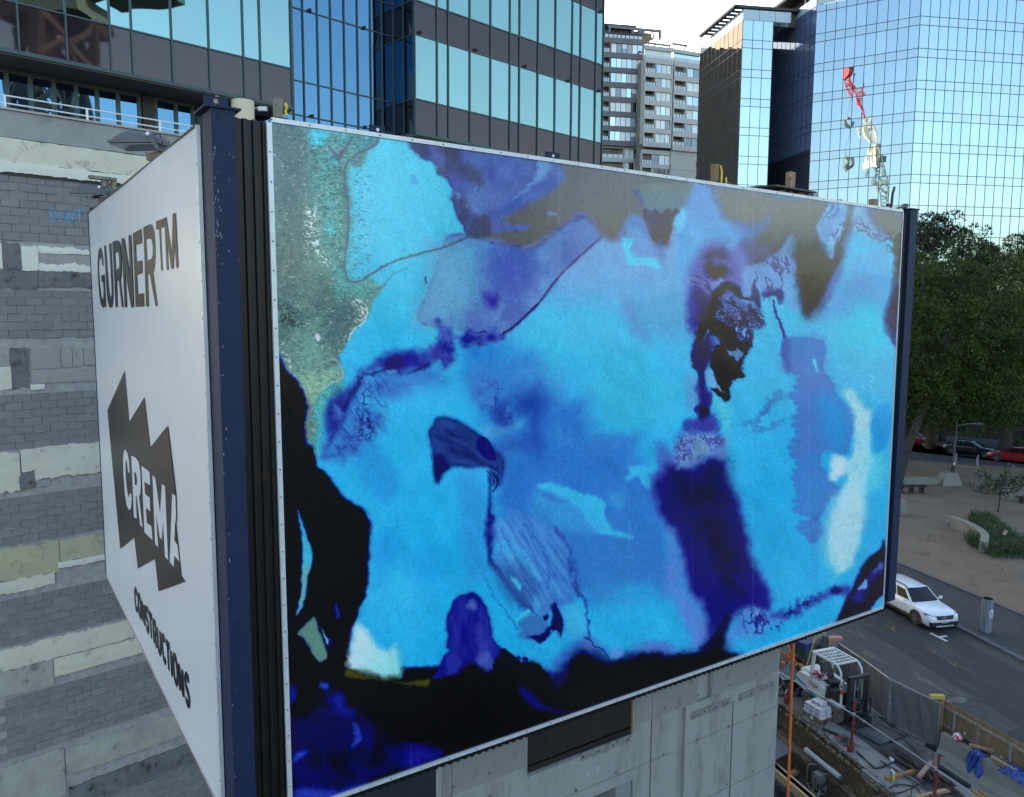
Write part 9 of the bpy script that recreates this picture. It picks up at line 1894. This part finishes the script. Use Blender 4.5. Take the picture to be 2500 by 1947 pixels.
# ================================================================ THINGS IN THE PIT
def pz(x, y, z): return hz(x, y, z)
t = thing('pvc_pipe', 'thick pale grey plastic pipe lying on the sandy ledge', 'pipe', pz(2010, 1880, LZ)); PVC = mat('pvc_grey', (.36, .40, .42), .45)
a, b = pz(1969, 1832, LZ+.13), pz(2052, 1899, LZ+.11); o = MB(); o.tube([a, b], .085, 14); obj('pipe', o, PVC, t, True); o = MB(); d = (b-a).normalized(); o.tube([b, b+d*.02], .07, 14); obj('socket', o, mat('pipe_mouth', (.1, .1, .1), .8), t); o = MB(); o.tube([a-d*.03, a+d*.12], .095, 14); obj('collar', o, PVC, t, True)
t = thing('pvc_pipe', 'thin pale grey plastic pipe lying beside the thick one', 'pipe', pz(2060, 1890, LZ)); o = MB(); o.tube([pz(1996, 1852, LZ+.12), pz(2120, 1940, LZ+.09)], .04, 10); obj('pipe', o, PVC, t, True)
# timber stack lower left
t_ = FZ+.1
for i in range(9):
    tier, col = divmod(i, 3); o = MB(); off = Vector((.0, .22*col-.1*tier, .0)); a = pz(1880, 1858+0, FZ+.7)+off+Vector((0, 0, .12*tier-.3)); d = (pz(1990, 1960, FZ+.7)-pz(1893, 1876, FZ+.7)).normalized(); o.bar(a-d*1.5, a+d*random.uniform(3.2, 4.4), .16, .085)
    tag(obj('timber_length', o, PINE), 'new pine length in the %s tier of the pit stack, %s one' % (('bottom', 'middle', 'top')[tier], ('nearest', 'middle', 'farthest')[col]), 'timber', 'stack of new timber in the pit')
o = MB(); o.bar(pz(1926, 1892, FZ+.1), pz(1949, 1883, FZ+.1), .2, .12); tag(obj('timber_offcut', o, ORT), 'orange-brown timber offcut on the dark pit floor', 'timber')
o = MB(); o.prism([pz(*p, LZ+.1) for p in ((1885, 1800), (1902, 1808), (1934, 1836), (1885, 1862), (1870, 1840))], (0, 0, .04)); tag(obj('dark_panel', o, mat('slate_panel', (.05, .055, .07), .6, (.07, .075, .09), 2)), 'flat dark slate-blue panel lying beside the wall edge', 'panel')
# petrol pump in a tubular frame
pc = pz(2008, 1928, FZ); t = thing('site_pump', 'small grey motor pump in a tubular steel frame on the pit floor', 'pump', pc); s = .42
FRM = mat('pump_frame', (.2, .21, .2), .5, metal=.4); MOT = mat('pump_body', (.16, .165, .15), .6, (.08, .08, .075), 6)
for y in (-.28, .28): o = MB(); o.tube([pc+Vector((-s, y, .03)), pc+Vector((-s, y, .62)), pc+Vector((-s*.85, y, .72)), pc+Vector((s*.85, y, .72)), pc+Vector((s, y, .62)), pc+Vector((s, y, .03)), pc+Vector((-s, y, .03))], .022, 6); obj('frame', o, FRM, t, True)
for x in (-s, s): o = MB(); o.tube([pc+Vector((x, -.28, .06)), pc+Vector((x, .28, .06))], .02, 6); obj('frame', o, FRM, t)
o = MB(); o.bx(pc.x-.3, pc.x+.3, pc.y-.22, pc.y+.22, pc.z+.1, pc.z+.5); obj('motor', o, MOT, t); o = MB(); o.lathe(pc+Vector((-.1, -.06, .5)), (0, 0, 1), [(0, .2), (.1, .2), (.14, .08)], 14); obj('tank', o, FRM, t, True)
for i in range(6): o = MB(); o.bx(pc.x-.27+.09*i, pc.x-.23+.09*i, pc.y-.245, pc.y-.222, pc.z+.14, pc.z+.34); obj('fin', o, BLACK, t)
o = MB(); o.lathe(pc+Vector((.16, -.1, .5)), (0, 0, 1), [(0, .1), (.08, .1)], 12); obj('filter', o, FRM, t); o = MB(); o.lathe(pc+Vector((0, -.25, .2)), (0, -1, -.2), [(0, .1), (.12, .09)], 12); obj('outlet', o, FRM, t)
HOSE = mat('pale_green_hose', (.2, .26, .24), .5)
for lb, pts in (('pale hose falling straight from the pump outlet', [(2003, 1920), (2000, 1935), (1997, 1950), (1994, 1975)]), ('pale hose curving right from the pump', [(2026, 1918), (2036, 1926), (2046, 1940), (2055, 1965)]), ('second pale hose curving down beside the pump', [(2026, 1918), (2031, 1935), (2030, 1955), (2028, 1975)])): cable('pump_hose', lb, pts, .03, HOSE, 'hose', FZ+.12)
for x in (2033, 2048): o = MB(); o.bar(pz(x-6, 1906-2, LZ-.02), pz(x+12, 1916+2, LZ-.05), .08, .05); tag(obj('rusty_offcut', o, RB), 'dark rusty offcut on the ledge below the thick pipe, %s' % ('left one' if x < 2040 else 'right one'), 'offcut')
# ================================================================ WHAT THE GLASS REFLECTS: cranes behind the camera, low unseen buildings added to darken reflections
def lattice(parent, a, b, w, nseg, m, r=.10, name='lattice'):
    a, b = Vector(a), Vector(b); d = (b-a).normalized(); u = d.orthogonal().normalized(); v = d.cross(u); L = (b-a).length; o = MB(); cs = [(-1, -1), (1, -1), (1, 1), (-1, 1)]
    for sx, sy in cs: q = (u*sx+v*sy)*w/2; o.bar(a+q, b+q, r*2, r*2)
    for k in range(nseg):
        p, q = a+d*L*k/nseg, a+d*L*(k+1)/nseg
        for i in range(4):
            c0 = (u*cs[i][0]+v*cs[i][1])*w/2; c1 = (u*cs[(i+1) % 4][0]+v*cs[(i+1) % 4][1])*w/2; o.bar(p+c0, q+c1 if k % 2 else p+c1, r*1.3, r*1.3); o.bar(p+c1, q+c0, r*1.3, r*1.3)
    return obj(name, o, m, parent)
def mirrored(F, px_, py_, Y): v = at_depth(px_, py_, Y); dist = (v-F.p(0, 0, 0)).dot(F.n); return v-F.n*2*dist
CRR = mat('crane_red', (.5, .03, .03), .5); CRW = mat('crane_cream', (.62, .58, .48), .5); CRG = mat('crane_grey', (.16, .2, .2), .5)
Yv = 235; mp_ = lambda x, y: mirrored(FD, x, y, Yv)
lc = thing('luffing_crane', 'red and white luffing tower crane standing behind the viewpoint, seen in the mirror tower', 'crane', Vector((mp_(2150, 480).x, mp_(2150, 480).y, 0)))
lattice(lc, mp_(2080, 190), mp_(2112, 290), 1.7, 9, CRR, .13, 'jib'); lattice(lc, mp_(2112, 290), mp_(2138, 390), 2.2, 7, CRW, .2, 'jib_root'); lattice(lc, mp_(2138, 390), mp_(2160, 560), 2.2, 11, CRG, .16, 'mast')
o = MB(); c = mp_(2079, 182); o.bx(c.x-1.4, c.x+1.4, c.y-1, c.y+1, c.z-1.0, c.z+1.2); obj('jib_head', o, CRR, lc); o = MB(); c = mp_(2135, 385); o.bx(c.x-1.3, c.x+1.3, c.y-1.2, c.y+1.2, c.z-2.4, c.z+2.6); obj('machine_deck', o, CRW, lc); o = MB(); c = mp_(2148, 398); o.bx(c.x-1, c.x+1, c.y-.8, c.y+.8, c.z-.8, c.z+.8); obj('counterweight', o, CRG, lc)
o = MB(); o.tube([mp_(2074, 190), mp_(2070, 285)], .09, 5); o.tube([mp_(2070, 300), mp_(2069, 390)], .09, 5); a = mp_(2070, 298); o.bx(a.x-.6, a.x+.6, a.y-.5, a.y+.5, a.z-.9, a.z+.9); a = mp_(2069, 402); o.lathe(a, (0, 0, 1), [(-2.6, .2), (-.4, .9), (1.6, .5), (2.4, .1)], 8); obj('hook_block', o, CRG, lc)
mlow = mp_(2160, 560); lattice(lc, mlow, Vector((mlow.x, mlow.y, 0)), 2.6, 12, CRG, .16, 'mast')
mt_ = lambda x, y: mirrored(FT, x, y, 60); b_ = mt_(140, 150)
tc_ = thing('tower_crane', 'brown lattice crane mast behind the viewpoint, seen in the office tower glass', 'crane', Vector((b_.x, b_.y, 0)))
TCM_ = mat('crane_brown', (.055, .045, .04), .6); lattice(tc_, Vector((b_.x, b_.y, 0)), Vector((b_.x, b_.y, 34.5)), 4.0, 12, TCM_, .28, 'mast'); lattice(tc_, Vector((b_.x, b_.y, 0)), Vector((b_.x, b_.y, 34)), 1.5, 24, TCM_, .1, 'inner_mast')
o = MB(); o.bx(b_.x-2.7, b_.x+2.7, b_.y-2.7, b_.y+2.7, 34.5, 36.0); obj('slew_ring', o, TCM_, tc_); c = mt_(330, -30); o = MB(); o.bx(c.x-2.6, c.x+2.6, c.y-2.2, c.y+2.2, 36.6, 43); obj('machine_house', o, mat('crane_green', (.015, .05, .045), .5), tc_); o = MB(); o.bar(Vector((b_.x, b_.y, 37)), Vector((c.x, c.y, 38.5)), 2.4, 2.2); obj('deck', o, mat('deck_teal', (.08, .16, .16), .5), tc_)
BRICK_ = mat('unseen_brick', (.2, .15, .115), .85, (.16, .12, .095), .2); RENDER_ = mat('unseen_render', (.33, .31, .28), .85, (.28, .265, .24), .2)
for lb, x, y, w, d, h, m in (('unseen low brown brick building added across the street behind the viewpoint', 120, -60, 60, 40, 17, BRICK_), ('unseen low pale rendered building added behind the viewpoint', 60, -150, 90, 40, 22, RENDER_), ('unseen brown brick building added behind and left of the viewpoint', -60, -140, 70, 40, 20, BRICK_), ('unseen pale rendered building added far to the right of the street', 175, 40, 40, 80, 20, RENDER_)):
    t = thing('unseen_building', lb, 'building', (x, y, 0)); o = MB(); o.bx(x-w/2, x+w/2, y-d/2, y+d/2, 0, h); obj('unseen_walls', o, m, t); o = MB(); o.bx(x-w/2-.4, x+w/2+.4, y-d/2-.4, y+d/2+.4, h+.003, h+.7); obj('unseen_parapet', o, RENDER_, t)
    o = MB(); nw = int(w/6)
    for fl_ in range(int(h/4)):
        for k in range(nw): xx = x-w/2+2+k*6; zz0 = 1.4+4*fl_; o.bx(xx, xx+2.6, y+d/2+.003, y+d/2+.05, zz0, zz0+1.8)
    obj('windows', o, CARGLASS, t, kind='stuff')
